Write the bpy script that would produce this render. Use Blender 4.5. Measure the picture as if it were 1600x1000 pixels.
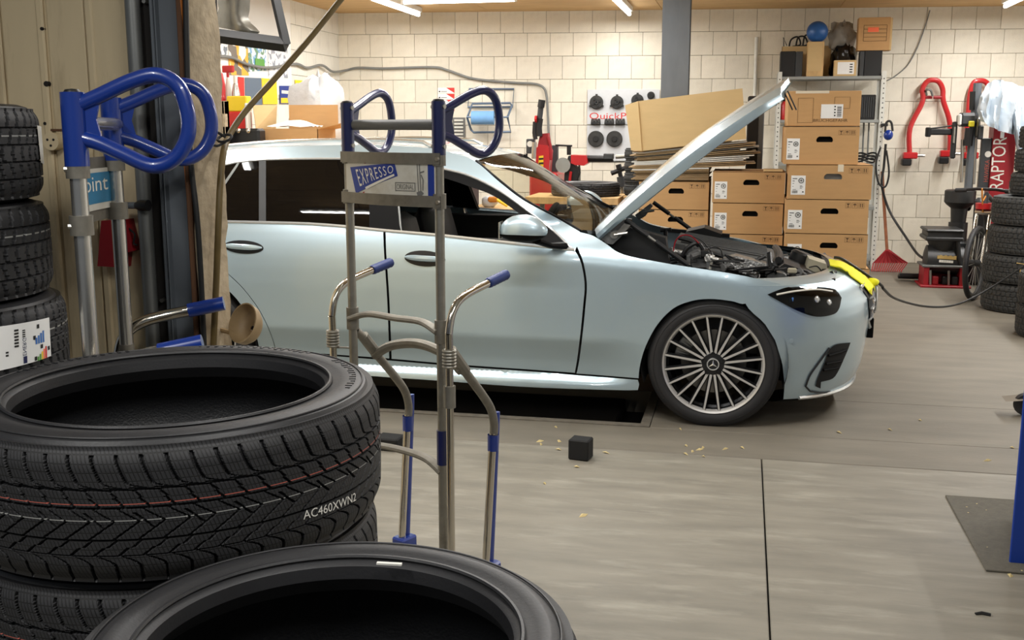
import bpy, bmesh, math, random
import numpy as np
from mathutils import Vector, Matrix
from mathutils.geometry import delaunay_2d_cdt
random.seed(7); rng = np.random.default_rng(7)
for o in list(bpy.data.objects): bpy.data.objects.remove(o)
scn = bpy.context.scene
COL = scn.collection
PI = math.pi
# ---------------------------------------------------------------- camera
FPX = 1660.0; PITCH = math.radians(10.24); YAW = math.radians(12.2); CAMH = 1.5
cam = bpy.data.cameras.new('camera'); cam.sensor_width = 36; cam.lens = 36*FPX/1600; cam.clip_start = .05
camo = bpy.data.objects.new('camera', cam); COL.objects.link(camo)
camo.location = (0, 0, CAMH); camo.rotation_euler = (PI/2-PITCH, 0, YAW); scn.camera = camo
# ---------------------------------------------------------------- world, exposure
w = bpy.data.worlds.new('world'); scn.world = w; w.use_nodes = True
w.node_tree.nodes['Background'].inputs[0].default_value = (.80, .88, 1, 1)
w.node_tree.nodes['Background'].inputs[1].default_value = .16
vs = scn.view_settings; vs.view_transform = 'Standard'; vs.look = 'None'; vs.gamma = 1; vs.use_curve_mapping = False
vs.exposure = 0.0
TUBE_W = 25.0          # watts of each ceiling tube's area light
TUBE_E = 8.0          # emission of the visible tubes
# ---------------------------------------------------------------- pixel -> point helpers (photo taken as 1600x1000)
_cp, _sp, _c, _s = math.cos(PITCH), math.sin(PITCH), math.cos(YAW), math.sin(YAW)
RV = np.array([_c, _s, 0]); FV = np.array([-_s*_cp, _c*_cp, -_sp]); UV = np.cross(RV, FV); CV = np.array([0, 0, CAMH])
def ray(x, y): return FV+RV*(x-800)/FPX-UV*(y-500)/FPX
def atz(x, y, z=0.): r = ray(x, y); return CV+r*(z-CAMH)/r[2]
def aty(x, y, Y): r = ray(x, y); return CV+r*Y/r[1]
def atx(x, y, X): r = ray(x, y); return CV+r*X/r[0]
def atd(x, y, d): return CV+ray(x, y)*d
def proj(p): d = np.array(p, float)-CV; z = d@FV; return 800+FPX*(d@RV)/z, 500-FPX*(d@UV)/z
WANG = math.radians(6.5); WP = np.array([1.861, 12.6, 0.]); WD = np.array([math.cos(WANG), math.sin(WANG), 0]); WN = np.array([-math.sin(WANG), math.cos(WANG), 0])
def atwall(x, y, off=0.):   # point on the back wall (off metres in front of it)
    r = ray(x, y); return CV+r*((WP-WN*off-CV)@WN)/(r@WN)
# ---------------------------------------------------------------- materials
def srgb(c):
    if isinstance(c, str): c = tuple(int(c[i:i+2], 16) for i in (0, 2, 4))
    return tuple(((v/255)/12.92 if v/255 <= .04045 else ((v/255+.055)/1.055)**2.4) for v in c)+(1,)
M = {}
def mat(name, col, rough=.6, metal=0., noise=0., nscale=20., bump=0., bscale=60., stretch=(1, 1, 1), coat=0., rand=0., dirt=None, dscale=3., damt=.5, spec=.5, emit=None, estr=0., alpha=1., coord='Object', det=5.):
    m = bpy.data.materials.new(name); m.use_nodes = True; nt = m.node_tree; N = nt.nodes; L = nt.links
    b = N['Principled BSDF']; b.inputs['Roughness'].default_value = rough; b.inputs['Metallic'].default_value = metal
    b.inputs['Coat Weight'].default_value = coat; b.inputs['Coat Roughness'].default_value = .04; b.inputs['Specular IOR Level'].default_value = spec
    b.inputs['Alpha'].default_value = alpha
    c = srgb(col); b.inputs['Base Color'].default_value = c
    out = None
    if noise or bump or dirt:
        tc = N.new('ShaderNodeTexCoord'); mp = N.new('ShaderNodeMapping'); mp.inputs['Scale'].default_value = stretch
        L.new(tc.outputs[coord], mp.inputs[0])
    def mix(fac, a, bb, mode='MIX'):
        x = N.new('ShaderNodeMix'); x.data_type = 'RGBA'; x.blend_type = mode
        for s_, v in ((0, fac), (6, a), (7, bb)):
            if hasattr(v, 'is_output'): L.new(v, x.inputs[s_])
            else: x.inputs[s_].default_value = v
        return x.outputs[2]
    if noise:
        n = N.new('ShaderNodeTexNoise'); n.inputs['Scale'].default_value = nscale; n.inputs['Detail'].default_value = det; L.new(mp.outputs[0], n.inputs[0])
        mr = N.new('ShaderNodeMapRange'); mr.inputs[1].default_value = .3; mr.inputs[2].default_value = .7; mr.inputs[3].default_value = 1-noise; mr.inputs[4].default_value = 1+noise*.6; L.new(n.outputs[0], mr.inputs[0])
        vm = N.new('ShaderNodeVectorMath'); vm.operation = 'SCALE'; vm.inputs[0].default_value = c[:3]; L.new(mr.outputs[0], vm.inputs['Scale']); out = vm.outputs[0]
    if dirt:
        n = N.new('ShaderNodeTexNoise'); n.inputs['Scale'].default_value = dscale; n.inputs['Detail'].default_value = 8; n.inputs['Roughness'].default_value = .65; L.new(mp.outputs[0], n.inputs[0])
        mr = N.new('ShaderNodeMapRange'); mr.inputs[1].default_value = .52; mr.inputs[2].default_value = .72; mr.inputs[3].default_value = 0; mr.inputs[4].default_value = damt; L.new(n.outputs[0], mr.inputs[0])
        out = mix(mr.outputs[0], out if out else c, srgb(dirt))
    if rand:
        oi = N.new('ShaderNodeObjectInfo'); mr = N.new('ShaderNodeMapRange'); mr.inputs[3].default_value = 1-rand; mr.inputs[4].default_value = 1+rand*.5; L.new(oi.outputs['Random'], mr.inputs[0])
        vm = N.new('ShaderNodeVectorMath'); vm.operation = 'SCALE'; L.new(mr.outputs[0], vm.inputs['Scale'])
        if out: L.new(out, vm.inputs[0])
        else: vm.inputs[0].default_value = c[:3]
        out = vm.outputs[0]
    if out: L.new(out, b.inputs['Base Color'])
    if bump:
        n = N.new('ShaderNodeTexNoise'); n.inputs['Scale'].default_value = bscale; n.inputs['Detail'].default_value = 4; L.new(mp.outputs[0], n.inputs[0])
        bp = N.new('ShaderNodeBump'); bp.inputs['Strength'].default_value = bump; bp.inputs['Distance'].default_value = .01; L.new(n.outputs[0], bp.inputs['Height']); L.new(bp.outputs[0], b.inputs['Normal'])
    if emit:
        b.inputs['Emission Color'].default_value = srgb(emit); b.inputs['Emission Strength'].default_value = estr
    M[name] = m; return m
mat('block', (232, 226, 210), .9, noise=.07, nscale=5, bump=.25, bscale=90, rand=.09, dirt=(150, 138, 118), dscale=3.2, damt=.32)
mat('block_pale', (232, 229, 218), .9, noise=.05, nscale=5, bump=.25, bscale=90, rand=.05, dirt=(165, 158, 148), dscale=3.0, damt=.25)
mat('mortar', (128, 120, 104), .95)
mat('concrete', (128, 123, 111), .62, noise=.20, nscale=5, stretch=(.5, 2.2, 1), bump=.15, bscale=45, dirt=(172, 168, 154), dscale=4.5, damt=.45, coord='Generated' if False else 'Object')
mat('concrete_far', (118, 112, 100), .66, noise=.15, nscale=3.5, stretch=(.5, 1.8, 1), bump=.15, bscale=45, dirt=(92, 86, 76), dscale=1.4, damt=.5)
mat('joint', (70, 66, 58), .95)
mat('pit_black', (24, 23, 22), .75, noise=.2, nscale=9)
mat('pit_steel', (112, 106, 95), .7, noise=.25, nscale=25)
mat('ceiling_wood', (214, 178, 126), .75, noise=.16, nscale=9, stretch=(.35, 4, 1), rand=.08, dirt=(160, 118, 72), dscale=3, damt=.35)
mat('white_board', (238, 238, 234), .6, noise=.03, nscale=4)
mat('panel_beige', (210, 192, 156), .55, noise=.07, nscale=3, stretch=(3, 3, .6), dirt=(112, 88, 58), dscale=2.6, damt=.5)
mat('plaster_old', (176, 160, 134), .95, noise=.2, nscale=24, bump=.8, bscale=22, dirt=(120, 98, 74), dscale=14, damt=.22)
mat('timber_dark', (92, 62, 40), .85, noise=.3, nscale=10, stretch=(6, 6, .5), bump=.3, bscale=30)
mat('steel_grey', (122, 124, 122), .45, .6, noise=.12, nscale=10, stretch=(2, 2, .5), dirt=(86, 80, 70), dscale=4, damt=.4)
mat('steel_post', (104, 110, 116), .5, .2, noise=.12, nscale=6, stretch=(2, 2, .6))
mat('dark_recess', (30, 27, 24), .9)
mat('cable_orange', (190, 112, 40), .6)
mat('cable_black', (22, 22, 22), .5)
mat('cable_grey', (122, 124, 122), .55)
mat('hose_brown', (104, 86, 46), .5, noise=.2, nscale=40, stretch=(1, 1, .3))
mat('rubber', (38, 38, 40), .62, noise=.12, nscale=14, bump=.06, bscale=300)
mat('rubber_side', (31, 31, 33), .50, noise=.14, nscale=10, bump=.05, bscale=200)
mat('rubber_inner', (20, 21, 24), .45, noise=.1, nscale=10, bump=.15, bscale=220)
mat('rubber_old', (52, 53, 52), .7, noise=.16, nscale=12)
mat('line_red', (170, 84, 70), .7); mat('line_white', (150, 150, 146), .7); mat('line_yellow', (190, 160, 96), .7)
mat('chalk', (214, 212, 204), .9)
mat('black_plastic', (20, 20, 21), .45, noise=.1, nscale=30)
mat('black_matt', (14, 14, 15), .8)
mat('grey_plastic', (92, 94, 94), .5)
mat('dark_grey', (56, 58, 60), .5, noise=.1, nscale=20)
mat('blue_paint', (16, 50, 134), .28, coat=.6)
mat('blue_rubber', (22, 48, 112), .45)
mat('navy', (18, 28, 78), .3, coat=.5)
mat('blue_cabinet', (18, 58, 150), .4)
mat('galv', (150, 147, 138), .42, .75, noise=.1, nscale=30, dirt=(92, 84, 70), dscale=14, damt=.35)
mat('galv_dull', (128, 124, 114), .55, .55, noise=.12, nscale=40, dirt=(80, 74, 64), dscale=16, damt=.5)
mat('chrome', (205, 200, 190), .14, 1.)
mat('alu', (196, 194, 188), .26, .9, noise=.05, nscale=20)
mat('bolt', (170, 168, 162), .3, .9)
mat('plate_white', (206, 204, 194), .5, noise=.07, nscale=12, dirt=(150, 138, 116), dscale=12, damt=.4)
mat('ink_blue', (22, 52, 140), .5); mat('ink_white', (226, 224, 214), .5); mat('ink_black', (30, 28, 26), .6); mat('ink_red', (210, 48, 40), .5); mat('ink_teal', (44, 118, 158), .5)
mat('ink_yellow', (240, 204, 40), .5); mat('ink_grey', (110, 110, 108), .6); mat('ink_orange', (255, 120, 80), .6); mat('ink_brown', (92, 66, 40), .8); mat('ink_green', (96, 160, 70), .6); mat('ink_sky', (64, 116, 190), .6)
mat('cardboard', (196, 154, 104), .85, noise=.05, nscale=6, stretch=(1, 1, 6), rand=.06)
mat('cardboard_pale', (208, 178, 128), .85, noise=.05, nscale=5, stretch=(1, 1, 4), rand=.05)
mat('cardboard_edge', (168, 142, 106), .95, noise=.35, nscale=30, stretch=(.3, .3, 8), rand=.22)
mat('cardboard_white', (222, 220, 212), .8, noise=.05, rand=.1)
mat('paper', (240, 240, 238), .7, noise=.03)
mat('tape_clear', (226, 214, 190), .25)
mat('shelf_white', (214, 214, 206), .5, .1, noise=.05)
mat('shelf_grey', (150, 153, 150), .5, .2)
mat('ball_blue', (38, 92, 160), .35, noise=.3, nscale=5)
mat('ply', (206, 170, 118), .8, noise=.2, nscale=12, stretch=(2, 2, .6))
mat('red_paint', (190, 34, 38), .35, noise=.08, nscale=12, coat=.3)
mat('red_dark', (150, 22, 32), .45, noise=.1, nscale=10)
mat('red_rake', (176, 50, 56), .55)
mat('wood_handle', (150, 92, 60), .7, noise=.2, nscale=20)
mat('yellow', (236, 220, 40), .6); mat('yellow_cloth', (240, 236, 30), .75, bump=.3, bscale=30)
mat('cloth_grey', (120, 112, 100), .95); mat('leaf', (196, 178, 128), .9)
mat('mat_rubber', (92, 88, 78), .85, noise=.15, nscale=40, bump=.3, bscale=120)
mat('dish_beige', (164, 140, 104), .55, noise=.12, nscale=20)
mat('tank_black', (40, 40, 40), .42, noise=.1, nscale=14)
mat('blue_roll', (120, 170, 220), .8, noise=.06)
mat('blue_steel', (110, 128, 150), .4, .5)
mat('board_white', (206, 209, 212), .45, noise=.04)
mat('cast_dark', (58, 58, 57), .5, .4, noise=.2, nscale=30)
mat('skin_tan', (205, 130, 40), .7)
# plastics that let light through
def glassy(name, tint, tr, rough=.02, base=(10, 10, 11), fres=1.45):
    m = bpy.data.materials.new(name); m.use_nodes = True; nt = m.node_tree; N = nt.nodes; L = nt.links
    for n in list(N):
        if n.type == 'BSDF_PRINCIPLED': N.remove(n)
    out = N['Material Output']
    t = N.new('ShaderNodeBsdfTransparent'); t.inputs[0].default_value = srgb(tint)
    d = N.new('ShaderNodeBsdfDiffuse'); d.inputs[0].default_value = srgb(base)
    g = N.new('ShaderNodeBsdfGlossy'); g.inputs['Roughness'].default_value = rough
    a = N.new('ShaderNodeMixShader'); a.inputs[0].default_value = tr; L.new(d.outputs[0], a.inputs[1]); L.new(t.outputs[0], a.inputs[2])
    f = N.new('ShaderNodeFresnel'); f.inputs[0].default_value = fres
    b = N.new('ShaderNodeMixShader'); L.new(f.outputs[0], b.inputs[0]); L.new(a.outputs[0], b.inputs[1]); L.new(g.outputs[0], b.inputs[2])
    L.new(b.outputs[0], out.inputs[0]); M[name] = m
glassy('glass_dark', (60, 60, 60), .12); glassy('glass_thin', (246, 246, 246), .97, fres=1.12); glassy('glass_clear', (240, 239, 226), .96, fres=1.17); glassy('lamp_lens', (120, 122, 126), .55); glassy('bag_clear', (225, 225, 222), .55, .25, (160, 158, 152))
mat('bag_white', (206, 207, 208), .45, bump=1., bscale=12); mat('bag_black', (16, 16, 17), .18, bump=.9, bscale=12); mat('sheet_white', (200, 211, 220), .35, bump=.5, bscale=10)
mat('bag_grey', (150, 148, 142), .3, bump=.9, bscale=10)
# car paint: metallic pale blue silver under clear coat
mat('paint', (184, 205, 216), .33, .55, coat=1.0)
mat('paint_inner', (150, 166, 176), .5, .3)
mat('trim_black', (10, 10, 11), .55, spec=.12); mat('trim_chrome', (224, 227, 228), .22, .7); mat('seat', (24, 24, 26), .6); mat('cabin', (18, 18, 19), .7)
mat('rim_dark', (44, 45, 47), .35, .5); mat('rim_face', (206, 205, 202), .35, .45); mat('disc', (128, 126, 122), .35, .85); mat('caliper', (150, 150, 148), .45, .5)
mat('eng_black', (22, 22, 23), .5, noise=.2, nscale=25); mat('eng_grey', (98, 98, 97), .6, noise=.15, nscale=30, bump=.2, bscale=80); mat('foil', (190, 190, 188), .32, .8, bump=.8, bscale=70); mat('beige_plastic', (178, 172, 150), .55); mat('eng_alu', (150, 150, 148), .38, .8, noise=.3, nscale=40)
mat('tube_glow', (255, 255, 255), .5, emit=(255, 252, 246), estr=TUBE_E)
mat('lamp_body', (235, 235, 232), .4)
def poster_mat(name, c1, c2, c3, sc):
    m = bpy.data.materials.new(name); m.use_nodes = True; nt = m.node_tree; N = nt.nodes; L = nt.links
    b = N['Principled BSDF']; b.inputs['Roughness'].default_value = .5
    tc = N.new('ShaderNodeTexCoord'); v = N.new('ShaderNodeTexVoronoi'); v.inputs['Scale'].default_value = sc; L.new(tc.outputs['Object'], v.inputs[0])
    cr = N.new('ShaderNodeValToRGB'); cr.color_ramp.interpolation = 'CONSTANT'; e = cr.color_ramp.elements
    e[0].color = srgb(c1); e[1].color = srgb(c2); e[1].position = .45; x = e.new(.72); x.color = srgb(c3)
    sx = N.new('ShaderNodeSeparateColor'); L.new(v.outputs['Color'], sx.inputs[0]); L.new(sx.outputs[0], cr.inputs[0]); L.new(cr.outputs[0], b.inputs['Base Color']); M[name] = m
poster_mat('poster_a', (240, 240, 238), (225, 226, 228), (120, 130, 140), 30)
poster_mat('poster_b', (245, 180, 60), (236, 236, 232), (120, 110, 100), 12)
poster_mat('poster_c', (226, 232, 238), (120, 170, 210), (110, 150, 120), 26)
poster_mat('poster_d', (222, 226, 232), (150, 156, 168), (240, 240, 240), 26)
# ---------------------------------------------------------------- mesh builder
class G:
    def __init__(s): s.v = []; s.f = []; s.m = []
    def add(s, vs_, fs, mi=0):
        o = len(s.v); s.v += [tuple(map(float, p)) for p in vs_]; s.f += [tuple(i+o for i in f) for f in fs]; s.m += [mi]*len(fs); return s
    def box(s, a, b, mi=0, mtx=None, ch=0.):
        x0, y0, z0 = a; x1, y1, z1 = b
        if ch <= 0:
            vs_ = [(x, y, z) for x in (x0, x1) for y in (y0, y1) for z in (z0, z1)]
            fs = [(0, 1, 3, 2), (4, 6, 7, 5), (0, 4, 5, 1), (2, 3, 7, 6), (0, 2, 6, 4), (1, 5, 7, 3)]
        else:
            bm = bmesh.new(); bmesh.ops.create_cube(bm, size=1)
            for q in bm.verts: q.co = Vector(((x0+x1)/2+q.co.x*(x1-x0), (y0+y1)/2+q.co.y*(y1-y0), (z0+z1)/2+q.co.z*(z1-z0)))
            bmesh.ops.bevel(bm, geom=bm.edges[:], offset=ch, segments=1, affect='EDGES'); bm.verts.index_update()
            vs_ = [q.co[:] for q in bm.verts]; fs = [tuple(q.index for q in f.verts) for f in bm.faces]; bm.free()
        if mtx is not None: vs_ = [mtx @ Vector(p) for p in vs_]
        return s.add(vs_, fs, mi)
    def tube(s, pts, r, n=8, mi=0, closed=False, caps=True, flat=None):
        P = [np.array(p, float) for p in pts]; k = len(P)
        rs = r if hasattr(r, '__len__') else [r]*k
        T = []
        for i in range(k):
            a = P[(i-1) % k] if (closed or i > 0) else P[i]; b = P[(i+1) % k] if (closed or i < k-1) else P[i]
            t = b-a; T.append(t/(np.linalg.norm(t)+1e-12))
        up = np.array([0, 0, 1.]) if abs(T[0][2]) < .9 else np.array([1., 0, 0])
        nrm = np.cross(T[0], up); nrm /= np.linalg.norm(nrm); vs_ = []
        for i in range(k):
            nrm = nrm-T[i]*(nrm@T[i]); nrm /= np.linalg.norm(nrm)+1e-12; bi = np.cross(T[i], nrm)
            for j in range(n):
                a = 2*PI*j/n; fx, fy = (1, 1) if flat is None else flat
                vs_.append(P[i]+rs[i]*(fx*math.cos(a)*nrm+fy*math.sin(a)*bi))
        fs = []
        for i in range(k if closed else k-1):
            for j in range(n):
                a, b = i*n+j, i*n+(j+1) % n; c, d = ((i+1) % k)*n+(j+1) % n, ((i+1) % k)*n+j; fs.append((a, b, c, d))
        if caps and not closed: fs += [tuple(range(n-1, -1, -1)), tuple((k-1)*n+j for j in range(n))]
        return s.add(vs_, fs, mi)
    def lathe(s, prof, n=32, mi=0, mtx=None, closed=False, mis=None):
        vs_ = [(r*math.cos(2*PI*j/n), r*math.sin(2*PI*j/n), z) for r, z in prof for j in range(n)]
        if mtx is not None: vs_ = [mtx @ Vector(p) for p in vs_]
        k = len(prof); o = len(s.v); s.v += [tuple(p) for p in vs_]
        for i in range(k if closed else k-1):
            for j in range(n):
                i2 = (i+1) % k
                s.f.append((o+i*n+j, o+i*n+(j+1) % n, o+i2*n+(j+1) % n, o+i2*n+j)); s.m.append(mis[i] if mis else mi)
        return s
    def prism(s, poly, d0, d1, fr=None, mi=0, mi_side=None):
        """poly 2d; fr=(origin,xdir,ydir,ndir): extruded from d0 to d1 along n"""
        o, x, y, n = [np.array(q, float) for q in (fr or ((0, 0, 0), (1, 0, 0), (0, 1, 0), (0, 0, 1)))]
        k = len(poly); vs_ = [o+x*p[0]+y*p[1]+n*d for d in (d0, d1) for p in poly]
        r = delaunay_2d_cdt([Vector(p) for p in poly], [(i, (i+1) % k) for i in range(k)], [], 1, 1e-6)
        if len(r[0]) == k:
            mp = {i: r[3][i][0] for i in range(k)}
            tr = [tuple(mp[i] for i in f) for f in r[2]]
            s.add(vs_, [t for t in tr]+[tuple(i+k for i in t[::-1]) for t in tr], mi)
        else: s.add(vs_, [tuple(range(k)), tuple(range(2*k-1, k-1, -1))], mi)
        o2 = len(s.v)-2*k
        for i in range(k):
            j = (i+1) % k; s.f.append((o2+i, o2+k+i, o2+k+j, o2+j)); s.m.append(mi if mi_side is None else mi_side)
        return s
    def ball(s, c, r, n=16, mi=0, sc=(1, 1, 1), jit=0., seed=0):
        rr = np.random.default_rng(seed); vs_ = []; k = n//2
        for i in range(k+1):
            for j in range(n):
                a = PI*i/k; b = 2*PI*j/n; q = 1+jit*(rr.random()-.5) if 0 < i < k else 1
                vs_.append((c[0]+r*sc[0]*q*math.sin(a)*math.cos(b), c[1]+r*sc[1]*q*math.sin(a)*math.sin(b), c[2]+r*sc[2]*q*math.cos(a)))
        fs = [(i*n+j, (i+1)*n+j, (i+1)*n+(j+1) % n, i*n+(j+1) % n) for i in range(k) for j in range(n)]
        return s.add(vs_, fs, mi)
    def grid(s, P, mi=0, flip=False):
        r, c = len(P), len(P[0]); vs_ = [q for row in P for q in row]
        fs = [(i*c+j, i*c+j+1, (i+1)*c+j+1, (i+1)*c+j) for i in range(r-1) for j in range(c-1)]
        if flip: fs = [f[::-1] for f in fs]
        return s.add(vs_, fs, mi)
    def xf(s, mtx, start=0): s.v[start:] = [tuple(mtx @ Vector(p)) for p in s.v[start:]]; return s
    def mesh(s, name, mats, smooth=35, fix=True):
        me = bpy.data.meshes.new(name); me.from_pydata(s.v, [], s.f)
        for m in (mats if isinstance(mats, (list, tuple)) else [mats]): me.materials.append(M[m])
        if len(me.materials) > 1: me.polygons.foreach_set('material_index', s.m)
        if fix:
            bm = bmesh.new(); bm.from_mesh(me); bmesh.ops.recalc_face_normals(bm, faces=bm.faces); bm.to_mesh(me); bm.free()
        if smooth:
            me.polygons.foreach_set('use_smooth', [True]*len(me.polygons)); me.set_sharp_from_angle(angle=math.radians(smooth))
        me.update(); return me
    def build(s, name, mats, parent=None, smooth=35, world=False, loc=None, fix=True):
        if world and parent is not None:
            L = parent.location; s.v = [(p[0]-L.x, p[1]-L.y, p[2]-L.z) for p in s.v]
        elif loc is not None: s.v = [(p[0]-loc[0], p[1]-loc[1], p[2]-loc[2]) for p in s.v]
        o = bpy.data.objects.new(name, s.mesh(name, mats, smooth, fix)); COL.objects.link(o)
        if parent is not None: o.parent = parent
        elif loc is not None: o.location = loc
        return o
def tag(o, label, cat, group=None):
    o['label'] = label; o['category'] = cat
    if group: o['group'] = group
    return o
def thing(name, label, cat, loc=(0, 0, 0), rz=0., group=None, rot=None):
    o = bpy.data.objects.new(name, None); COL.objects.link(o); o.location = loc; o.rotation_euler = rot or (0, 0, rz); o.empty_display_size = .05
    return tag(o, label, cat, group)
def struct(o): o['kind'] = 'structure'; return o
def inst(src, name, parent, loc=(0, 0, 0), rot=(0, 0, 0), scale=(1, 1, 1)):
    o = bpy.data.objects.new(name, src.data if hasattr(src, 'data') else src); COL.objects.link(o); o.parent = parent; o.location = loc; o.rotation_euler = rot; o.scale = scale; return o
def copy_tree(o, parent=None, label=None):
    c = o.copy(); COL.objects.link(c)
    if parent is not None: c.parent = parent
    if label: c['label'] = label
    for ch in o.children: copy_tree(ch, c)
    return c
def bez(pts, n=8, closed=False):
    P = [np.array(p, float) for p in pts]; k = len(P); out = []
    for i in range(k if closed else k-1):
        g = lambda j: P[j % k] if closed else P[min(max(j, 0), k-1)]
        a, b, c, d = g(i-1), g(i), g(i+1), g(i+2)
        for q in range(n):
            t = q/n; out.append(.5*((2*b)+(-a+c)*t+(2*a-5*b+4*c-d)*t*t+(-a+3*b-3*c+d)*t**3))
    if not closed: out.append(P[-1])
    return out
_tc = {}
def text_geo(body, xs=1., sp=1.):
    """2d text mesh, cap height scaled to 1, origin at its lower left"""
    key = body; body, sp = (body[:-1], 1.28) if body.endswith('~') else (body, sp)
    if key not in _tc:
        c = bpy.data.curves.new('txt', 'FONT'); c.body = body; c.space_character = sp; c.resolution_u = 3; o = bpy.data.objects.new('txt', c); COL.objects.link(o)
        dg = bpy.context.evaluated_depsgraph_get(); me = bpy.data.meshes.new_from_object(o.evaluated_get(dg))
        v = np.array([q.co[:] for q in me.vertices]); f = [tuple(p.vertices) for p in me.polygons]
        bpy.data.objects.remove(o); bpy.data.curves.remove(c); bpy.data.meshes.remove(me)
        v -= v.min(0); v /= max(v[:, 1].max(), 1e-6); _tc[key] = (v, f)
    v, f = _tc[key]; v = v.copy(); v[:, 0] *= xs; return v, f
def put_text(g, body, o, x, y, h, width=None, mi=0, off=.0008, n=None, warp=None):
    """lay text in a plane: o lower left, x/y unit directions, h height"""
    v, f = text_geo(body); o, x, y = [np.array(q, float) for q in (o, x, y)]; n = np.cross(x, y) if n is None else np.array(n)
    sx = h if width is None else width/v[:, 0].max(); q = []
    for p in v:
        a, b = p[0]*sx, p[1]*h
        if warp: a, b = warp(a, b)
        q.append(o+x*a+y*b+n*off)
    g.add(q, f, mi)
# ================================================================ LIGHTS (ceiling fluorescent fixtures)
CEIL = 2.79
def fluor(x, y, along, label, group, ln=1.5, watts=None, z=CEIL):
    t = thing('fluorescent_light', label, 'ceiling light', (x, y, z), 0 if along == 'x' else PI/2, group)
    G().box((-ln/2-.03, -.035, -.055), (ln/2+.03, .035, 0), ch=.006).build('housing', 'lamp_body', t)
    for s_ in (-1, 1): G().box((s_*(ln/2+.01)-.012, -.02, -.10), (s_*(ln/2+.01)+.012, .02, -.05), ch=.004).build('socket', 'lamp_body', t)
    G().tube([(-ln/2, 0, -.082), (ln/2, 0, -.082)], .019, 10).build('tube', 'tube_glow', t)
    l = bpy.data.lights.new('tube_light', 'AREA'); l.shape = 'RECTANGLE'; l.size = ln; l.size_y = .05; l.energy = watts or TUBE_W; l.color = (1, .985, .96); l.spread = PI
    lo = bpy.data.objects.new('tube_light', l); COL.objects.link(lo); lo.parent = t; lo.location = (0, 0, -.106)
    return t
gl = 'fluorescent lights under the hall ceiling'
e1 = atz(656, 25, 2.70); e2 = atz(984, 24, 2.70); e3 = atz(1569, 12, 2.70); e4a = atz(625, 3, 2.70); e4b = atz(808, 3, 2.70)
lamps = []
for k in range(4):  # after the first of each row, lamps are added out of view for light
    lamps.append((e1[0], e1[1]-.8-k*1.75, 'y', ['white fluorescent tube ending near the cream back wall, first from the left wall', 'added unseen fluorescent tube one lamp away from the back wall by the left wall', 'added unseen fluorescent tube two lamps away from the back wall by the left wall', 'added unseen fluorescent tube three lamps away from the back wall by the left wall'][k]))
    lamps.append((e2[0], e2[1]-.8-k*1.75, 'y', ['white fluorescent tube beside the grey steel column', 'added unseen fluorescent tube one lamp before the one by the steel column', 'added unseen fluorescent tube two lamps before the one by the steel column', 'added unseen fluorescent tube three lamps before the one by the steel column'][k]))
    lamps.append((e3[0], e3[1]-.8-k*1.75, 'y', ['white fluorescent tube above the tyre changer with the red post', 'added unseen fluorescent tube one lamp before the one above the tyre changer', 'added unseen fluorescent tube two lamps before the one above the tyre changer', 'added unseen fluorescent tube three lamps before the one above the tyre changer'][k]))
for i_, a in enumerate(lamps): fluor(*a, gl, watts=TUBE_W*(.8, 1.1, 1.9)[i_ % 3])
lx = (e4a[0]+e4b[0])/2
fluor(lx, (e4a[1]+e4b[1])/2, 'x', 'white fluorescent tube lying crosswise between the two other tube lights', gl, ln=float(e4b[0]-e4a[0]))
for x_, y_, lb_ in ((-2.55, 3.9, 'white fluorescent tube above the rear door of the car'), (-.75, 3.9, 'white fluorescent tube above the front door of the car')): fluor(x_, y_, 'x', lb_, gl, watts=TUBE_W*1.5)
fluor(.35, .9, 'y', 'added unseen tube light above the foreground tyre stacks', 'added unseen lights of the front room', watts=40)  # this lamp and the next are added, unseen, to brighten the front room
fluor(-1.5, .1, 'y', 'added unseen tube light above the tall tyre stack by the beige wall', 'added unseen lights of the front room', watts=40)
# ================================================================ FLOOR
floor = struct(G().box((-7, -4, -.30), (6, 14, -.16)).build('floor', 'joint', None, 0))
def slab(x0, x1, y0, y1, m): return G().box((x0, y0, -.20), (x1, y1, 0), ch=.003).build('concrete_slab', m, floor, 0)
slab(-7, .127, -4, 4.837, 'concrete'); slab(.133, 6, -4, 4.837, 'concrete')
PX0, PX1, PY0, PY1 = -4.4, -.47, 5.31, 6.02
slab(-7, 6, PY1, 14, 'concrete_far'); slab(-7, 6, 4.843, PY0-.055, 'concrete_far')
slab(PX1+.05, 6, PY0-.053, PY1-.002, 'concrete_far'); slab(-7, PX0-.05, PY0-.053, PY1-.002, 'concrete_far')
for a, b in (((PX0-.048, PY0-.052, -.05), (PX1+.048, PY0, .004)), ((PX1, PY0, -.05), (PX1+.048, PY1, .004)), ((PX0-.048, PY0, -.05), (PX0, PY1, .004))): G().box(a, b).build('pit_edge', 'pit_steel', floor, 0)
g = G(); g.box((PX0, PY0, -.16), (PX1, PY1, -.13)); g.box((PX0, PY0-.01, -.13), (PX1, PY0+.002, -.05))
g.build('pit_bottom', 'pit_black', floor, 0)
# the lift deck that lies in the recess
lift = thing('lift_deck', 'black steel lift deck sunk in the floor recess under the car', 'lift deck', (-2.4, 5.66, -.13))
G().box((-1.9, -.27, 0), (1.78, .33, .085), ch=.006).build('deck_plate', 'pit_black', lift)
g = G(); g.box((-1.9, -.30, .02), (1.78, -.272, .115), ch=.004); g.build('edge_rail', 'pit_black', lift)
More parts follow.
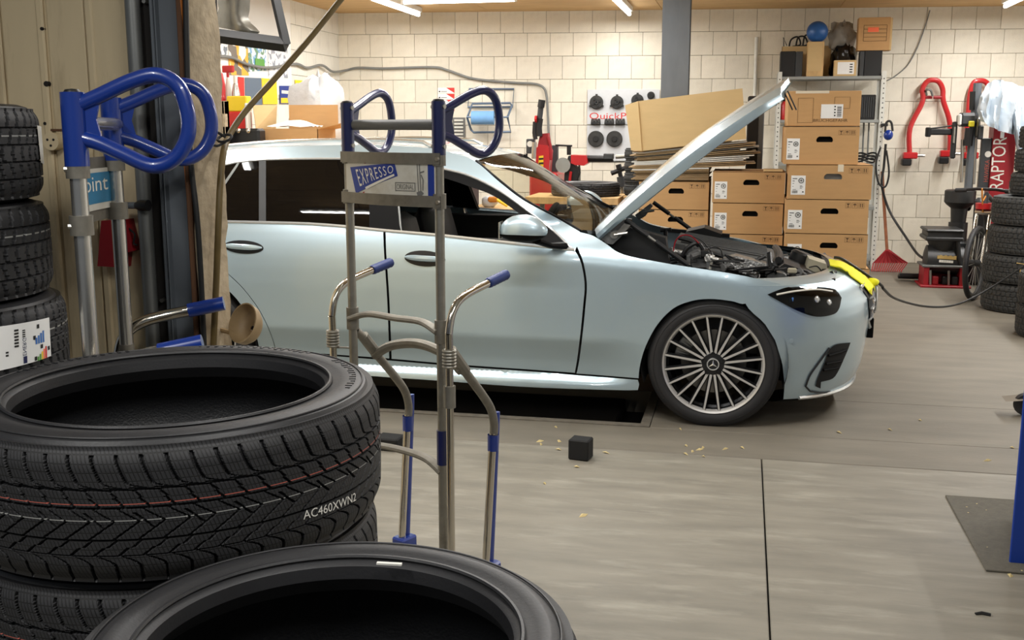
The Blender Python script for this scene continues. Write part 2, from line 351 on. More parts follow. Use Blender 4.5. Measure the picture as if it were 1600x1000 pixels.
# ================================================================ BACK WALL of blocks
CH, BP = .2553, .2585
S0, S1 = -6.52, 2.6
ROT = (0, 0, WANG)
wb = struct(G().box((S0, .012, 0), (S1, .25, CEIL+.02)).build('wall_back', 'mortar', None, 0)); wb.location = tuple(WP); wb.rotation_euler = ROT
bmesh_block = G().box((0, 0, 0), (BP-.0035, .03, CH-.004), ch=.0025).mesh('block', 'block', 0)
def sphase(px, py):
    p = atwall(px, py); return float((p-WP)@WD)
ph = {10: sphase(782, 35), 9: sphase(753, 70), 8: sphase(772, 107), 7: sphase(824, 143), 6: sphase(806, 178), 5: sphase(797, 215), 4: sphase(1436, 250), 3: sphase(1414, 286), 2: sphase(1432, 322), 1: sphase(1410, 358), 0: sphase(1430, 395)}
rest = G(); nb = 0
for i in range(11):
    s_ = ph[i]-math.ceil((ph[i]-S0)/BP)*BP
    while s_ < S1:
        a, b = max(s_, S0), min(s_+BP, S1)
        if b-a > .02:
            cpt = WP+WD*(a+b)/2; px, py = proj((cpt[0], cpt[1], (i+.5)*CH))
            full = (b-a) > BP-.001
            vis = 350 < px < 1625 and (py < 215 or (py < 285 and px > 760) or (px > 1372 and py < 430)) and not (1215 < px < 1345 and 150 < py) and not (px > 1570 and py > 250)
            if vis and nb < 298:
                nb += 1
                inst(bmesh_block, 'block', wb, (a+.002, -.0, i*CH+.002), scale=((b-a)/BP, 1, 1))
            else: rest.box((a+.002, 0, i*CH+.002), (b-.0015, .03, (i+1)*CH-.002))
        s_ += BP
ro = rest.build('block_rest', 'block', wb, 0); ro['kind'] = 'stuff'
# pipe of the conduit running down the back wall, small screws and marks
# ================================================================ LEFT WALL of the hall
LX = -4.6; LY1 = 11.85; LY0 = 3.0
wl = struct(G().box((LX-.25, LY0, 0), (LX-.012, LY1+.3, CEIL+.02)).build('wall_left', 'mortar', None, 0))
lb = G().box((-.03, 0, 0), (0, BP-.0035, CH-.004), ch=.0025).mesh('block', 'block_pale', 0); rest = G()
for i in range(11):
    y_ = LY1-.02-BP*(1 if i % 2 else .55); first = True
    while y_ > LY0:
        px, py = proj((LX, y_+BP/2, (i+.5)*CH))
        if px > 440 and py < 205: inst(lb, 'block', wl, (LX, y_, i*CH+.002))
        else: rest.box((LX-.03, y_, i*CH+.002), (LX, y_+BP-.0035, (i+1)*CH-.002))
        y_ -= BP
    ye = LY1-.02-BP*(1 if i % 2 else .55)+BP
    rest.box((LX-.03, ye, i*CH+.002), (LX, LY1+.12, (i+1)*CH-.002))
ro = rest.build('block_rest', 'block_pale', wl, 0); ro['kind'] = 'stuff'
wr = struct(G().box((4.4, -3, 0), (4.6, 13.2, CEIL)).build('wall_right', 'white_board', None, 0))
# ================================================================ CEILING
ce = struct(G().box((-5, 2.9, CEIL+.02), (5, 13.4, CEIL+.12)).build('ceiling', 'timber_dark', None, 0))
sx = float(atz(1029, 6, CEIL)[0])
xs = [sx+1.9*k for k in range(-3, 3)]
for a in xs:
    x0, x1 = max(a, -4.85), min(a+1.894, 4.4)
    for k in range(8):
        y0 = 3.0+1.26*k
        if x1-x0 > .1: G().box((x0, y0, CEIL), (x1, y0+1.255, CEIL+.02)).build('ceiling_panel', 'ceiling_wood', ce, 0)
struct(G().box((-4, -3.5, CEIL), (4.4, 2.9, CEIL+.1)).build('ceiling', 'white_board', None, 0))
# ================================================================ PARTITION between the rooms (left), with the opening's jamb
YP = 2.80
def wx(px, py=300, Y=YP): return float(aty(px, py, Y)[0])
wf = struct(G().box((-3.4, YP+.04, 0), (wx(216), YP+.12, CEIL)).build('wall_front', 'panel_beige', None, 0))
for px in (-60, 5, 72, 147):
    x_ = wx(px); G().box((x_-.012, YP+.028, 0), (x_+.012, YP+.041, CEIL), ch=.005).build('panel_rib', 'panel_beige', wf, 0)
for px in (40, 110, 180):
    x_ = wx(px); G().box((x_-.06, YP+.034, 0), (x_+.06, YP+.041, CEIL), ch=.003).build('panel_field', 'panel_beige', wf, 0)
for px, py, r_ in ((73, 131, .008), (66, 45, .005), (71, 193, .005), (186, 196, .005)):
    p = aty(px, py, YP+.03); G().tube([(p[0], YP+.026, p[2]), (p[0], YP+.044, p[2])], r_, 8).build('screw_hole', 'dark_recess', wf, 0)
tr1 = struct(G().box((wx(213), YP+.02, 0), (wx(303), YP+.13, CEIL)).build('trim_1', 'dark_recess', None, 0))
G().tube([(wx(226), YP-.005, 0), (wx(226), YP-.005, CEIL)], .021, 14).build('track_tube', 'steel_grey', tr1)
g = G(); x0, x1 = wx(249), wx(291); g.box((x0, YP, 0), (x0+.012, YP+.06, CEIL), ch=.003); g.box((x0+.012, YP+.012, 0), (x1, YP+.02, CEIL)); g.box((x0+.02, YP-.008, 0), (x0+.024, YP+.012, CEIL))
g.build('steel_channel', 'steel_post', tr1, 0)
for k, z_ in enumerate((.5, 1.0, 1.4, 1.85, 2.2)):
    G().tube([(wx(242), YP+.0, z_), (wx(242), YP+.02, z_)], .006, 8).build('rivet', 'bolt', tr1)
G().box((wx(295), YP-.02, 0), (wx(303), YP+.14, CEIL), ch=.004).build('timber_post', 'timber_dark', tr1, 0)
# ragged concrete jamb
g = G(); rows = 60; xa, xb = wx(304), float(aty(352, 300, YP+.15)[0])
rr = np.random.default_rng(3); P = []
e_ = np.cumsum(rr.normal(0, .0012, rows+1)); e_ -= np.linspace(e_[0], e_[-1], rows+1); l_ = rr.normal(0, .002, rows+1)
for i in range(rows+1):
    z_ = CEIL*i/rows; P.append([(xa+l_[i], YP-.01, z_), (xa+.012+l_[i], YP-.02+rr.normal(0, .003), z_), (xb-.012+e_[i], YP-.012+rr.normal(0, .003), z_), (xb+e_[i], YP+.01, z_), (xb+e_[i]*1.2+rr.normal(0, .003), YP+.08, z_), (xb+e_[i]*1.3+rr.normal(0, .003), YP+.15, z_), (xa, YP+.15, z_)])
g.grid([p+[p[0]] for p in P]); struct(g.build('trim_2', 'plaster_old', None, 40))
# steel column at the back of the hall
cx = aty(1057, 60, 9.4); t = thing('steel_column', 'grey steel column standing in front of the cream block wall', 'column', (cx[0], 9.4, 0))
G().box((-.115, -.10, 0), (.115, -.088, CEIL)).build('flange', 'steel_post', t, 0); G().box((-.115, .088, 0), (.115, .10, CEIL)).build('flange', 'steel_post', t, 0); G().box((-.006, -.09, 0), (.006, .09, CEIL)).build('web', 'steel_post', t, 0)
# ================================================================ TYRES
def tyre_mesh(name, R, rb, w, na, nt, pattern, depth=.007, pal=('rubber', 'rubber_side', 'rubber_inner', 'line_red', 'line_white'), uvs=False, bulge=.0):
    """tyre lying on its side, axis z, base at z=0. tread rows nt, angle steps na"""
    tw = w*.86; z0 = (w-tw)/2; rt = R-.006
    # profile from inner lower bead, out over lower sidewall, tread, upper sidewall, to the upper bead and the inside
    low = [(rb+.012, .055), (rb-.002, .032), (rb+.001, .014), (rb+.012, .006), (rb+.024, .006), (rb+.030, .002), (rb+.034+(R-rb)*.12, -.000), (rb+(R-rb)*.55, .000), (rb+(R-rb)*.74, .006), (R-.022, .016-.004), (R-.012, z0-.006)]
    up = [(r, w-z) for r, z in low[::-1]]
    inn = [(rb+.03, w-.058), (rb+(R-rb)*.62, w-.040), (R-.022, w*.72), (R-.018, w*.5), (R-.022, w*.28), (rb+(R-rb)*.62, .040), (rb+.03, .058)]
    tr = []
    for i in range(nt+1):
        s_ = i/nt; e = abs(2*s_-1); tr.append((rt-.010*max(0, (e-.72)/.28)**2-.002*e*e, z0+tw*s_, 1-s_))
    prof = [(r, z, -1) for r, z in low]+[(r, z, s_) for r, z, s_ in tr]+[(r, z, -1) for r, z in up]+[(r, z, -2) for r, z in inn]
    k = len(prof); th = np.arange(na)*2*PI/na; V = np.zeros((k, na, 3)); H = np.zeros((k, na)); MI = np.zeros((k, na), int)
    for i, (r, z, s_) in enumerate(prof):
        rr_ = np.full(na, r)
        if s_ >= 0:
            h, mi = pattern(th*R, s_, 2*PI*R); rr_ = rr_+np.where(h > 0, .006, .006-depth); MI[i] = mi*(h > 0)
        V[i, :, 0] = rr_*np.cos(th); V[i, :, 1] = rr_*np.sin(th); V[i, :, 2] = z
    idx = np.arange(k*na).reshape(k, na); a = idx; b = np.roll(idx, -1, 1); c = np.roll(b, -1, 0); d = np.roll(idx, -1, 0)
    F = np.stack([a, b, c, d], -1).reshape(-1, 4)
    me = bpy.data.meshes.new(name); me.vertices.add(k*na); me.vertices.foreach_set('co', V.reshape(-1)); me.loops.add(len(F)*4); me.loops.foreach_set('vertex_index', F.reshape(-1).astype(np.int32))
    me.polygons.add(len(F)); me.polygons.foreach_set('loop_start', np.arange(0, len(F)*4, 4, dtype=np.int32))
    mi = np.zeros((k, na), int)
    nl = len(low)
    for i, (r, z, s_) in enumerate(prof):
        if s_ == -1: mi[i] = 1
        elif s_ == -2: mi[i] = 2
        else: mi[i] = MI[i]
    mi[nl-1] = 1
    me.polygons.foreach_set('material_index', mi.reshape(-1).astype(np.int32))
    for m in pal: me.materials.append(M[m])
    me.polygons.foreach_set('use_smooth', np.ones(len(F), bool)); me.update(calc_edges=True); me.validate(); me.set_sharp_from_angle(angle=math.radians(38))
    return me
def fr(x): return x-np.floor(x)
def pat_winter(a, s_, circ):
    """five ribs with angled sipes and zigzag centre; a = arc length (array), s_ = 0 top .. 1 bottom"""
    n = 64; p = circ/n; u = a/p; h = np.ones_like(a); mi = np.zeros(len(a), int)
    sw = .075                              # half width of a lateral groove in pitches
    near = lambda q, w_=sw: np.abs(fr(q)-.5) > .5-w_
    if s_ < .285:
        off = -.55*(s_/.27)**1.6-(1.0*max(0, (s_-.235)/.05)**2 if s_ > .235 else 0)
        if s_ > .03: h[near(u+off)] = 0
        if s_ > .268: h[fr(u+off) > .35] = 0
    elif s_ < .297: h[:] = 0
    elif s_ < .415:
        q = u-.75*(s_-.297)/.118*.9+.3; q = q+np.where(s_ > .35, .12, 0); h[near(q, .06)] = 0
        if s_ > .396 and s_ < .404: mi[:] = 3
    elif s_ < .437: h[:] = 0
    elif s_ < .668:
        v = (s_-.437)/.231
        if v < .42: q = u-1.0*v/.42*.85
        else: q = u-.85+1.05*(v-.42)/.58
        h[near(q, .055)] = 0
        if .10 < v < .62:
            q2 = u*.5-.5*v*1.4+.25; h[(np.abs(fr(q2)-.5) > .5-.03)] = 0
        if .37 < v < .40: mi[:] = 4
    elif s_ < .680: h[:] = 0
    elif s_ < .795:
        q = u+.8*(s_-.68)/.115+.1; q = q+np.where(s_ > .735, .14, 0); h[near(q, .06)] = 0
    elif s_ < .806: h[:] = 0
    else:
        v = (s_-.806)/.194; off = .75*max(0, 1-v*2.2)**2; h[near(u+off+.2, .06)] = 0
    return h, mi
def pat_blocks(n=56, sl=.6, stripes=()):
    def f(a, s_, circ):
        p = circ/n; u = a/p; h = np.ones_like(a); mi = np.zeros(len(a), int)
        if min(abs(s_-q) for q in (.2, .4, .6, .8)) < .016: h[:] = 0; return h, mi
        q = u+sl*(s_*2 if s_ < .5 else 2-s_*2)+(.5 if .2 < s_ < .4 or .6 < s_ < .8 else 0)
        h[np.abs(fr(q)-.5) > .40] = 0
        for c_, m_ in stripes:
            if abs(s_-c_) < .009: mi[:] = m_
        return h, mi
    return f
TA = tyre_mesh('tyre', .366, .267, .229, 1500, 150, pat_winter)
# fine sipes on the hero tread: bump plus shade painted into the cuts, in cylinder coordinates
def sipe_mat():
    m = M['rubber'].copy(); m.name = 'rubber_siped'; nt = m.node_tree; N = nt.nodes; L = nt.links
    tc = N.new('ShaderNodeTexCoord'); sx_ = N.new('ShaderNodeSeparateXYZ'); L.new(tc.outputs['Object'], sx_.inputs[0])
    at = N.new('ShaderNodeMath'); at.operation = 'ARCTAN2'; L.new(sx_.outputs[1], at.inputs[0]); L.new(sx_.outputs[0], at.inputs[1])
    mu = N.new('ShaderNodeMath'); mu.operation = 'MULTIPLY'; mu.inputs[1].default_value = .366; L.new(at.outputs[0], mu.inputs[0])
    sh = N.new('ShaderNodeMath'); sh.operation = 'MULTIPLY_ADD'; sh.inputs[1].default_value = .35; L.new(sx_.outputs[2], sh.inputs[0]); L.new(mu.outputs[0], sh.inputs[2])
    cb = N.new('ShaderNodeCombineXYZ'); L.new(sh.outputs[0], cb.inputs[0]); L.new(sx_.outputs[2], cb.inputs[1])
    br = N.new('ShaderNodeTexBrick'); br.inputs['Scale'].default_value = 1; br.inputs['Brick Width'].default_value = .0062; br.inputs['Row Height'].default_value = .013; br.inputs['Mortar Size'].default_value = .0010; br.inputs['Mortar Smooth'].default_value = .2
    br.offset = 0; br.inputs['Color1'].default_value = (1, 1, 1, 1); br.inputs['Color2'].default_value = (1, 1, 1, 1); br.inputs['Mortar'].default_value = (0, 0, 0, 1); L.new(cb.outputs[0], br.inputs[0])
    bp = N.new('ShaderNodeBump'); bp.inputs['Strength'].default_value = .9; bp.inputs['Distance'].default_value = .003; L.new(br.outputs['Color'], bp.inputs['Height']); L.new(bp.outputs[0], N['Principled BSDF'].inputs['Normal'])
    mx = N.new('ShaderNodeMix'); mx.data_type = 'RGBA'; mx.inputs[6].default_value = srgb((10, 10, 10)); L.new(br.outputs['Color'], mx.inputs[0]); pb_ = N['Principled BSDF']; src = pb_.inputs['Base Color'].links[0].from_socket; L.new(src, mx.inputs[7]); L.new(mx.outputs[2], pb_.inputs['Base Color'])
    M['rubber_siped'] = m; return m
TA.materials[0] = sipe_mat()
TB = tyre_mesh('tyre', .312, .226, .223, 300, 40, pat_blocks(54, .7))
TL = tyre_mesh('tyre', .31, .21, .222, 420, 60, pat_blocks(58, 1.1, ((.60, 3), (.30, 4))))
TR = tyre_mesh('tyre', .33, .215, .238, 320, 40, pat_blocks(50, .5), pal=('rubber_old', 'rubber_old', 'rubber_inner', 'line_red', 'line_white'))
def tyre(me, loc, label, group, rz=0, rot=None):
    o = bpy.data.objects.new('tyre', me); COL.objects.link(o); o.location = loc; o.rotation_euler = rot or (0, 0, rz); return tag(o, label, 'tyre', group)
cA = (-.979, 1.668); hA = .229; zA = .139
ga = 'winter tyres stacked in the foreground'
labA = ['black winter tyre on the wooden pallet, lowest of the chalk-coded stack', 'black winter tyre third down in the chalk-coded foreground stack', 'black winter tyre right under the tyre with the chalk code', 'black winter tyre with a white chalk code on its tread, topmost of its stack']
for k in range(4):
    dx, dy = ((-.012, .01), (.004, -.006), (-.014, .010), (0, 0))[k]
    heroA = tyre(TA, (cA[0]+dx, cA[1]+dy, zA+k*hA), labA[k], ga, .3*k if k < 3 else 0)
t = thing('pallet', 'small wooden pallet under the chalk-coded tyre stack', 'pallet', (cA[0], cA[1], 0), .2)
for k in range(5): G().box((-.30, -.30+.125*k, .115), (.30, -.20+.125*k, zA), ch=.002).build('deck_board', 'ply', t, 0)
for k in range(3): G().box((-.30+.25*k, -.30, 0), (-.20+.25*k, .30, .115), ch=.002).build('bearer', 'ply', t, 0)
# bead ring and raised rib on the hero's upper sidewall
def ring(r, z, tr_, n=160): return G().tube([(r*math.cos(2*PI*j/n), r*math.sin(2*PI*j/n), z) for j in range(n)], tr_, 6, closed=True)
ring(.278, .2255, .0035).build('bead_ring', 'rubber_side', heroA); ring(.335, .226, .0018).build('sidewall_rib', 'rubber_side', heroA)
def arc_text(g, body, r, z, h, a0, flip=1, up=True, mi=0, width=None):
    """letters on the flat top sidewall"""
    v, f = text_geo(body); sc = h if width is None else width/v[:, 0].max(); q = []
    for p in v:
        a = a0+flip*p[0]*sc/r; rr_ = r+(p[1])*h*(1 if up else -1); q.append((rr_*math.cos(a), rr_*math.sin(a), z))
    g.add(q, f, mi)
g = G()
for j in range(46):
    a0 = .1+j*.052+(.25 if j > 14 else 0)+(.4 if j > 30 else 0); g.box((-.003, -.006, 0), (.003, .006*(1 if j % 3 else .3), .0012), mtx=Matrix.Rotation(a0, 4, 'Z') @ Matrix.Translation((.318, 0, .2290)) @ Matrix.Rotation(PI/2, 4, 'Z'))
g.build('sidewall_marks', 'rubber_inner', heroA, 0)['kind'] = 'stuff'
# chalk code on the tread, facing the camera
g = G(); v, f = text_geo('AC460XWN2'); q = []
pa = aty(473, 806, 1.3); 
aC = math.atan2(0-cA[1], 0-cA[0])
def tread_pt(px, py, r=.3672):
    d = ray(px, py); o = CV-np.array([cA[0], cA[1], 0]); A_ = d[0]**2+d[1]**2; B_ = o[0]*d[0]+o[1]*d[1]; C_ = o[0]**2+o[1]**2-r*r
    t_ = (-B_-math.sqrt(max(B_*B_-A_*C_, 0)))/A_; p = CV+d*t_; return math.atan2(p[1]-cA[1], p[0]-cA[0]), p[2]
t0, t1 = tread_pt(474, 812), tread_pt(556, 782)
for p in v:
    u_ = p[0]/v[:, 0].max(); a = t0[0]+(t1[0]-t0[0])*u_; z_ = t0[1]+(t1[1]-t0[1])*u_+p[1]*.0145; q.append((.3676*math.cos(a), .3676*math.sin(a), z_-zA-3*hA))
g.add(q, f); g.build('chalk_code', 'chalk', heroA, 0)
cB = atz(515, 985, .892)
for k in range(4):
    dx = (0.012, -.01, .006, 0)[k]
    t = tyre(TB, (cB[0]+dx, cB[1]+dx*.5, k*.223), ['black tyre on the floor, lowest of the stack with the short sticker', 'black tyre second from the floor below the short-stickered tyre', 'black tyre right under the tyre with the short white sticker', 'black tyre with a short white sticker on its sidewall, topmost of its stack'][k], 'tyres stacked in front of the chalk-coded stack', .4*k)
    if k == 3: heroB = t; t.rotation_euler = (0, 0, 0)
ring(.238, .2195, .0035).build('bead_ring', 'rubber_side', heroB); ring(.285, .2215, .0016).build('sidewall_rib', 'rubber_side', heroB)
p0 = atz(588, 881, .892); p1 = atz(627, 883, .892); d_ = (p1-p0); d_ /= np.linalg.norm(d_); nn = np.array([-d_[1], d_[0], 0])
g = G(); q = [p0+nn*.0, p1+nn*.0, p1+nn*.006, p0+nn*.006]; g.add([(a[0]-cB[0], a[1]-cB[1], z_) for z_ in (.2215, .2242) for a in q], [(0, 1, 2, 3), (4, 5, 6, 7), (0, 1, 5, 4), (1, 2, 6, 5), (2, 3, 7, 6), (3, 0, 4, 7)]); g.build('sticker', 'chalk', heroB, 0)
# tall stack by the beige wall
cL = atd(-158, 300, 2.46)
for k in range(7):
    off = (.0, .01, -.01, .015, .036, .008, 0)[k]
    lab = {6: 'dark tyre on top of the tall stack by the beige panel wall', 5: 'dark tyre second from the top of the stack by the beige wall', 4: 'dark tyre with a white energy label in the stack by the beige wall'}.get(k, ['dark tyre on the floor at the foot of the beige-wall stack', 'dark tyre second from the floor in the beige-wall stack', 'dark tyre third from the floor in the beige-wall stack', 'dark tyre right under the tyre with the energy label'][min(k, 3)])
    t = tyre(TL, (cL[0]+off, cL[1], k*.222), lab, 'tyres in the tall stack by the beige panel wall', .7*k)
    if k == 4: tl4 = t
    if k == 6: tl6 = t
tl4.rotation_euler = (0, 0, 0); tl6.rotation_euler = (0, 0, 0)
def cyl_patch(c, r, pts, n=12):
    """quad strip on a standing cylinder between pixel corners (left-top, right-top, right-bottom, left-bottom)"""
    def hitc(px, py):
        d = ray(px, py); o = CV-np.array([c[0], c[1], 0]); A_ = d[0]**2+d[1]**2; B_ = o[0]*d[0]+o[1]*d[1]; C_ = o[0]**2+o[1]**2-r*r
        t_ = (-B_-math.sqrt(max(B_*B_-A_*C_, 0)))/A_; p = CV+d*t_; return math.atan2(p[1]-c[1], p[0]-c[0]), p[2]
    A = [hitc(*p) for p in pts]
    def at(u, v, e=0.):
        a = (A[0][0]*(1-u)+A[1][0]*u)*(1-v)+(A[3][0]*(1-u)+A[2][0]*u)*v; z_ = (A[0][1]*(1-u)+A[1][1]*u)*(1-v)+(A[3][1]*(1-u)+A[2][1]*u)*v
        return (c[0]+(r+e)*math.cos(a), c[1]+(r+e)*math.sin(a), z_)
    return at
lc = (tl4.location.x, tl4.location.y)
at = cyl_patch(lc, .3115, [(-60, 517), (76, 496), (79, 556), (-60, 590)])
lab = G(); 
for e in (0, .0015): lab.grid([[at(i/14, j/3, e) for i in range(15)] for j in range(4)])
lab.v = [(p[0]-lc[0], p[1]-lc[1], p[2]-4*.222) for p in lab.v]
lo = lab.build('energy_label', 'paper', tl4, 40, fix=False)
def patch(g, u0, u1, v0, v1, mi, e=.0022, n=3):
    g.grid([[at(u0+(u1-u0)*i/n, v, e) for i in range(n+1)] for v in (v0, v1)], mi)
g = G()
for i in range(6): patch(g, .505+.0, .555, .12+.075*i, .12+.075*i+.045, 0)
for i in range(4): patch(g, .60, .635, .16+.05*i, .19+.05*i, 0)
patch(g, .605, .65, .80, .97, 1)
v, f = text_geo('ENERG'); q = []
for p in v: q.append(at(.60+.045*p[1], .78-.42*p[0]/v[:, 0].max(), .0022))
g.add(q, f, 1)
for i in range(2): patch(g, .41, .44, .60+.07*i, .64+.07*i, 0)
for i, m_ in enumerate((2, 2, 2, 2)): patch(g, .765+.035*i, .79+.035*i, .42-.045*i, .58, m_)
for i, m_ in enumerate((3, 3, 4, 5, 6)): patch(g, .785+.03*i, .808+.03*i, .90-.05*i, 1.0, m_)
for (uu, vv) in ((.79, .10), (.735, .36), (.835, .62), (.745, .88), (.945, .72)): patch(g, uu, uu+.035, vv, vv+.10, 0)
g.v = [(p[0]-lc[0], p[1]-lc[1], p[2]-4*.222) for p in g.v]; g.build('label_print', ['ink_black', 'navy', 'ink_sky', 'ink_green', 'ink_yellow', 'ink_orange', 'ink_red'], lo, 0, fix=False)['kind'] = 'stuff'
lc = (tl6.location.x, tl6.location.y); at = cyl_patch(lc, .313, [(58, 196), (72, 198), (74, 258), (64, 254)])
g = G(); g.grid([[at(i/3, j/3) for i in range(4)] for j in range(4)]); g.v = [(p[0]-lc[0], p[1]-lc[1], p[2]-6*.222) for p in g.v]; g.build('paper_label', 'cardboard_white', tl6, 40)
# right-hand stack behind the bicycle
cR = atz(1603, 487); cR = (cR[0], cR[1]+.12)
for k in range(4):
    dx = (0, -.005, .02, .03)[k]
    tyre(TR, (cR[0]+dx, cR[1], k*.238), ['worn grey tyre at the bottom of the stack behind the bicycle', 'worn grey tyre with a yellow chalk mark in the stack behind the bicycle', 'worn grey tyre third up in the stack behind the bicycle', 'worn grey tyre below the narrower tyres behind the bicycle'][k], 'worn tyres stacked behind the bicycle', .5*k)
    if k == 1: tR1 = bpy.context.scene.objects[-1] if False else [o for o in COL.objects if o.name.startswith('tyre')][-1]
TS = tyre_mesh('tyre', .29, .19, .19, 240, 30, pat_blocks(44, .3), pal=('rubber_old', 'rubber_old', 'rubber_inner', 'line_red', 'line_white'))
for k in range(3):
    tyre(TS, (cR[0]+.13+.02*k, cR[1]+.05, .952+.19*k), ['narrow grey tyre with a white paper tag above the worn stack', 'narrow grey tyre second above the worn stack, under the white sheet', 'narrow grey tyre half hidden by the hanging white sheet'][k], 'narrow tyres on top of the worn stack', .3*k)
at = cyl_patch((cR[0], cR[1]), .333, [(1557, 408), (1567, 408), (1566, 428), (1556, 430)]); g = G()
a_ = [at(.1, 0, .001), at(1, .1, .001), at(.6, .5, .001), at(.6, 1, .001)]; g.tube([a_[0], a_[1], a_[2], a_[3]], .004, 5)
g.v = [(p[0]-tR1.location.x, p[1]-tR1.location.y, p[2]-.238) for p in g.v]; g.build('chalk_mark', 'line_yellow', tR1, 0)
tags_t = [o for o in COL.objects if o.name.startswith('tyre')][-3]
at = cyl_patch((tags_t.location.x, tags_t.location.y), .293, [(1571, 284), (1579, 282), (1579, 299), (1571, 301)]); g = G(); g.grid([[at(i/2, j/2, .002) for i in range(3)] for j in range(3)]); g.v = [(p[0]-tags_t.location.x, p[1]-tags_t.location.y, p[2]-.952) for p in g.v]; g.build('paper_tag', 'paper', tags_t, 0)
# tyres at the right edge of the frame, nearer
cE = atz(1598, 527)
for k in range(2): tyre(TR, (cE[0]+.30, cE[1]+.10, k*.238), ['worn grey tyre on the floor beyond the blue tool cabinet, under another', 'worn grey tyre lying on another beyond the blue tool cabinet'][k], 'pair of tyres beyond the blue tool cabinet', k*.6)
# ================================================================ CAR (estate, bonnet open)
XF, YC, WB = -.115, 6.22, 2.865
_zt = np.array([.10, .16, .22, .28, .34, .40, .425, .46, .56, .66, .76, .82, .86, .90, .95, 1.05, 1.15, 1.25, 1.35, 1.42, 1.46])
_z1 = np.array([.10, .14, .17, .195, .225, .30, .36, .42, .43, .56, .66, .76, .82, .86, .90, .95, 1.05, 1.15, 1.25, 1.35, 1.42, 1.46])
_w1 = np.array([.80, .860, .868, .860, .832, .848, .872, .901, .906, .908, .909, .905, .897, .886, .872, .852, .806, .755, .70, .64, .58, .5])
_wt = np.array([.84, .862, .872, .876, .886, .895, .899, .901, .905, .907, .905, .897, .886, .872, .852, .806, .755, .70, .64, .58, .5])
def _ss(a, b, x): t = np.clip((x-a)/(b-a), 0, 1); return t*t*(3-2*t)
_xz = np.array([.05, .12, .18, .25, .35, .45, .55, .62, .68, .74, .80, .9]); _xn = np.array([.55, .615, .66, .685, .70, .71, .72, .71, .66, .57, .46, .3])
def un(z): return np.interp(z, _xz, _xn)-XF
def hw(x, z):
    x = np.asarray(x, float); z = np.asarray(z, float); u = x-XF
    d = .004; base = sum(np.interp(z+q*d, _zt, _wt) for q in (-1, -.5, 0, .5, 1))/5
    b1 = sum(np.interp(z+q*.004, _z1, _w1) for q in (-1, 0, 1))/3; k2 = _ss(-.62, -.30, u)*1.0; base = base*k2+b1*(1-k2)
    zt = np.interp(u, [-1.0, -.6, -.2, .2, .5, .75], [1.0, .975, .94, .895, .84, .78])
    ff = .907-.12*np.clip((z-(zt-.17))/.17, 0, 1.3)**2
    f = np.where(z < .62, np.minimum(base, ff), ff); k = _ss(-1.05, -.7, u)*(1-_ss(1.0, 1.08, z)); wv = base*(1-k)+f*k
    n = np.clip(u/un(z), 0, .9995); wv = wv*(1-n**2.8)**(1/2.4)
    m = np.clip((-u-3.0)/.95, 0, .999); wv = wv*(1-m**3)**(1/3.)
    return wv
def hit(px, py):
    r = ray(px, py); Y = np.linspace(4.9, 6.8, 381); t = Y/r[1]; X = r[0]*t; Z = CAMH+r[2]*t
    f = Y-(YC-hw(X, Z)); i = np.argmax(f > 0)
    if f[i] <= 0 or i == 0: i = max(1, int(np.argmin(np.abs(f))))
    a, b = Y[i-1], Y[i]
    for _ in range(30):
        m = (a+b)/2; t = m/r[1]
        if m-(YC-hw(r[0]*t, CAMH+r[2]*t)) > 0: b = m
        else: a = m
    t = (a+b)/2/r[1]; return np.array([r[0]*t, (a+b)/2, CAMH+r[2]*t])
def smooth_poly(P, closed=True, n=6, corner=38):
    P = [np.array(p, float) for p in P]; k = len(P); out = []
    def isc(i):
        if not closed and (i == 0 or i == k-1): return True
        a = P[i]-P[i-1]; b = P[(i+1) % k]-P[i]; c_ = a@b/(np.linalg.norm(a)*np.linalg.norm(b)+1e-9); return math.degrees(math.acos(max(-1, min(1, c_)))) > corner
    C = [isc(i) for i in range(k)]
    for i in range(k if closed else k-1):
        j = (i+1) % k; b, c_ = P[i], P[j]
        a = b-(c_-b) if C[i] else P[i-1]; d = c_+(c_-b) if C[j] else P[(j+1) % k]
        for q in range(n):
            t = q/n; out.append(.5*((2*b)+(-a+c_)*t+(2*a-5*b+4*c_-d)*t*t+(-a+3*b-3*c_+d)*t**3))
    if not closed: out.append(P[-1])
    return out
def px2xz(L, closed=True, n=5):
    out = []
    for p in smooth_poly(L, closed, n): h = hit(*p); out.append((h[0], h[2]))
    return out
def inside(poly, x, y):
    r = False; k = len(poly); j = k-1
    for i in range(k):
        xi, yi = poly[i]; xj, yj = poly[j]
        if (yi > y) != (yj > y) and x < (xj-xi)*(y-yi)/(yj-yi)+xi: r = not r
        j = i
    return r
def resample(P, step):
    P = [np.array(p) for p in P]; out = []
    for i in range(len(P)):
        a, b = P[i], P[(i+1) % len(P)]; d = np.linalg.norm(b-a)
        if d < 1e-5: continue
        n = max(1, int(round(d/step)))
        for q in range(n): out.append(a+(b-a)*q/n)
    m = [out[0]]
    for p in out[1:]:
        if np.linalg.norm(p-m[-1]) > step*.25: m.append(p)
    return m
def shrinkp(P, d):
    k = len(P); A = sum(P[i][0]*P[(i+1) % k][1]-P[(i+1) % k][0]*P[i][1] for i in range(k)); s_ = 1 if A > 0 else -1; out = []
    for i in range(k):
        t = P[(i+1) % k]-P[i-1]; L_ = np.linalg.norm(t)+1e-9; n = np.array([-t[1], t[0]])/L_*s_; out.append(P[i]+n*d)
    return out
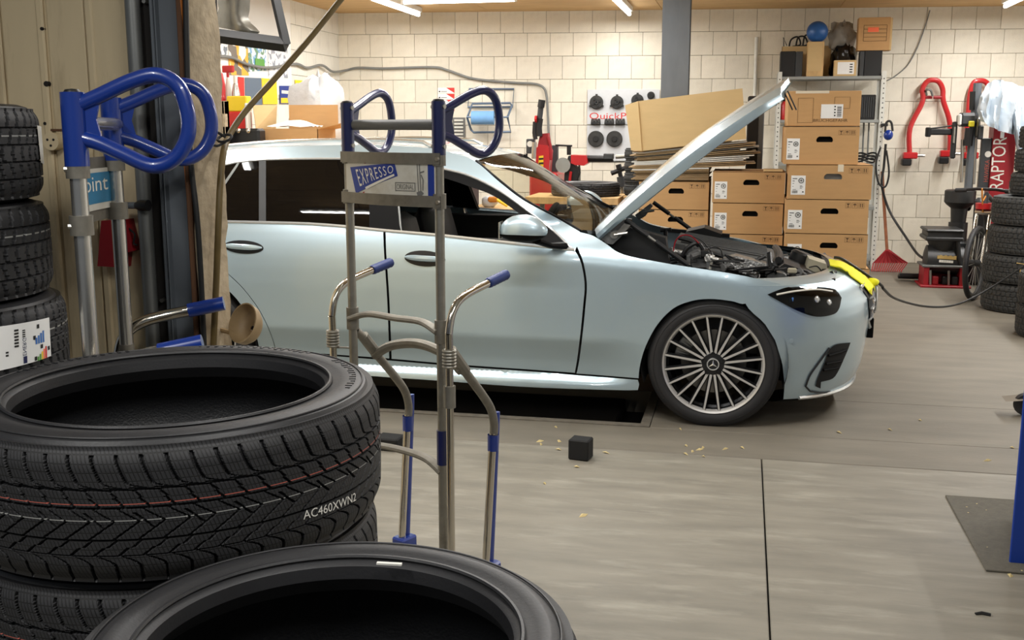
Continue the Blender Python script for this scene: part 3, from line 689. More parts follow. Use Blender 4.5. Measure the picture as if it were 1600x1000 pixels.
def panel_geo(xz, step=.03, rim=.016, shrink=.0018, off=0.):
    P = shrinkp(resample(xz, step), shrink); k = len(P)
    A = np.array(P); lo, hi = A.min(0), A.max(0); pts = [Vector(p) for p in P]; pl_ = [tuple(p) for p in P]
    for i, x in enumerate(np.arange(lo[0]+step/2, hi[0], step)):
        for z in np.arange(lo[1]+step/2, hi[1], step):
            zz = z+(step/2 if i % 2 else 0)
            if inside(pl_, x, zz) and min((x-a[0])**2+(zz-a[1])**2 for a in P) > (step*.5)**2: pts.append(Vector((x, zz)))
    r = delaunay_2d_cdt(pts, [(i, (i+1) % k) for i in range(k)], [], 1, 1e-5)
    V = np.array([v[:] for v in r[0]]); y = YC-hw(V[:, 0], V[:, 1])-off
    g = G(); g.add(np.stack([V[:, 0], y, V[:, 1]], 1), r[2])
    if rim:
        B = np.array(P); y = YC-hw(B[:, 0], B[:, 1])-off; Bi = np.array(shrinkp(P, rim*.25))
        vs_ = [(B[i, 0], y[i], B[i, 1]) for i in range(k)]+[(Bi[i, 0], y[i]+rim, Bi[i, 1]) for i in range(k)]
        g.add(vs_, [(i, (i+1) % k, k+(i+1) % k, k+i) for i in range(k)])
    return g
def mirror(g):
    h = G(); h.v = [(x, 2*YC-y, z) for x, y, z in g.v]; h.f = [f[::-1] for f in g.f]; h.m = list(g.m); return h
car = thing('estate_car', 'pale silver-blue estate car with its bonnet open and front window down', 'car', (XF-WB/2, YC, 0))
def part(g, name, m, parent=None, smooth=30, both=False, fix=False):
    p = car
    g2 = mirror(g) if both else None
    L = car.location
    def mk(q):
        q.v = [(a[0]-L.x, a[1]-L.y, a[2]-L.z) for a in q.v]; o = q.build(name, m, parent or car, smooth, fix=fix); return o
    o = mk(g)
    return (o, mk(g2)) if both else o
def sub(g, name, m, parent, smooth=30, fix=False):
    L = car.location; g.v = [(a[0]-L.x, a[1]-L.y, a[2]-L.z) for a in g.v]; return g.build(name, m, parent, smooth, fix=fix)
def pxpanel(name, L, m, both=True, **kw): return part(panel_geo(px2xz(L), **kw), name, m, both=both)
ARCH = [(1165, 475), (1143, 471), (1111, 467.6), (1082, 470.5), (1053, 482), (1028, 507), (1010, 539.7), (1001, 568.5), (998, 591.5)]
DFR = [(900.5, 584), (905, 560), (910, 520), (914, 480), (916.5, 446), (912.6, 417), (907, 399), (900, 384)]
fen = pxpanel('fender', DFR+[(889, 370), (906, 362), (927, 368), (948, 381), (974, 397), (1036, 410), (1093, 419), (1150, 428), (1208, 440.6), (1233, 447), (1199, 460)]+ARCH, 'paint')
BELT = [(345.6, 347), (410, 348.5), (480, 350.5), (541.6, 355), (600, 361), (681.6, 368), (760, 376.5), (830, 384), (898, 391)]
fd = pxpanel('front_door', [(602, 361), (681.6, 368), (760, 376.5), (830, 384), (898.5, 391.5), (904, 400), (910, 417), (914, 446), (911.5, 480), (907.5, 520), (902.5, 560), (898.5, 583), (830, 578), (715, 570), (611.5, 561), (610, 520), (608, 470), (605.5, 430), (603, 395)], 'paint', step=.02)
rd = pxpanel('rear_door', [(599, 360.5), (541.6, 355), (480, 350.5), (410, 348.5), (340, 346.5), (318, 346), (322, 385), (340, 412), (369.6, 440), (384, 455.6), (402, 479.6), (416.4, 506), (426, 530), (431, 548), (510, 553.5), (608.5, 560.5), (607.5, 520), (605.5, 470), (603, 430), (600.5, 395)], 'paint', step=.02)
# quarter panel with the rear arch, in metres
RX = XF-WB
za = .36; ra = .375
arch_r = [(RX+ra*math.cos(a), za-.03+ra*math.sin(a)) for a in np.linspace(-.32, PI+.32, 34)]
q1 = hit(318, 346); q2 = hit(431, 548)
rdr = px2xz([(318, 346), (322, 385), (340, 412), (369.6, 440), (384, 455.6), (402, 479.6), (416.4, 506), (426, 530), (431, 548)], False)
qp = rdr+[(arch_r[0][0]+.01, .23)]+arch_r+[(RX-.40, .20), (RX-.80, .22), (RX-.88, .45), (RX-.86, .80), (RX-.80, 1.02), (RX-.35, 1.005), (rdr[0][0]-.2, 1.0)]
quar = part(panel_geo(qp), 'quarter_panel', 'paint', both=True)
sil = pxpanel('sill', step=.014, m='paint', L=[(433, 549), (510, 555), (611, 563), (715, 572), (830, 580), (899, 585.5), (997, 593), (999, 601), (997, 610), (961, 610), (820, 605), (682, 595), (580, 588), (440, 577)])
# --- greenhouse
WTOP = [(250, 277), (300, 266), (347, 258), (376, 252.5), (410, 249.5), (470, 248), (541, 248), (600, 249.5), (650, 254.5), (694.5, 264), (735, 275), (780, 297.5), (825, 329), (865.5, 361), (890, 385)]
UPED = [(906, 362), (870, 341), (818, 313), (780, 284), (742, 252), (700, 237), (640, 229), (541, 226.5), (424, 230), (347, 236), (300, 243), (250, 252)]
pxpanel('roof_side_frame', WTOP+[(898, 391), (903, 382)]+UPED, 'paint', rim=.02, shrink=0)
CHR = [hit(*p) for p in smooth_poly(WTOP+[(899, 391)], False, 4)]
g = G(); g.tube([p+np.array([0, -.002, 0]) for p in CHR], .0065, 6); part(g, 'window_trim', 'trim_chrome', both=True)
CHB = [hit(*p) for p in smooth_poly([(250, 344.5)]+BELT, False, 4)]
g = G(); g.tube([p+np.array([0, -.003, .004]) for p in CHB], .0085, 6, flat=(.6, 1)); part(g, 'belt_trim', 'trim_chrome', both=True)
pxpanel('window_frame', [(600, 250.5), (650, 255.5), (694.5, 265.5), (735, 276.5), (780, 299), (825, 331), (865.5, 363), (888, 385), (896, 390.5), (846, 385), (848, 368), (835, 350), (809, 332), (771, 306), (735, 292), (700, 280), (650, 267), (600, 262)], 'trim_black', rim=.03, shrink=0)
pxpanel('pillar_trim', [(577, 250), (601, 250), (626, 253), (621, 290), (629, 364), (601, 361), (577, 358)], 'trim_black', rim=.03, shrink=0)
g = panel_geo(px2xz([(616, 262), (619.5, 262), (629, 362), (625, 361.5)]), rim=.002, off=.004); part(g, 'window_channel', 'steel_grey', both=True)
pxpanel('rear_door_glass', [(415.5, 250), (470, 248.5), (541, 248.5), (577, 249), (577, 357), (541.6, 353.5), (480, 349), (415.5, 347)], 'glass_dark', rim=0, shrink=0)
pxpanel('quarter_glass', [(406, 250), (376, 253), (347, 259), (300, 267), (265, 278), (285, 344), (345, 345.5), (406, 347)], 'glass_dark', rim=0, shrink=0)
pxpanel('window_divider', [(405, 249), (416, 249), (416, 348), (405, 348)], 'dark_grey', rim=0, shrink=0, off=.004)
g = panel_geo(px2xz([(373, 251), (378, 251), (346, 300), (330, 330), (326, 328), (342, 297)]), rim=.002, off=.004); part(g, 'rear_window_strip', 'steel_grey', both=True)
# --- roof and windscreen
iw = 4                                   # UPED[iw] is the screen's upper corner
E3 = [hit(*p) for p in smooth_poly(UPED[iw:], False, 4)]
E3 += [np.array([RX-.25, YC-.56, 1.345]), np.array([RX-.55, YC-.53, 1.30]), np.array([RX-.74, YC-.52, 1.24])]
zc_x = [-3.9, -3.4, -3.2, -2.87, -2.56, -2.39, -2.12, -1.82, -1.5, -1.36]; zc_z = [1.31, 1.375, 1.398, 1.423, 1.437, 1.443, 1.441, 1.424, 1.38, 1.345]
def roofz(x): return float(np.interp(x, zc_x, zc_z))
def roofgrid(dz=0.):
    rows = []
    for p in E3:
        row = []; fw = max(0, min(1, (p[0]+1.9)/.5))
        for t in np.linspace(0, 1, 17):
            b = 1-abs(2*t-1)**2.4; x = p[0]+.03*b*fw
            row.append((x, p[1]+(2*(YC-p[1]))*t, p[2]+(max(roofz(x), p[2]+.012)-p[2])*b+dz))
        rows.append(row)
    return rows
part(G().grid(roofgrid()), 'roof', 'paint'); part(G().grid(roofgrid(-.022)), 'headliner', 'cabin')
rr1 = [p for p in E3 if -3.45 < p[0] < -1.62]
g = G(); g.tube([(p[0], p[1]+.035, p[2]+(.028 if 0 < i < len(rr1)-1 else .004)) for i, p in enumerate(rr1)], .013, 8, flat=(1, .8)); part(g, 'roof_rail', 'alu', both=True)
W3 = [hit(*p) for p in smooth_poly(UPED[:iw+1], False, 4)]
rows = []
for i, p in enumerate(W3):
    f = i/(len(W3)-1); rows.append([(p[0]+(.04*(1-f)+.03*f)*(1-abs(2*t-1)**2.2), p[1]+.02+2*(YC-p[1]-.02)*t, p[2]+(-.045*(1-f)-.03*math.sin(PI*f)+(max(roofz(p[0]+.03), p[2]+.012)-p[2])*f)*(1-abs(2*t-1)**2.2)) for t in np.linspace(0, 1, 17)])
part(G().grid(rows), 'windscreen', 'glass_clear')
g = G(); g.tube([r[0] for r in rows], .010, 6); part(g, 'screen_seal', 'trim_black', both=True)
g = G(); b0 = rows[0]; g.tube([(q[0]+.02, q[1], q[2]-.012) for q in b0], .022, 6); part(g, 'scuttle', 'trim_black')
# tail: rear screen and bumper (mostly behind the jamb)
g = G(); tl = E3[-1]; g.grid([[(tl[0]-.12*k/4, YC-(.52+.22*k/4)*s_, 1.24-.24*k/4) for s_ in np.linspace(1, -1, 9)] for k in range(5)]); part(g, 'tailgate_glass', 'glass_dark')
g = G(); g.grid([[(RX-.80-.10*math.sin(k/6*PI*.8)-.06*(1-abs(s_)**3), YC-(.80)*s_*(1-.02*k/6), 1.0-.80*k/6) for s_ in np.linspace(1, -1, 13)] for k in range(7)]); part(g, 'tailgate', 'paint')
# --- front bumper: rows of plan curves around the nose
zr = np.concatenate([np.linspace(.145, .30, 8), np.linspace(.33, .62, 12), np.linspace(.64, .735, 7)])
apx = [(1165, 475), (1172, 485.6), (1193.7, 503.6), (1211.7, 532.5), (1222.5, 568.5), (1226, 601), (1224, 624)]
ap = np.array([hit(*p) for p in apx]); az = ap[::-1, 2]; axx = ap[::-1, 0]
rows = []
for z in zr:
    x0 = float(np.interp(z, az, axx)); U = float(un(z)); n0 = min(.9, max(.02, (x0-XF)/U)); t0_ = math.asin(n0**1.4); W0 = float(hw(XF-.0, z)); row = []
    for t in np.linspace(0, 1, 49):
        s_ = -1+2*t; a = t0_+(PI/2-t0_)*(1-abs(s_)); n = math.sin(a)**(1/1.4); row.append((XF+U*n, YC+(1 if s_ > 0 else -1)*W0*math.cos(a)**(2/2.4), z))
    rows.append(row)
bum = part(G().grid(rows), 'front_bumper', 'paint', smooth=50)
g = G(); g.grid([[(q[0]-.0, q[1], q[2]) for q in rows[0]], [(q[0]-.05*(q[0] > .2), YC+(q[1]-YC)*.93, .115) for q in rows[0]], [(q[0]-.25, YC+(q[1]-YC)*.8, .12) for q in rows[0]]]); sub(g, 'bumper_underside', 'trim_black', bum)
g = G(); g.tube([(q[0]+.012, q[1], .150) for q in rows[0] if q[0] > .30], .013, 6, flat=(1, .8)); sub(g, 'splitter', 'trim_chrome', bum)
g = G(); g.grid([[(q[0]-.09*k/3, YC+(q[1]-YC)*(1-.05*k/3), .735+.028*math.sin(k/3*1.5)) for q in rows[-1]] for k in range(4)]); sub(g, 'upper_panel', 'paint', bum)
def noserow(z, y0, y1, off, n=9):
    out = []
    for y in np.linspace(y0, y1, n):
        W0 = float(hw(XF, z)); c_ = min(.999, abs(y-YC)/W0); a = math.acos(c_**1.2); out.append((XF+float(un(z))*math.sin(a)**(1/1.4)+off, y, z))
    return out
g = G(); g.grid([noserow(z, YC-.42+.14*abs(z-.56)/.12*(z < .56), YC+.42-.14*abs(z-.56)/.12*(z < .56), .006) for z in np.linspace(.44, .67, 9)]); gr = sub(g, 'grille', 'black_matt', bum)
for z in (.50, .56, .615): g = G(); g.tube(noserow(z, YC-.40, YC+.40, .012, 13), .006, 5); sub(g, 'grille_slat', 'trim_chrome', bum)
g = G(); g.tube(noserow(.675, YC-.43, YC+.43, .008, 15)+noserow(.44, YC+.30, YC-.30, .008, 11), .009, 6, closed=True); sub(g, 'grille_surround', 'trim_chrome', bum)
g = G(); c0 = (XF+float(un(.56))+.03, YC, .56); g.tube([(c0[0], c0[1]+.085*math.cos(a), c0[2]+.085*math.sin(a)) for a in np.linspace(0, 2*PI, 33)[:-1]], .007, 6, closed=True)
for k in range(3): a = PI/2+k*2*PI/3; g.tube([c0, (c0[0], c0[1]+.083*math.cos(a), c0[2]+.083*math.sin(a))], [.014, .004], 5)
g.tube([(c0[0]-.035, c0[1], c0[2]), c0], .02, 8); sub(g, 'star_badge', 'trim_chrome', bum)
g = G(); xb_ = XF+float(un(.43))+.008; g.box((xb_-.03, YC-.26, .375), (xb_+.006, YC+.26, .485), ch=.004); sub(g, 'plate_holder', 'trim_black', bum, 0)
def pv(L): # pixels of the lower corner crop -> photo pixels
    return [(1180+a/3.845, 380+b/3.845) for a, b in L]
def corner(name, L, m, **kw):
    g = panel_geo(px2xz(pv(L), n=3), step=.018, shrink=0, **kw); g2 = mirror(g); return sub(g, name, m, bum), sub(g2, name, m, bum)
corner('corner_vent', [(445, 640), (490, 606), (572, 596), (556, 640), (530, 700), (500, 765), (465, 812), (395, 832), (392, 872), (362, 858), (375, 810), (415, 720)], 'black_matt', rim=.004, off=.006)  # flat black patch stands in for the shaded depth of the opening
for a, b in (((440, 672), (545, 640)), ((425, 722), (520, 705)), ((410, 760), (500, 745))):
    g = G(); q0, q1 = [hit(*pv([p])[0]) for p in (a, b)]; g.tube([q0+[0, -.012, 0], (q0+q1)/2+[0, -.014, 0], q1+[0, -.012, 0]], .007, 6); g2 = mirror(g); sub(g, 'vent_slat', 'trim_black', bum); sub(g2, 'vent_slat', 'trim_black', bum)
ring_ = [hit(*p)+[0, -.006, 0] for p in smooth_poly(pv([(446, 628), (385, 712), (330, 790), (303, 858), (330, 888), (400, 897), (480, 888)]), False, 5)]
g = G(); g.tube(ring_, .005, 6); g2 = mirror(g); sub(g, 'vent_crease_shade', 'rim_dark', bum); sub(g2, 'vent_crease_shade', 'rim_dark', bum)  # dark line drawn for the shade along the crease
p = hit(1236.7, 533); g = G(); g.tube([p+[0, -.004, 0], p+[0, .006, 0]], .011, 12); g2 = mirror(g); sub(g, 'parking_sensor', 'paint_inner', bum); sub(g2, 'parking_sensor', 'paint_inner', bum)
# headlight: dark bowl, projector lenses, blue accent and clear cover
HL = [(1199, 460), (1215, 453.5), (1234, 448), (1270, 447), (1301, 450), (1309, 456), (1315, 465), (1311, 482), (1301.7, 491), (1276.5, 494.6), (1251, 487.4), (1226, 475)]
hlo = pxpanel('headlight', HL, 'black_plastic', rim=.01, step=.018, shrink=0, off=.003)
for s_, ho in zip((1, -1), hlo):
    def fl(g): return g if s_ == 1 else mirror(g)
    for px, py, r in ((1272, 470, .026), (1292, 474, .022)):
        p = hit(px, py); g = G(); g.lathe([(0, -.004), (r*.5, -.002), (r*.85, .004), (r, .012), (r*1.15, .012)], 20, mtx=Matrix.Translation(p+np.array([0, -.004, 0])) @ Matrix.Rotation(-PI/2, 4, 'X')); sub(fl(g), 'projector_lens', 'trim_chrome', ho)
    g = G(); pts = [hit(*q)+[0, -.008, 0] for q in smooth_poly([(1213, 460), (1240, 455), (1275, 452), (1300, 455)], False, 4)]; g.tube(pts, .006, 6); sub(fl(g), 'running_light', 'ink_white', ho)
    p = hit(1236, 468); g = G(); g.box(p+[-.012, -.009, -.012], p+[.012, 0, .012], ch=.003); sub(fl(g), 'blue_reflector', 'ink_sky', ho)
    sub(fl(panel_geo(px2xz(HL), rim=0, step=.02, shrink=.001, off=.011)), 'lamp_cover', 'lamp_lens', ho)
# --- door handles
for (cx_, cy_, wx_, wy_), door in zip(((381, 386, 31, 10.5), (664, 404, 32, 12.5)), (rd, fd)):
    E_ = [(cx_+wx_*math.cos(a), cy_+.06*wx_*math.cos(a)+wy_*math.sin(a)) for a in np.linspace(0, 2*PI, 25)[:-1]]
    for s_ in (0, 1):
        g = panel_geo(px2xz(E_, n=1), step=.016, rim=.001, shrink=0, off=.0015); h = sub(g if s_ == 0 else mirror(g), 'handle_recess_shade', 'rim_dark', door[s_])  # flat dark patch painted for the shade in the handle bowl
        g = G(); pts = [hit(cx_+wx_*.96*t, cy_-1+.06*wx_*t)+[0, -.012-.016*(1-t*t), 0] for t in np.linspace(-1, 1, 13)]; g.tube(pts, [.004+.012*(1-t**4) for t in np.linspace(-1, 1, 13)], 8, flat=(.75, 1)); sub(g if s_ == 0 else mirror(g), 'door_handle', 'paint', door[s_])
# --- wing mirrors
for s_ in (0, 1):
    g = G(); C_ = aty(818, 361, 5.17); n_ = 20; k_ = 12; st = len(g.v); vs_ = []
    for i in range(k_+1):
        for j in range(n_):
            a = PI*i/k_; b = 2*PI*j/n_; X = math.sin(a)*math.cos(b); Y = math.sin(a)*math.sin(b); Z = math.cos(a)
            sg = lambda v, e: math.copysign(abs(v)**e, v)
            x = .122*sg(X, .88); zz = .074*sg(Z, .95)*(.72 if Z < 0 else 1.12-.40*max(0, X)**1.4); vs_.append((C_[0]+x+.01*Z, C_[1]+.062*sg(Y, .8), C_[2]+zz-.10*max(0, x)*.3))
    fs = [(i*n_+j, (i+1)*n_+j, (i+1)*n_+(j+1) % n_, i*n_+(j+1) % n_) for i in range(k_) for j in range(n_)]
    g.add(vs_, fs)
    g.m = [0 if np.mean([g.v[q][2] for q in f]) > C_[2]-.016 else 1 for f in g.f]
    mo = part(g if s_ == 0 else mirror(g), 'wing_mirror', ['paint', 'trim_black'], smooth=60)
    g = G(); p0, p1 = aty(838, 376, 5.20), hit(880, 384); g.tube([p0, (p0+p1)/2+[0, 0, -.012], p1], [.026, .020, .03], 8, flat=(1.3, .7)); sub(g if s_ == 0 else mirror(g), 'mirror_stalk', 'trim_black', mo)
    g = G(); g.box((C_[0]-.118, C_[1]-.045, C_[2]-.04), (C_[0]-.112, C_[1]+.045, C_[2]+.045), ch=.002); sub(g if s_ == 0 else mirror(g), 'mirror_glass', 'chrome', mo, 0)
# --- bonnet, standing open
HX, HZ, HL_, HA = -.755, .965, 1.262, math.radians(38.6)
def hood_pt(l, t, dz):
    f = l/HL_; half = float(np.interp(f, [0, .15, .6, .88, 1], [.715, .745, .735, .665, .56]))
    front = .10*max(0, abs(t)-.35)**1.5*(f**4); L_ = l-front*2
    cr = .030*(1-abs(t)**2.2)+.050*math.sin(PI*min(1, f*.97+.03))**.9*(.75+.25*(1-t*t))
    edge = .0 if abs(t) < .97 else -.02
    N_ = cr+dz+edge-.005
    return (HX+L_*math.cos(HA)-N_*math.sin(HA), YC+half*t, HZ+L_*math.sin(HA)+N_*math.cos(HA))
ts = np.concatenate([[-1], np.linspace(-.97, .97, 23), [1]]); ls = np.linspace(0, HL_, 25)
g = G(); g.grid([[hood_pt(l, t, 0) for t in ts] for l in ls]); hood = part(g, 'bonnet', 'paint', smooth=40)
g = G(); ti = np.linspace(-.985, .985, 23)
def hood_in(l, t):
    p = hood_pt(l, t, 0); f = l/HL_; flat = hood_pt(l, 1, 0); q = -.032-.02*math.sin(PI*f); a = hood_pt(l, t, q); k = .55*(1-abs(t)**3)
    return tuple(a)
g.grid([[hood_in(l, t) for t in ti] for l in ls], flip=True); sub(g, 'bonnet_inner_panel', 'paint_inner', hood)
for s_ in (-1, 1):
    g = G(); g.grid([[hood_pt(l, s_, 0) for l in ls], [hood_pt(l, s_, -.02) for l in ls], [hood_in(l, .985*s_) for l in ls]]); sub(g, 'bonnet_side_flange', 'paint', hood)
g = G(); g.grid([[hood_pt(HL_, t, 0) for t in ts], [(a[0]+.012, a[1], a[2]-.035) for a in (hood_pt(HL_, t, 0) for t in ts)], [hood_in(HL_, t) for t in np.clip(ts, -.985, .985)]]); sub(g, 'bonnet_front_lip', 'paint', hood)
g = G(); lp = hood_pt(HL_*.95, -.42, -.05)
for dx in (0, .02): g.tube([(lp[0]+dx, lp[1], lp[2]), (lp[0]+dx+.05, lp[1], lp[2]-.10)], .004, 5)
g.box((lp[0]-.06, lp[1]-.03, lp[2]-.02), (lp[0]+.0, lp[1]+.03, lp[2]+.02), ch=.004); sub(g, 'bonnet_catch', 'black_plastic', hood)
for y_, (a, b) in ((5.56, ((979, 345), (1075, 414))), (6.88, ((1022, 317), (1090, 366)))):
    A_, B_ = aty(*a, y_), aty(*b, y_); mid = A_+(B_-A_)*.55; g = G(); g.tube([A_, mid], .0075, 8); o = part(g, 'gas_strut', 'bolt'); g = G(); g.tube([mid-(B_-A_)*.08, B_], .0135, 10); g.tube([A_-(B_-A_)*.02, A_+(B_-A_)*.35], .0135, 10); sub(g, 'strut_sleeve', 'black_plastic', o)
for y_, pts in ((5.53, [(938, 372), (950, 362), (962, 365), (975, 349), (985, 352), (968, 372), (957, 382), (946, 380)]), (6.93, [(992, 336), (1000, 330), (1016, 318), (1020, 322), (1008, 338), (998, 344)])):
    P_ = [aty(*p, y_) for p in pts]; o_ = P_[0]; g = G(); g.prism([(p[0]-o_[0], p[2]-o_[2]) for p in P_], 0, .045, (o_, (1, 0, 0), (0, 0, 1), (0, 1, 0))); h = part(g, 'bonnet_hinge', 'eng_alu', smooth=0, fix=True)
    g = G(); c_ = np.mean(P_, 0); g.tube([c_+[0, -.02, 0], c_+[0, .05, 0]], .02, 12); g.tube([c_+[.0, -.015, 0], c_+[.07, -.015, .012]], .008, 6); sub(g, 'hinge_pivot', 'bolt', h)
# --- engine bay
g = G(); g.box((-.72, YC-.70, .36), (.46, YC+.70, .40)); g.box((-.74, YC-.72, .36), (-.70, YC+.72, .92)); g.box((-.72, YC-.74, .36), (.40, YC-.70, .62)); g.box((-.72, YC+.70, .36), (.40, YC+.74, .62)); g.box((.44, YC-.6, .36), (.48, YC+.6, .74)); part(g, 'engine_bay_tray', 'eng_black', smooth=0)
def B(a, b, h0, h1): return a
# near-side inner wing: black liner behind the bonnet line
P_ = [aty(*p, 5.60) for p in [(948, 383), (985, 356), (1040, 372), (1046, 412), (975, 400)]]; o_ = P_[0]
g = G(); g.prism([(p[0]-o_[0], p[2]-o_[2]) for p in P_], 0, .10, (o_, (1, 0, 0), (0, 0, 1), (0, 1, 0))); part(g, 'scuttle_box', 'eng_black', smooth=0, fix=True)
# engine cover: ribbed grey slab sloping forward
def slabtop(x, y): return .875-.16*(x+.35)-.25*max(0, abs(y-6.28)-.24)
g = G(); R_ = []
for x in np.linspace(-.36, .20, 15):
    R_.append([(x, y, slabtop(x, y)-(.05 if y in (5.98, 6.60) else 0)) for y in [5.98]+list(np.linspace(5.99, 6.59, 11))+[6.60]])
g.grid(R_); g.grid([[(x, y, .70) for y in (5.98, 6.60)] for x in (-.36, .20)]); ec = part(g, 'engine_cover', 'eng_grey', smooth=30)
for k in range(9):
    y_ = 6.03+.062*k; g = G(); g.tube([(x, y_, slabtop(x, y_)+.004) for x in np.linspace(-.33, .15, 8)], .006, 5); sub(g, 'cover_rib', 'eng_grey', ec)
g = G(); g.tube([(.205+.015*math.sin(t*PI), 5.97+.65*t, slabtop(.2, 6.28)-.0) for t in np.linspace(0, 1, 9)], .02, 8); sub(g, 'cover_edge', 'eng_black', ec)
def bay(name, L, y0, y1, m, smooth=0, sp=None):
    P_ = [aty(*p, y0) for p in L]; o_ = P_[0]; g = G(); g.prism([(p[0]-o_[0], p[2]-o_[2]) for p in P_], 0, y1-y0, (o_, (1, 0, 0), (0, 0, 1), (0, 1, 0))); return part(g, name, m, smooth=smooth, fix=True)
bay('heat_shield', [(1130, 404), (1150, 400), (1198, 413), (1200, 424), (1165, 428), (1135, 420)], 5.80, 5.92, 'foil')
bay('coolant_pipe_block', [(1075, 396), (1092, 388), (1102, 400), (1104, 418), (1082, 418)], 5.72, 5.82, 'eng_grey')
bay('alloy_bracket', [(1103, 404), (1128, 406), (1130, 424), (1104, 420)], 5.70, 5.78, 'eng_alu')
bay('front_bracket', [(1196, 420), (1225, 428), (1240, 440), (1200, 436)], 5.74, 5.86, 'eng_alu')
bay('fuse_box', [(1072, 362), (1100, 356), (1128, 366), (1126, 374), (1074, 376)], 6.62, 6.85, 'eng_black')
bay('bay_strip', [(1032, 356), (1140, 366), (1140, 372), (1032, 362)], 6.86, 6.90, 'eng_black')
bay('control_unit', [(1258, 425), (1264, 404), (1292, 413), (1294, 428), (1276, 436)], 6.02, 6.22, 'beige_plastic')
bay('radiator_frame', [(1294, 442), (1301, 426), (1308, 424), (1309, 446)], 5.78, 6.66, 'eng_grey')
bay('slam_panel', [(1232, 446), (1300, 450), (1302, 443), (1236, 437)], 5.66, 6.78, 'eng_black')
bay('air_duct', [(1200, 430), (1226, 412), (1262, 424), (1292, 440), (1284, 446), (1240, 438)], 5.86, 6.35, 'eng_black')
p = aty(1253, 402, 6.25); g = G(); g.lathe([(0, .03), (.055, .03), (.068, .018), (.070, -.012), (.062, -.05), (.065, -.09)], 20, mtx=Matrix.Translation(p) @ Matrix.Rotation(.35, 4, 'Y')); part(g, 'air_intake_dome', 'eng_black')
p = aty(1232, 404, 6.2); g = G(); g.tube([p+[-.09, 0, -.015], p+[.0, 0, 0]], .028, 10); part(g, 'intake_neck', 'eng_alu')
p = aty(1113, 412, 5.68); g = G(); g.tube([p+[-.012, 0, -.03], p+[.005, 0, .045]], .008, 6); part(g, 'white_clip', 'ink_white')
p = aty(1040, 372, 5.9); g = G(); g.tube([p+[0, 0, -.05], p+[0, 0, .05]], .012, 8); g.tube([p+[-.03, 0, .04], p+[.03, 0, .05]], .01, 6); part(g, 'wiring_post', 'eng_black')
def hose(name, L, Y, r, m):
    Ys = Y if hasattr(Y, '__len__') else [Y]*len(L); g = G(); g.tube(bez([aty(*p, y_) for p, y_ in zip(L, Ys)], 6), r, 7); return part(g, name, m)
hose('coolant_hose', [(1202, 396), (1206, 418), (1226, 436), (1254, 444), (1282, 434), (1302, 426)], [5.95, 5.85, 5.78, 5.75, 5.75, 5.75], .013, 'eng_black')
hose('cable_loom', [(1060, 372), (1082, 378), (1104, 392), (1140, 404), (1172, 409), (1196, 400)], 5.9, .011, 'eng_black')
hose('cable_loom', [(1066, 400), (1074, 388), (1090, 380), (1100, 394), (1104, 412)], 5.74, .012, 'eng_black')
hose('ignition_lead', [(1052, 392), (1056, 376), (1066, 368), (1080, 369), (1092, 380)], 5.72, .004, 'red_dark')
hose('thin_wire', [(1080, 369), (1096, 376), (1110, 392), (1112, 404)], 5.72, .003, 'cable_black')
hose('thin_wire', [(1106, 390), (1116, 385), (1126, 390), (1129, 402)], 5.74, .004, 'cable_black')
hose('thin_wire', [(1264, 418), (1276, 416), (1284, 424), (1288, 430)], 5.98, .004, 'cable_black')
hose('support_rod', [(1040, 388), (1060, 402), (1078, 414)], 5.62, .004, 'bolt')
r2 = np.random.default_rng(11)
for k in range(54):   # pipes, plugs and brackets that fill the bay
    px, py = r2.uniform(1045, 1290), 0; py = 392+(px-1045)*.20+r2.uniform(-8, 14); p = aty(px, py, r2.uniform(5.66, 6.0)); g = G()
    if k % 3 == 0: a = p+np.array([r2.uniform(-.06, .06), r2.uniform(-.05, .05), r2.uniform(-.02, .02)]); g.tube([p, a], r2.uniform(.008, .018), 8); g.tube([a, a+(a-p)*.25], .022, 8); part(g, 'pipe_connector', ['eng_alu', 'eng_black', 'foil', 'eng_grey'][k % 4])
    elif k % 3 == 1: s_ = r2.uniform(.012, .03, 3); g.box(p-s_, p+s_, ch=.005); part(g, 'plug_housing', ['eng_black', 'eng_grey', 'eng_alu', 'beige_plastic'][(k//3) % 4], smooth=0)
    else: g.tube(bez([p+r2.uniform(-.09, .09, 3)*[1, .6, .25] for _ in range(4)], 5), .006, 6); part(g, 'small_hose', 'eng_black')
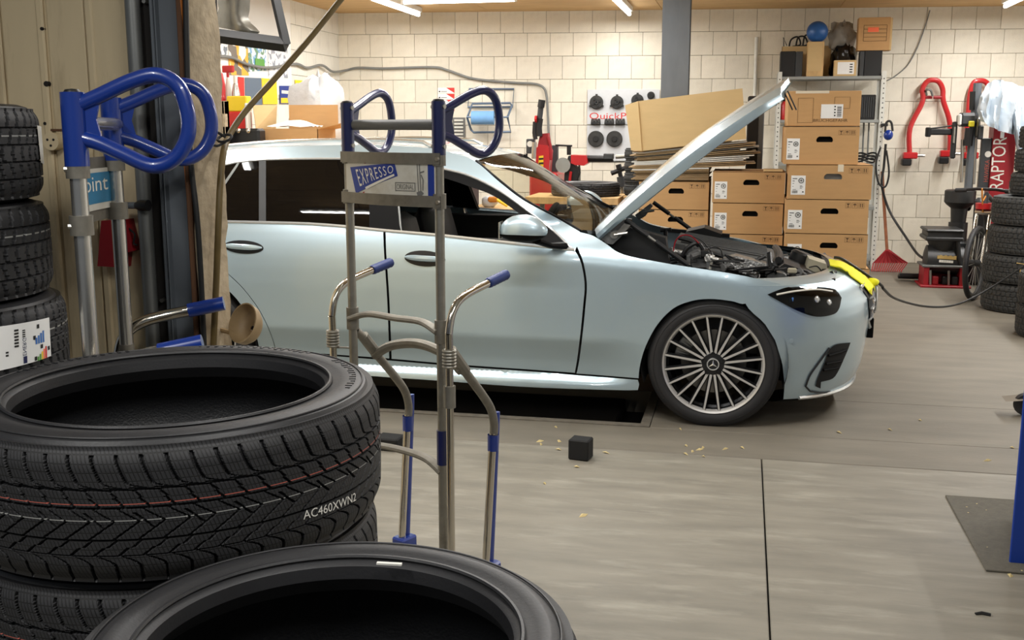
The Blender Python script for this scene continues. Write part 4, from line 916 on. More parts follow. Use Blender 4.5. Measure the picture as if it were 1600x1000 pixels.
# --- wheels
def wheel(x, side):
    yo = YC-.885 if side < 0 else YC+.885; mtx = Matrix.Translation((x-car.location.x, yo-car.location.y, .325)) @ (Matrix.Rotation(PI/2, 4, 'X') if side < 0 else Matrix.Rotation(-PI/2, 4, 'X'))
    R_, w_ = .333, .225; prof = [(.247, -.005), (.255, .0), (.262, -.002), (.275, .004), (.298, .004), (.318, -.008), (.328, -.022), (.333, -.04), (.333, -.185), (.326, -.205), (.30, -.222), (.258, -.215), (.25, -.20)]
    o = G().lathe(prof, 96).xf(mtx).build('wheel', 'rubber', car, 40)
    sb = lambda g, n, m, sm=30: g.xf(mtx).build(n, m, o, sm)
    sb(ring(.300, .0045, .0012, 96), 'tyre_rib', 'rubber_side'); sb(ring(.325, -.013, .0012, 96), 'tyre_rib', 'rubber_side')
    sb(G().lathe([(.246, -.004), (.2555, .0015), (.2555, -.004), (.247, -.02), (.238, -.026), (.236, -.05), (.225, -.06), (.222, -.19), (.245, -.205)], 96, mis=[0, 0, 1, 1, 1, 1, 1, 1]), 'rim_barrel', ['rim_face', 'rim_dark'])
    sb(G().lathe([(.238, -.018), (.2475, -.003), (.2475, -.0035)], 96), 'rim_lip', 'rim_face')
    sp_ = G()
    for k in range(20):
        a = 2*PI*(k+.5)/20; wi, wo = .0085, .0046; c_, s_ = math.cos(a), math.sin(a)
        def P(r, t, z): return (r*c_-t*s_, r*s_+t*c_, z)
        r0, r1, r2_ = .056, .16, .246
        prof_s = [(r0, wi*.75, -.012), (r1, wi*.62, -.010), (r2_, wo, -.006)]
        vs_ = []
        for r, t, z in prof_s: vs_ += [P(r, -t, z), P(r, t, z), P(r, t+.006, z-.018), P(r, t+.004, z-.04), P(r, -t-.004, z-.04), P(r, -t-.006, z-.018)]
        q = G(); 
        for i in (0, 6):
            for j in range(6): q.add([], [], 0)
        fs = []; ms = []
        for i in (0, 6):
            for j in range(6): fs.append((i+j, i+(j+1) % 6, i+6+(j+1) % 6, i+6+j)); ms.append(0 if j == 0 else 1)
        fs += [tuple(range(5, -1, -1)), tuple(range(12, 18))]; ms += [1, 1]
        q.v = vs_; q.f = fs; q.m = ms; sb(q, 'spoke', ['rim_face', 'rim_dark'], 0)
    sb(G().lathe([(.034, -.010), (.054, -.012), (.062, -.018), (.066, -.03), (.064, -.06)], 40, mis=[1, 1, 1, 1]), 'hub', ['rim_face', 'rim_dark'])
    for k in range(5):
        a = 2*PI*k/5+.35; sb(G().lathe([(.0, -.0085), (.0115, -.0085), (.0115, -.005), (.013, -.005)], 12, mtx=Matrix.Translation(((.050*math.cos(a)), (.050*math.sin(a)), -.003))), 'wheel_bolt', 'black_matt')
    cap = sb(G().lathe([(0, -.001), (.020, -.001), (.028, -.003), (.034, -.008)], 32), 'centre_cap', 'rim_dark')
    g = ring(.0285, -.002, .0035, 40)
    for k in range(3):
        a = PI/2+k*2*PI/3; n = (math.cos(a), math.sin(a)); t = (-n[1], n[0]); g.add([(n[0]*.026, n[1]*.026, .001), (t[0]*.005, t[1]*.005, .001), (-t[0]*.005, -t[1]*.005, .001), (0, 0, .0035)], [(0, 1, 3), (0, 3, 2)])
    sb(g, 'star_badge', 'trim_chrome', 0)
    sb(G().lathe([(.05, -.085), (.165, -.085), (.168, -.095), (.168, -.11), (.05, -.11)], 48), 'brake_disc', 'disc')
    g = G()
    for k in range(8):
        a0 = PI*.78+.07*k if False else (PI*.80+.075*k); g.box((-.035, -.012, -.125), (.035, .012, -.062), mtx=Matrix.Rotation(a0, 4, 'Z') @ Matrix.Translation((.165, 0, 0)), ch=.004)
    sb(g, 'brake_caliper', 'caliper', 0)
    # dark inner wheel house
    g = G(); n = 24; arc = [(x+.37*math.cos(a), .335+.37*math.sin(a)) for a in np.linspace(-.35, PI+.35, n)]
    yi = YC+side*.60; ye = YC+side*.87; g.grid([[(a, y_, z) for a, z in arc] for y_ in (ye, yi)]); g.add([(a, yi, z) for a, z in arc], [tuple(range(n))]); part(g, 'wheel_house', 'black_matt', smooth=40)
    return o
for x_ in (XF, RX):
    for s_ in (-1, 1): wheel(x_, s_)
# --- underside and cabin
g = G(); g.box((-3.9, YC-.70, .17), (-3.4, YC+.70, .24)); g.box((-2.58, YC-.80, .15), (-.52, YC+.80, .24)); g.box((.28, YC-.6, .16), (.50, YC+.6, .22)); g.box((-3.4, YC-.50, .17), (.28, YC+.50, .23)); part(g, 'underbody', 'black_matt', smooth=0)
for s_ in (-1, 1): g = G(); g.box((-3.6, YC+s_*.79-.015, .30), (-.86, YC+s_*.79+.015, .93), ch=.01); part(g, 'door_lining', 'cabin', smooth=0)
g = G(); g.box((-3.7, YC-.78, .24), (-.75, YC+.78, .30)); part(g, 'cabin_floor', 'cabin', smooth=0)
g = G(); g.box((-1.10, YC-.76, .60), (-.78, YC+.76, .94), ch=.05); g.box((-1.05, YC+.18, .90), (-.84, YC+.62, .99), ch=.03); part(g, 'dashboard', 'cabin', smooth=0)
g = G(); sc = Vector((-1.22, YC+.38, .86)); mt = Matrix.Translation(sc) @ Matrix.Rotation(math.radians(-65), 4, 'Y')
g.tube([mt @ Vector((.185*math.cos(a), .185*math.sin(a), 0)) for a in np.linspace(0, 2*PI, 33)[:-1]], .016, 8, closed=True); g.tube([mt @ Vector((-.17, 0, 0)), mt @ Vector((.17, 0, 0))], .018, 6); g.tube([mt @ Vector((0, 0, 0)), mt @ Vector((0, 0, .2))], .03, 8); part(g, 'steering_wheel', 'trim_black')
def seat(x, y, wd):
    g = G(); g.box((-.02, -wd/2, .28), (.50, wd/2, .46), ch=.06); o = g.xf(Matrix.Translation((x, y, 0))).v
    s_o = part(g, 'car_seat', 'seat', smooth=60)
    mt = Matrix.Translation((x, y, .42)) @ Matrix.Rotation(math.radians(-16), 4, 'Y'); g = G(); g.box((-.07, -wd/2, 0), (.07, wd/2, .62), ch=.06, mtx=mt); sub(g, 'backrest', 'seat', s_o, 60)
    for k in ([0] if wd < .7 else (-.42, 0, .42)): g = G(); g.box((-.05, k-.13, .65), (.05, k+.13, .82), ch=.045, mtx=mt); g.tube([mt @ Vector((0, k, .55)), mt @ Vector((0, k, .7))], .012, 6); sub(g, 'headrest', 'seat', s_o, 60)
seat(-1.80, YC-.38, .52); seat(-1.80, YC+.38, .52); seat(-2.72, YC, 1.3)
# ================================================================ HAND TRUCKS
def hand_truck(pr, pl, zg, label, kind, ks=1., kr=1.):
    """pr, pl: floor points under the right and left tube (x,y); y local points towards the handles"""
    pr, pl = np.array(pr), np.array(pl); d = pr-pl; W = float(np.linalg.norm(d)); rz = math.atan2(d[1], d[0]); c = (pr+pl)/2
    t = thing('hand_truck', label, 'hand truck', (c[0], c[1], 0), rz, 'tyre hand trucks')
    h = W/2; ZT = 1.575; yR = pr[1]
    z = lambda py: float(aty(688, py, ZY)[2])
    bl = 'blue_paint' if kind == 'point' else 'navy'; met = 'alu' if kind == 'point' else 'galv'
    for s_ in (-1, 1):
        x = s_*h
        G().tube([(x, 0, .03), (x, 0, ZT)], .0145*kr, 14).build('upright', met, t)
        hd = G().tube([(x, 0, ZT-.155*ks), (x, 0, ZT+.004)], .021*kr, 14).build('head_sleeve', bl, t)
        G().lathe([(0, .008), (.015, .006), (.019, 0), (.019, -.004)], 14, mtx=Matrix.Translation((x, 0, ZT+.004))).build('end_cap', 'black_plastic', hd)
        a = math.radians(9)*s_*-1; R = lambda p, q: (x+p*ks*math.sin(-a), p*ks*math.cos(a), ZT+q*ks)
        lp = bez([R(.0, -.028), R(.055, -.005), R(.13, .028), R(.185, .040), R(.228, .018), R(.246, -.035), R(.244, -.09), R(.215, -.137), R(.165, -.155), R(.10, -.128), R(.05, -.105), R(.0, -.09)], 6)
        G().tube(lp, .0135*kr, 12).build('push_handle', bl, t)
        G().prism([(.0, -.02), (.062, -.008), (.05, -.055), (.062, -.108), (.0, -.095)], -.004, .004, ((x, 0, ZT), (math.sin(-a), math.cos(a), 0), (0, 0, 1), (math.cos(a), -math.sin(-a), 0))).build('handle_gusset', bl, t, 0)
        for q in (-.012, -.13): G().tube([(x-s_*.026, -.0, ZT+q), (x+s_*.026, 0, ZT+q)], .007, 8).build('head_bolt', 'bolt', hd)
        # lever arm with grip, on the outer side of the upright
        xo = x+s_*.062; yo = -.034
        ln = bez([(xo, yo, .10), (xo, yo, zg-.20), (xo, yo, zg-.11), (xo, yo+.022, zg-.045), (xo, yo+.075*ks, zg-.008), (xo, yo+.19*ks, zg+.018), (xo, yo+.285*ks, zg+.036)], 6)
        lv = G().tube(ln[:-6], .0125*kr, 12).build('lever_arm', 'chrome', t)
        g = G(); e0, e1 = np.array(ln[-7]), np.array(ln[-1]); k = 13
        pts = [e0+(e1-e0)*i/(k-1) for i in range(k)]; g.tube(pts, [(.0155+(.0022 if i % 2 and kind != 'point' else 0))*kr for i in range(k)], 12); g.build('grip', 'blue_rubber' if kind != 'point' else 'blue_paint', lv)
        g = G()
        for i in range(6): g.tube([(xo+.0185*math.cos(b), yo+.0185*math.sin(b), z(565)+.013*i*.75) for b in np.linspace(0, 2*PI, 17)[:-1]], .0042, 6, closed=True)
        sp = g.build('spring', 'galv', lv); sp['kind'] = 'stuff'
        G().tube([(xo, yo, z(628)), (xo, yo, z(595))], .019, 12).build('lever_collar', 'galv', lv); G().tube([(xo, yo, z(568)), (xo-s_*.03, yo+.02, z(568)), (x, 0, z(568))], .0035, 6).build('retaining_wire', 'galv', lv)
        # curved fork to the foot, clad in blue lower down
        fk = bez([(x, .012, z(540)), (x, .05, z(556)), (x, .12, z(594)), (x, .20, z(636)), (x, .245, z(664)), (x, .262, z(690)), (x, .258, z(710))], 5)
        fo = G().tube(fk, .0145, 12).build('fork_arm', 'galv_dull', t)
        G().tube([(x, .256, z(705)), (x, .215, .045)], .0135, 12).build('fork_leg', 'chrome', fo)
        G().tube([(x, .276, z(672)), (x, .274, z(700)), (x, .240, .045)], .0135, 8, flat=(1, .7)).build('blue_cladding', 'blue_paint', fo)
        G().lathe([(.019, 0), (.019, .055)], 14, mtx=Matrix.Translation((x, .256, z(733)))).build('blue_clamp', 'blue_paint', fo)
        G().box((x-.03, .19, 0), (x+.03, .265, .045), ch=.006).build('foot', 'blue_paint', fo, 0)
        G().tube([(x, .045, z(551)), (x, .115, z(590))], .019, 10).build('fork_sleeve', 'galv_dull', fo)
        # wheel
        wx_ = x+s_*.10
        wo = G().lathe([(.03, -.02), (.06, -.022), (.085, -.025), (.10, -.015), (.10, .015), (.085, .025), (.06, .022), (.03, .02)], 24, closed=True, mtx=Matrix.Translation((wx_, -.02, .08)) @ Matrix.Rotation(PI/2, 4, 'Y') @ Matrix.Scale(.8, 4)).build('wheel', 'rubber', t)
        if s_ == 1: G().tube([(x, 0, z(725)), (x, 0, z(672))], .0185, 12).build('blue_sleeve', 'navy', t)
    G().tube([(-h-.12, -.02, .08), (h+.12, -.02, .08)], .011, 8).build('axle', 'galv_dull', t)
    for s_ in (-1, 1): G().tube([(s_*h, 0, .03), (s_*h, -.02, .08)], .016, 8).build('axle_bracket', 'galv_dull', t)
    # cross members
    G().tube([(-h, .012, ZT-.065), (h, .012, ZT-.065)], .0165, 14).build('cross_roller', 'grey_plastic' if kind != 'point' else 'alu', t)
    def bar(py0, py1, name='cross_bar', bow=-.028, m='galv_dull'):
        g = G(); z0, z1 = z(py1), z(py0); n = 14
        def c_(u, e): return (-h-.018+(W+.036)*u, bow*math.sin(PI*u)+e-.018, 0)
        for e in (0, .004):
            g.grid([[(c_(i/n, e)[0], c_(i/n, e)[1], zz) for i in range(n+1)] for zz in (z0, z1)])
        g.grid([[(c_(i/n, e)[0], c_(i/n, e)[1], z1) for i in range(n+1)] for e in (0, .004)]); g.grid([[(c_(i/n, e)[0], c_(i/n, e)[1], z0) for i in range(n+1)] for e in (0, .004)])
        o = g.build(name, m, t, 40)
        for s_ in (-1, 1):
            q = G(); q.tube([(s_*h, 0, z0-.004), (s_*h, 0, z1+.006)], .0205*kr, 14); q.build('bar_clamp', m, o)
        G().tube([(h+.012, -.018, (z0+z1)/2), (h+.012, -.026, (z0+z1)/2)], .0065, 8).build('bar_screw', 'bolt', o)
        return o
    bar(239, 257); bar(306, 324)
    # sign plate between the two bars, bowed like them
    zz0, zz1 = z(309), z(254); n = 20; bow = -.028
    cx = lambda u: (-h+W*u, bow*math.sin(PI*u)-.0135)
    g = G()
    for e in (0, .003): g.grid([[(cx(i/n)[0], cx(i/n)[1]+e, zz) for i in range(n+1)] for zz in (zz0, zz1)])
    pl_ = g.build('sign_plate', 'plate_white', t, 40)
    H_ = zz1-zz0
    def PT(u, v, e):
        if kind == 'point': q = cx(1-u); return (q[0], q[1]+.003+e, zz0+H_*v)
        q = cx(u); return (q[0], q[1]-e, zz0+H_*v)
    def poly(g, L, mi, e=.0012, nn=14):
        L2 = []
        for i in range(len(L)):
            a, b = np.array(L[i]), np.array(L[(i+1) % len(L)])
            for q in range(nn): L2.append(a+(b-a)*q/nn)
        k = len(L2); pts = [Vector(p) for p in L2]; lp2 = [tuple(p) for p in L2]
        for gx in np.arange(.02, 1, .03):
            for gy in np.arange(.1, 1, .15):
                if inside(lp2, gx, gy) and min((gx-a[0])**2+(gy-a[1])**2*.1 for a in L2) > .0001: pts.append(Vector((gx, gy)))
        r = delaunay_2d_cdt(pts, [(i, (i+1) % k) for i in range(k)], [], 1, 1e-6)
        g.add([PT(v[0], v[1], e) for v in r[0]], r[2], mi)
    def txt(g, body, u0, u1, v0, v1, mi, warp=None, e=.002):
        v, f = text_geo(body); xm = v[:, 0].max(); q = []
        for p in v:
            a, b = p[0]/xm, p[1]
            uu, vv = warp(a, b) if warp else (u0+(u1-u0)*a, v0+(v1-v0)*b); q.append(PT(uu, vv, e))
        g.add(q, f, mi)
    if kind == 'expresso':
        lg = G()
        poly(lg, [(.075, .80), (.625, .97), (.655, .60), (.15, .02)], 0)
        def wp(a, b):
            top = (.155+.455*a, .745+.155*a); bot = (.215+.40*a, .235+.46*a); return top[0]*b+bot[0]*(1-b), top[1]*b+bot[1]*(1-b)
        txt(lg, 'EXPRESSO~', 0, 0, 0, 0, 1, wp)
        poly(lg, [(.285, .23), (.62, .66), (.625, .60), (.295, .16)], 1, .002)
        lg.build('logo', ['ink_blue', 'ink_white'], pl_, 0, fix=False)
        g = G(); txt(g, 'ORIGINAL', .645, .805, .22, .37, 0)
        for a in ([(.63, .42), (.82, .42), (.82, .40), (.63, .40)], [(.63, .19), (.82, .19), (.82, .17), (.63, .17)], [(.63, .42), (.637, .42), (.637, .17), (.63, .17)], [(.813, .42), (.82, .42), (.82, .17), (.813, .17)]): poly(g, a, 0, .002, 2)
        g.build('original_print', 'ink_grey', pl_, 0, fix=False)
        g = G()
        for a in ([(.835, .95), (.842, .95), (.852, .10), (.845, .10)], [(.855, .95), (.862, .95), (.872, .15), (.865, .15)], [(.86, .72), (.90, .77), (.90, .73), (.86, .68)], [(.875, .66), (.895, .50), (.89, .20), (.882, .20), (.885, .50), (.868, .64)], [(.83, .14), (.87, .20), (.895, .12), (.87, .03), (.84, .03)]): poly(g, a, 0, .002, 2)
        g.build('truck_drawing', 'ink_grey', pl_, 0, fix=False)
        g = G(); poly(g, [(.93, 1), (.985, 1), (.985, 0), (.93, 0)], 0); g.build('blue_stripe', 'ink_blue', pl_, 0, fix=False)
        g = G(); poly(g, [(.285, 1), (.31, 1), (.30, .93), (.275, .93)], 0); poly(g, [(.25, .08), (.275, .10), (.262, 0), (.238, 0)], 0); g.build('red_fleck', 'red_dark', pl_, 0, fix=False)
    else:
        g = G(); poly(g, [(.34, .90), (.97, .90), (.97, .16), (.34, .16)], 0); txt(g, 'point', .42, .93, .34, .80, 1); g.build('point_sticker', ['ink_teal', 'ink_white'], pl_, 0, fix=False)
    # lower curved members
    def arcbar(name, zc0, zc1, zmid, y, r, m='galv_dull', fl=(1, .55)):
        G().tube(bez([(-h, y, zc0), (-h*.6, y+.01, (zc0+zmid)/2+.012), (0, y+.016, zmid), (h*.6, y+.01, (zc1+zmid)/2+.012), (h, y, zc1)], 6), r, 10, flat=fl).build(name, m, t)
    arcbar('mid_bar', z(518), z(518), z(508), -.012, .019)
    arcbar('bow_bar', z(588), z(588), z(558), .095, .0165, fl=(1, 1))
    arcbar('low_bar', z(738), z(738), z(722), .0, .019)
    for s_ in (-1, 1): G().tube([(s_*h, 0, z(536)), (s_*h, 0, z(500))], .0205, 14).build('bar_clamp', 'galv_dull', t)
    return t
r_ = atd(688, 420, 3.26); l_ = atd(549, 420, 3.50); ZY = r_[1]
hand_truck(r_[:2], l_[:2], 1.0, 'tall tyre hand truck with navy handles and a blue and white lettered plate', 'expresso')
r2_ = atd(126, 330, 2.42); l2_ = atd(184, 330, 2.86)
hand_truck(r2_[:2], l2_[:2], .975, 'tall tyre hand truck with bright blue handles beside the beige wall', 'point', 1.03, 1.3)
# ================================================================ RIGHT: wheel boxes, cardboard, shelf
def rect(px0, px1, py0, py1, Y):
    """x0,x1,z0,z1 on the plane y=Y of a pixel rectangle (py0 top)"""
    a = aty(px0, (py0+py1)/2, Y); b = aty(px1, (py0+py1)/2, Y); m = (px0+px1)/2
    return float(a[0]), float(b[0]), float(aty(m, py1, Y)[2]), float(aty(m, py0, Y)[2])
def wheel_box(x0, x1, y0, z0, hgt, label, group, dep=.60, sticker=True, tape=False, small=None, rz=0., side=None, mt='cardboard'):
    t = thing('wheel_box', label, 'cardboard box', ((x0+x1)/2, y0, z0), rz, group); W = x1-x0; h = W/2
    g = G(); hx, hz, hw_, hh = .02, hgt*.66, W*.075, .020   # hand hole, cut through the front panel
    sl = [(-hw_+hh*math.cos(a)*1.0, .006+hh*math.sin(a)) for a in np.linspace(PI/2, 3*PI/2, 7)]+[(hw_+hh*math.cos(a), .006+hh*math.sin(a)) for a in np.linspace(-PI/2, PI/2, 7)]
    sl = [(p[0]+hx, p[1]+hz-.014*(abs(p[0])/(hw_+hh))**2) for p in sl]
    outer = [(-h, 0), (h, 0), (h, hgt), (-h, hgt)]; n1 = len(outer); n2 = len(sl)
    r = delaunay_2d_cdt([Vector(p) for p in outer+sl], [(i, (i+1) % n1) for i in range(n1)]+[(n1+i, n1+(i+1) % n2) for i in range(n2)], [], 0, 1e-6)
    V = [v[:] for v in r[0]]; fs = [f for f in r[2] if not inside(sl, sum(V[i][0] for i in f)/3, sum(V[i][1] for i in f)/3)]
    g.add([(v[0], 0, v[1]) for v in V], fs); k = len(sl); g.add([(p[0], 0, p[1]) for p in sl]+[(p[0], .006, p[1]) for p in sl], [(i, (i+1) % k, k+(i+1) % k, k+i) for i in range(k)])
    g.box((-h, .004, 0), (-h+.004, dep, hgt)); g.box((h-.004, .004, 0), (h, dep, hgt)); g.box((-h, dep-.004, 0), (h, dep, hgt)); g.box((-h+.004, .004, 0), (h-.004, dep-.004, .004)); g.box((-h, .0, hgt-.004), (h, dep, hgt))
    g.build('box_body', mt, t, 0, fix=False)
    G().box((-h, dep*.5-.002, hgt), (h, dep*.5+.0, hgt+.0008)).build('flap_seam', 'ink_brown', t, 0)
    G().box((-hw_*2, .06, hgt*.4), (hw_*2, .10, hgt*.95)).build('hole_backing', 'dark_recess' if not tape else 'cardboard_white', t, 0)  # dark backing stands for shade inside the box; white when taped
    if sticker:
        s0, s1, q0, q1 = -h+W*.03, -h+W*.205, hgt*.12, hgt*.68; so = G().box((s0, -.0012, q0), (s1, -.0002, q1)).build('shipping_label', 'paper', t, 0)
        g = G(); fr_ = lambda a, b, c_, d: g.box((s0+(s1-s0)*a, -.0020, q0+(q1-q0)*c_), (s0+(s1-s0)*b, -.0013, q0+(q1-q0)*d))
        fr_(.10, .42, .82, .86); fr_(.10, .25, .70, .73); fr_(.10, .22, .58, .6); fr_(.10, .18, .42, .44); fr_(.62, .78, .45, .47); fr_(.62, .85, .40, .42); fr_(.62, .78, .33, .35); fr_(.12, .36, .26, .28)
        for i in range(7): fr_(.10+.055*i, .10+.055*i+.025, .08, .22)
        fr_(.80, .90, .12, .18)
        g.build('label_print', 'ink_black', so, 0)['kind'] = 'stuff'
        cx_, cz_, rr_ = s0+(s1-s0)*.70, q0+(q1-q0)*.74, (s1-s0)*.17; g = G(); g.tube([(cx_+rr_*math.cos(a), -.0016, cz_+rr_*math.sin(a)) for a in np.linspace(0, 2*PI, 25)[:-1]], .0026, 5, closed=True)
        g.tube([(cx_+.3*rr_*math.cos(a), -.0016, cz_+.3*rr_*math.sin(a)) for a in np.linspace(0, 2*PI, 13)[:-1]], .0026, 5, closed=True); g.build('wheel_symbol', 'ink_black', so, 0)
    # handling marks: glass, umbrella, arrows
    u = W*.062; zc_ = hgt*.84
    def mark(i, fn):
        cx_ = h-W*.245+i*u*1.28; g = G(); fn(g, cx_)
        for a, b in (((cx_-u*.5, zc_-u*.55), (cx_+u*.5, zc_-u*.55)), ((cx_+u*.5, zc_-u*.55), (cx_+u*.5, zc_+u*.5)), ((cx_+u*.5, zc_+u*.5), (cx_-u*.5, zc_+u*.5)), ((cx_-u*.5, zc_+u*.5), (cx_-u*.5, zc_-u*.55))): g.box((min(a[0], b[0])-.0006, -.0008, min(a[1], b[1])-.0006), (max(a[0], b[0])+.0006, -.0002, max(a[1], b[1])+.0006))
        g.build('handling_mark', 'ink_brown', t, 0)['kind'] = 'stuff'
    P2 = lambda g, L: g.add([(a, -.0009, b) for a, b in L], [tuple(range(len(L)))])
    mark(0, lambda g, c: (P2(g, [(c-u*.34, zc_+u*.36), (c+u*.34, zc_+u*.36), (c+u*.08, zc_), (c-u*.08, zc_)]), P2(g, [(c-u*.05, zc_), (c+u*.05, zc_), (c+u*.05, zc_-u*.3), (c-u*.05, zc_-u*.3)]), P2(g, [(c-u*.22, zc_-u*.3), (c+u*.22, zc_-u*.3), (c+u*.22, zc_-u*.4), (c-u*.22, zc_-u*.4)])))
    mark(1, lambda g, c: (P2(g, [(c-u*.36, zc_+u*.05), (c+u*.36, zc_+u*.05), (c+u*.24, zc_+u*.24), (c, zc_+u*.34), (c-u*.24, zc_+u*.24)]), P2(g, [(c-u*.04, zc_+u*.05), (c+u*.04, zc_+u*.05), (c+u*.04, zc_-u*.38), (c-u*.04, zc_-u*.38)])))
    mark(2, lambda g, c: [P2(g, [(c+e-u*.07, zc_-u*.38), (c+e+u*.07, zc_-u*.38), (c+e+u*.07, zc_+u*.15), (c+e+u*.16, zc_+u*.15), (c+e, zc_+u*.38), (c+e-u*.16, zc_+u*.15), (c+e-u*.07, zc_+u*.15)]) for e in (-u*.2, u*.2)])
    if tape: G().box((.05, -.0012, hgt*.80), (.09, -.0002, hgt)).build('tape_strip', 'tape_clear', t, 0); G().box((.05, 0, hgt), (.09, dep, hgt+.001)).build('tape_strip', 'tape_clear', t, 0)
    return t
gb = 'brown wheel boxes stacked behind the car'
YB = 8.02
x0, x1, _, zt3 = rect(1232, 1362, 257, 323, YB); hb = zt3/5
l3 = ['brown wheel box on the floor under the stack beside the white shelf', 'brown wheel box second from the floor beside the white shelf', 'brown wheel box third from the floor beside the white shelf', 'brown wheel box fourth from the floor beside the white shelf', 'brown wheel box with a clear tape strip over its upper edge']
for k in range(5):
    dx = (.0, .02, -.005, -.012, 0)[k]; wheel_box(x0+dx, x1+dx, YB, k*hb, hb-.002, l3[k], gb, tape=(k == 4))
xa, xb_, za_, zb_ = rect(1226, 1342, 197, 257, YB+.03); hh = zb_-zt3
tb = wheel_box(xa, xb_, YB+.03, zt3, hh-.002, 'brown wheel box right under the box marked fragile', gb)
# box with the fragile lettering
xc, xd, _, zf = rect(1231, 1345, 142, 197, YB+.05)
t = thing('fragile_box', 'brown box printed BRUCHGEFAHR with shiny tape along its top edge', 'cardboard box', ((xc+xd)/2, YB+.05, zb_)); W = xd-xc; Hf = zf-zb_
G().box((-W/2, 0, 0), (W/2, .58, Hf), ch=.003).build('box_body', 'cardboard', t, 0)
g = G(); put_text(g, 'BRUCHGEFAHR', (-W*.14, 0, Hf*.12), (1, 0, 0), (0, 0, 1), Hf*.085, W*.47, n=(0, -1, 0)); put_text(g, 'ACHTUNG', (-W*.05, 0, Hf*.28), (1, 0, 0), (0, 0, 1), Hf*.085, W*.30, n=(0, -1, 0)); g.build('lettering', 'ink_brown', t, 0, fix=False)
so = G().box((-W*.04, -.0015, Hf*.22), (W*.26, -.0008, Hf*.62)).build('address_label', 'paper', t, 0); g = G()
for i in range(9): g.box((W*.18, -.002, Hf*(.26+.035*i)), (W*.24, -.0015, Hf*(.275+.035*i+.008*(i % 2))))
for i in range(4): g.box((W*.14, -.002, Hf*(.28+.085*i)), (W*.16, -.0015, Hf*(.32+.085*i)))
g.build('label_print', 'ink_black', so, 0)['kind'] = 'stuff'
g = G()
for a, b, c_, d in ((-.36, -.15, .10, .80), (.14, .35, .50, .82)):
    for p, q in (((a, c_), (b, c_)), ((b, c_), (b, d)), ((b, d), (a, d)), ((a, d), (a, c_))): g.box((min(p[0], q[0])*W-.0008, -.0012, min(p[1], q[1])*Hf-.0008), (max(p[0], q[0])*W+.0008, -.0002, max(p[1], q[1])*Hf+.0008))
g.build('printed_frame', 'ink_brown', t, 0)['kind'] = 'stuff'
G().box((-W*.40, -.0012, Hf*.93), (W*.06, -.0003, Hf+.0006)).build('tape_strip', 'tape_clear', t, 0); G().box((-W*.40, 0, Hf), (W*.06, .4, Hf+.001)).build('tape_strip', 'tape_clear', t, 0)
# middle and left columns
x0, x1, _, zt2 = rect(1113, 1226.0, 268, 334, YB+.25); h2 = zt2/5
l2 = ['brown wheel box at the foot of the middle stack', 'brown wheel box second up in the middle stack', 'brown wheel box midway in the middle stack', 'brown wheel box under the topmost box of the middle stack', 'brown wheel box on top of the middle stack, beside the cardboard pile']
for k in range(5): wheel_box(x0+(.006 if k == 3 else 0), x1-(.006 if k == 3 else 0), YB+.25, k*h2, h2-.002, l2[k], gb)
tp2 = thing('box_lid_flap', 'pale torn cardboard flap lying on the middle stack', 'cardboard', (x1-.22, YB+.25, zt2)); G().box((.06, .005, 0), (.20, .30, .012), ch=.002).build('flap', 'cardboard_pale', tp2, 0)
xm0 = x0; x0, x1, _, zt1 = rect(998, 1107, 283, 343, YB+.35); h1 = zt1/5
l1 = ['brown wheel box at the foot of the stack under the cardboard pile', 'brown wheel box second up under the cardboard pile', 'brown wheel box midway in the stack under the cardboard pile', 'brown wheel box second below the flattened cardboard', 'brown wheel box right under the flattened cardboard']
for k in range(5): wheel_box(x0, x1, YB+.35, k*h1, h1-.002, l1[k], gb, sticker=False)
# flattened cardboard sheets
gz = 'flattened cardboard sheets in a pile'
zz = zt1; ns = 23; rc = np.random.default_rng(5)
bl_, br_, tr_, tl_ = [aty(*p, YB+.30) for p in ((1003, 236), (1166, 217), (1160, 138), (997, 158))]
ptop = float(bl_[2])+.001; pitch = (ptop-zt1-.0)/ns; slope = float((br_[2]-bl_[2])/(br_[0]-bl_[0]))
labs = ['kinked brown cardboard sheet near the foot of the flattened pile', 'flattened brown cardboard sheet in the pile under the big pale box', 'white-faced flattened carton in the pile under the big pale box']
for k in range(ns):
    xl = float(aty(986+rc.uniform(-4, 10), 260, YB+.4)[0]); xr = float(aty(1150+rc.uniform(-12, 38)*(k > 5)-(30 if k < 4 else 0), 260, YB+.4)[0])
    low = zz+pitch < zt2+.012
    if low: xr = min(xr, xm0-.035)
    t = thing('cardboard_sheet', labs[0] if k < 2 else labs[2] if k in (8, 12, 13, 14, 18, 21) else labs[1], 'cardboard sheet', ((xl+xr)/2, YB+.36+rc.uniform(-.02, .04), zz), rc.uniform(-.05, .05)*(.4 if low else .3), gz)
    W = xr-xl; g = G(); n = 10; sag = rc.uniform(.0, .01); tilt = 0.0
    top = [(-W/2+W*i/n, pitch*.80) for i in range(n+1)]; up = lambda u: slope*max(0, xl+W*u-float(bl_[0]))*((k+1)/ns)**1.4
    dep = .5
    g.grid([[(-W/2+W*i/n, y_, up(i/n)+pitch*.82) for i in range(n+1)] for y_ in (0, dep)]); g.grid([[(-W/2+W*i/n, y_, up(i/n)) for i in range(n+1)] for y_ in (0, dep)]); g.grid([[(-W/2+W*i/n, 0, up(i/n)+e) for i in range(n+1)] for e in (0, pitch*.82)]); g.grid([[(-W/2+W*i/n, dep, up(i/n)+e) for i in range(n+1)] for e in (0, pitch*.82)])
    for i in (0, n): g.add([(-W/2+W*i/n, y_, up(i/n)+e) for y_, e in ((0, 0), (dep, 0), (dep, pitch*.82), (0, pitch*.82))], [(0, 1, 2, 3)])
    g.build('sheet', 'cardboard_white' if k in (8, 12, 13, 14, 18, 21) else 'cardboard_edge', t, 0); zz += pitch
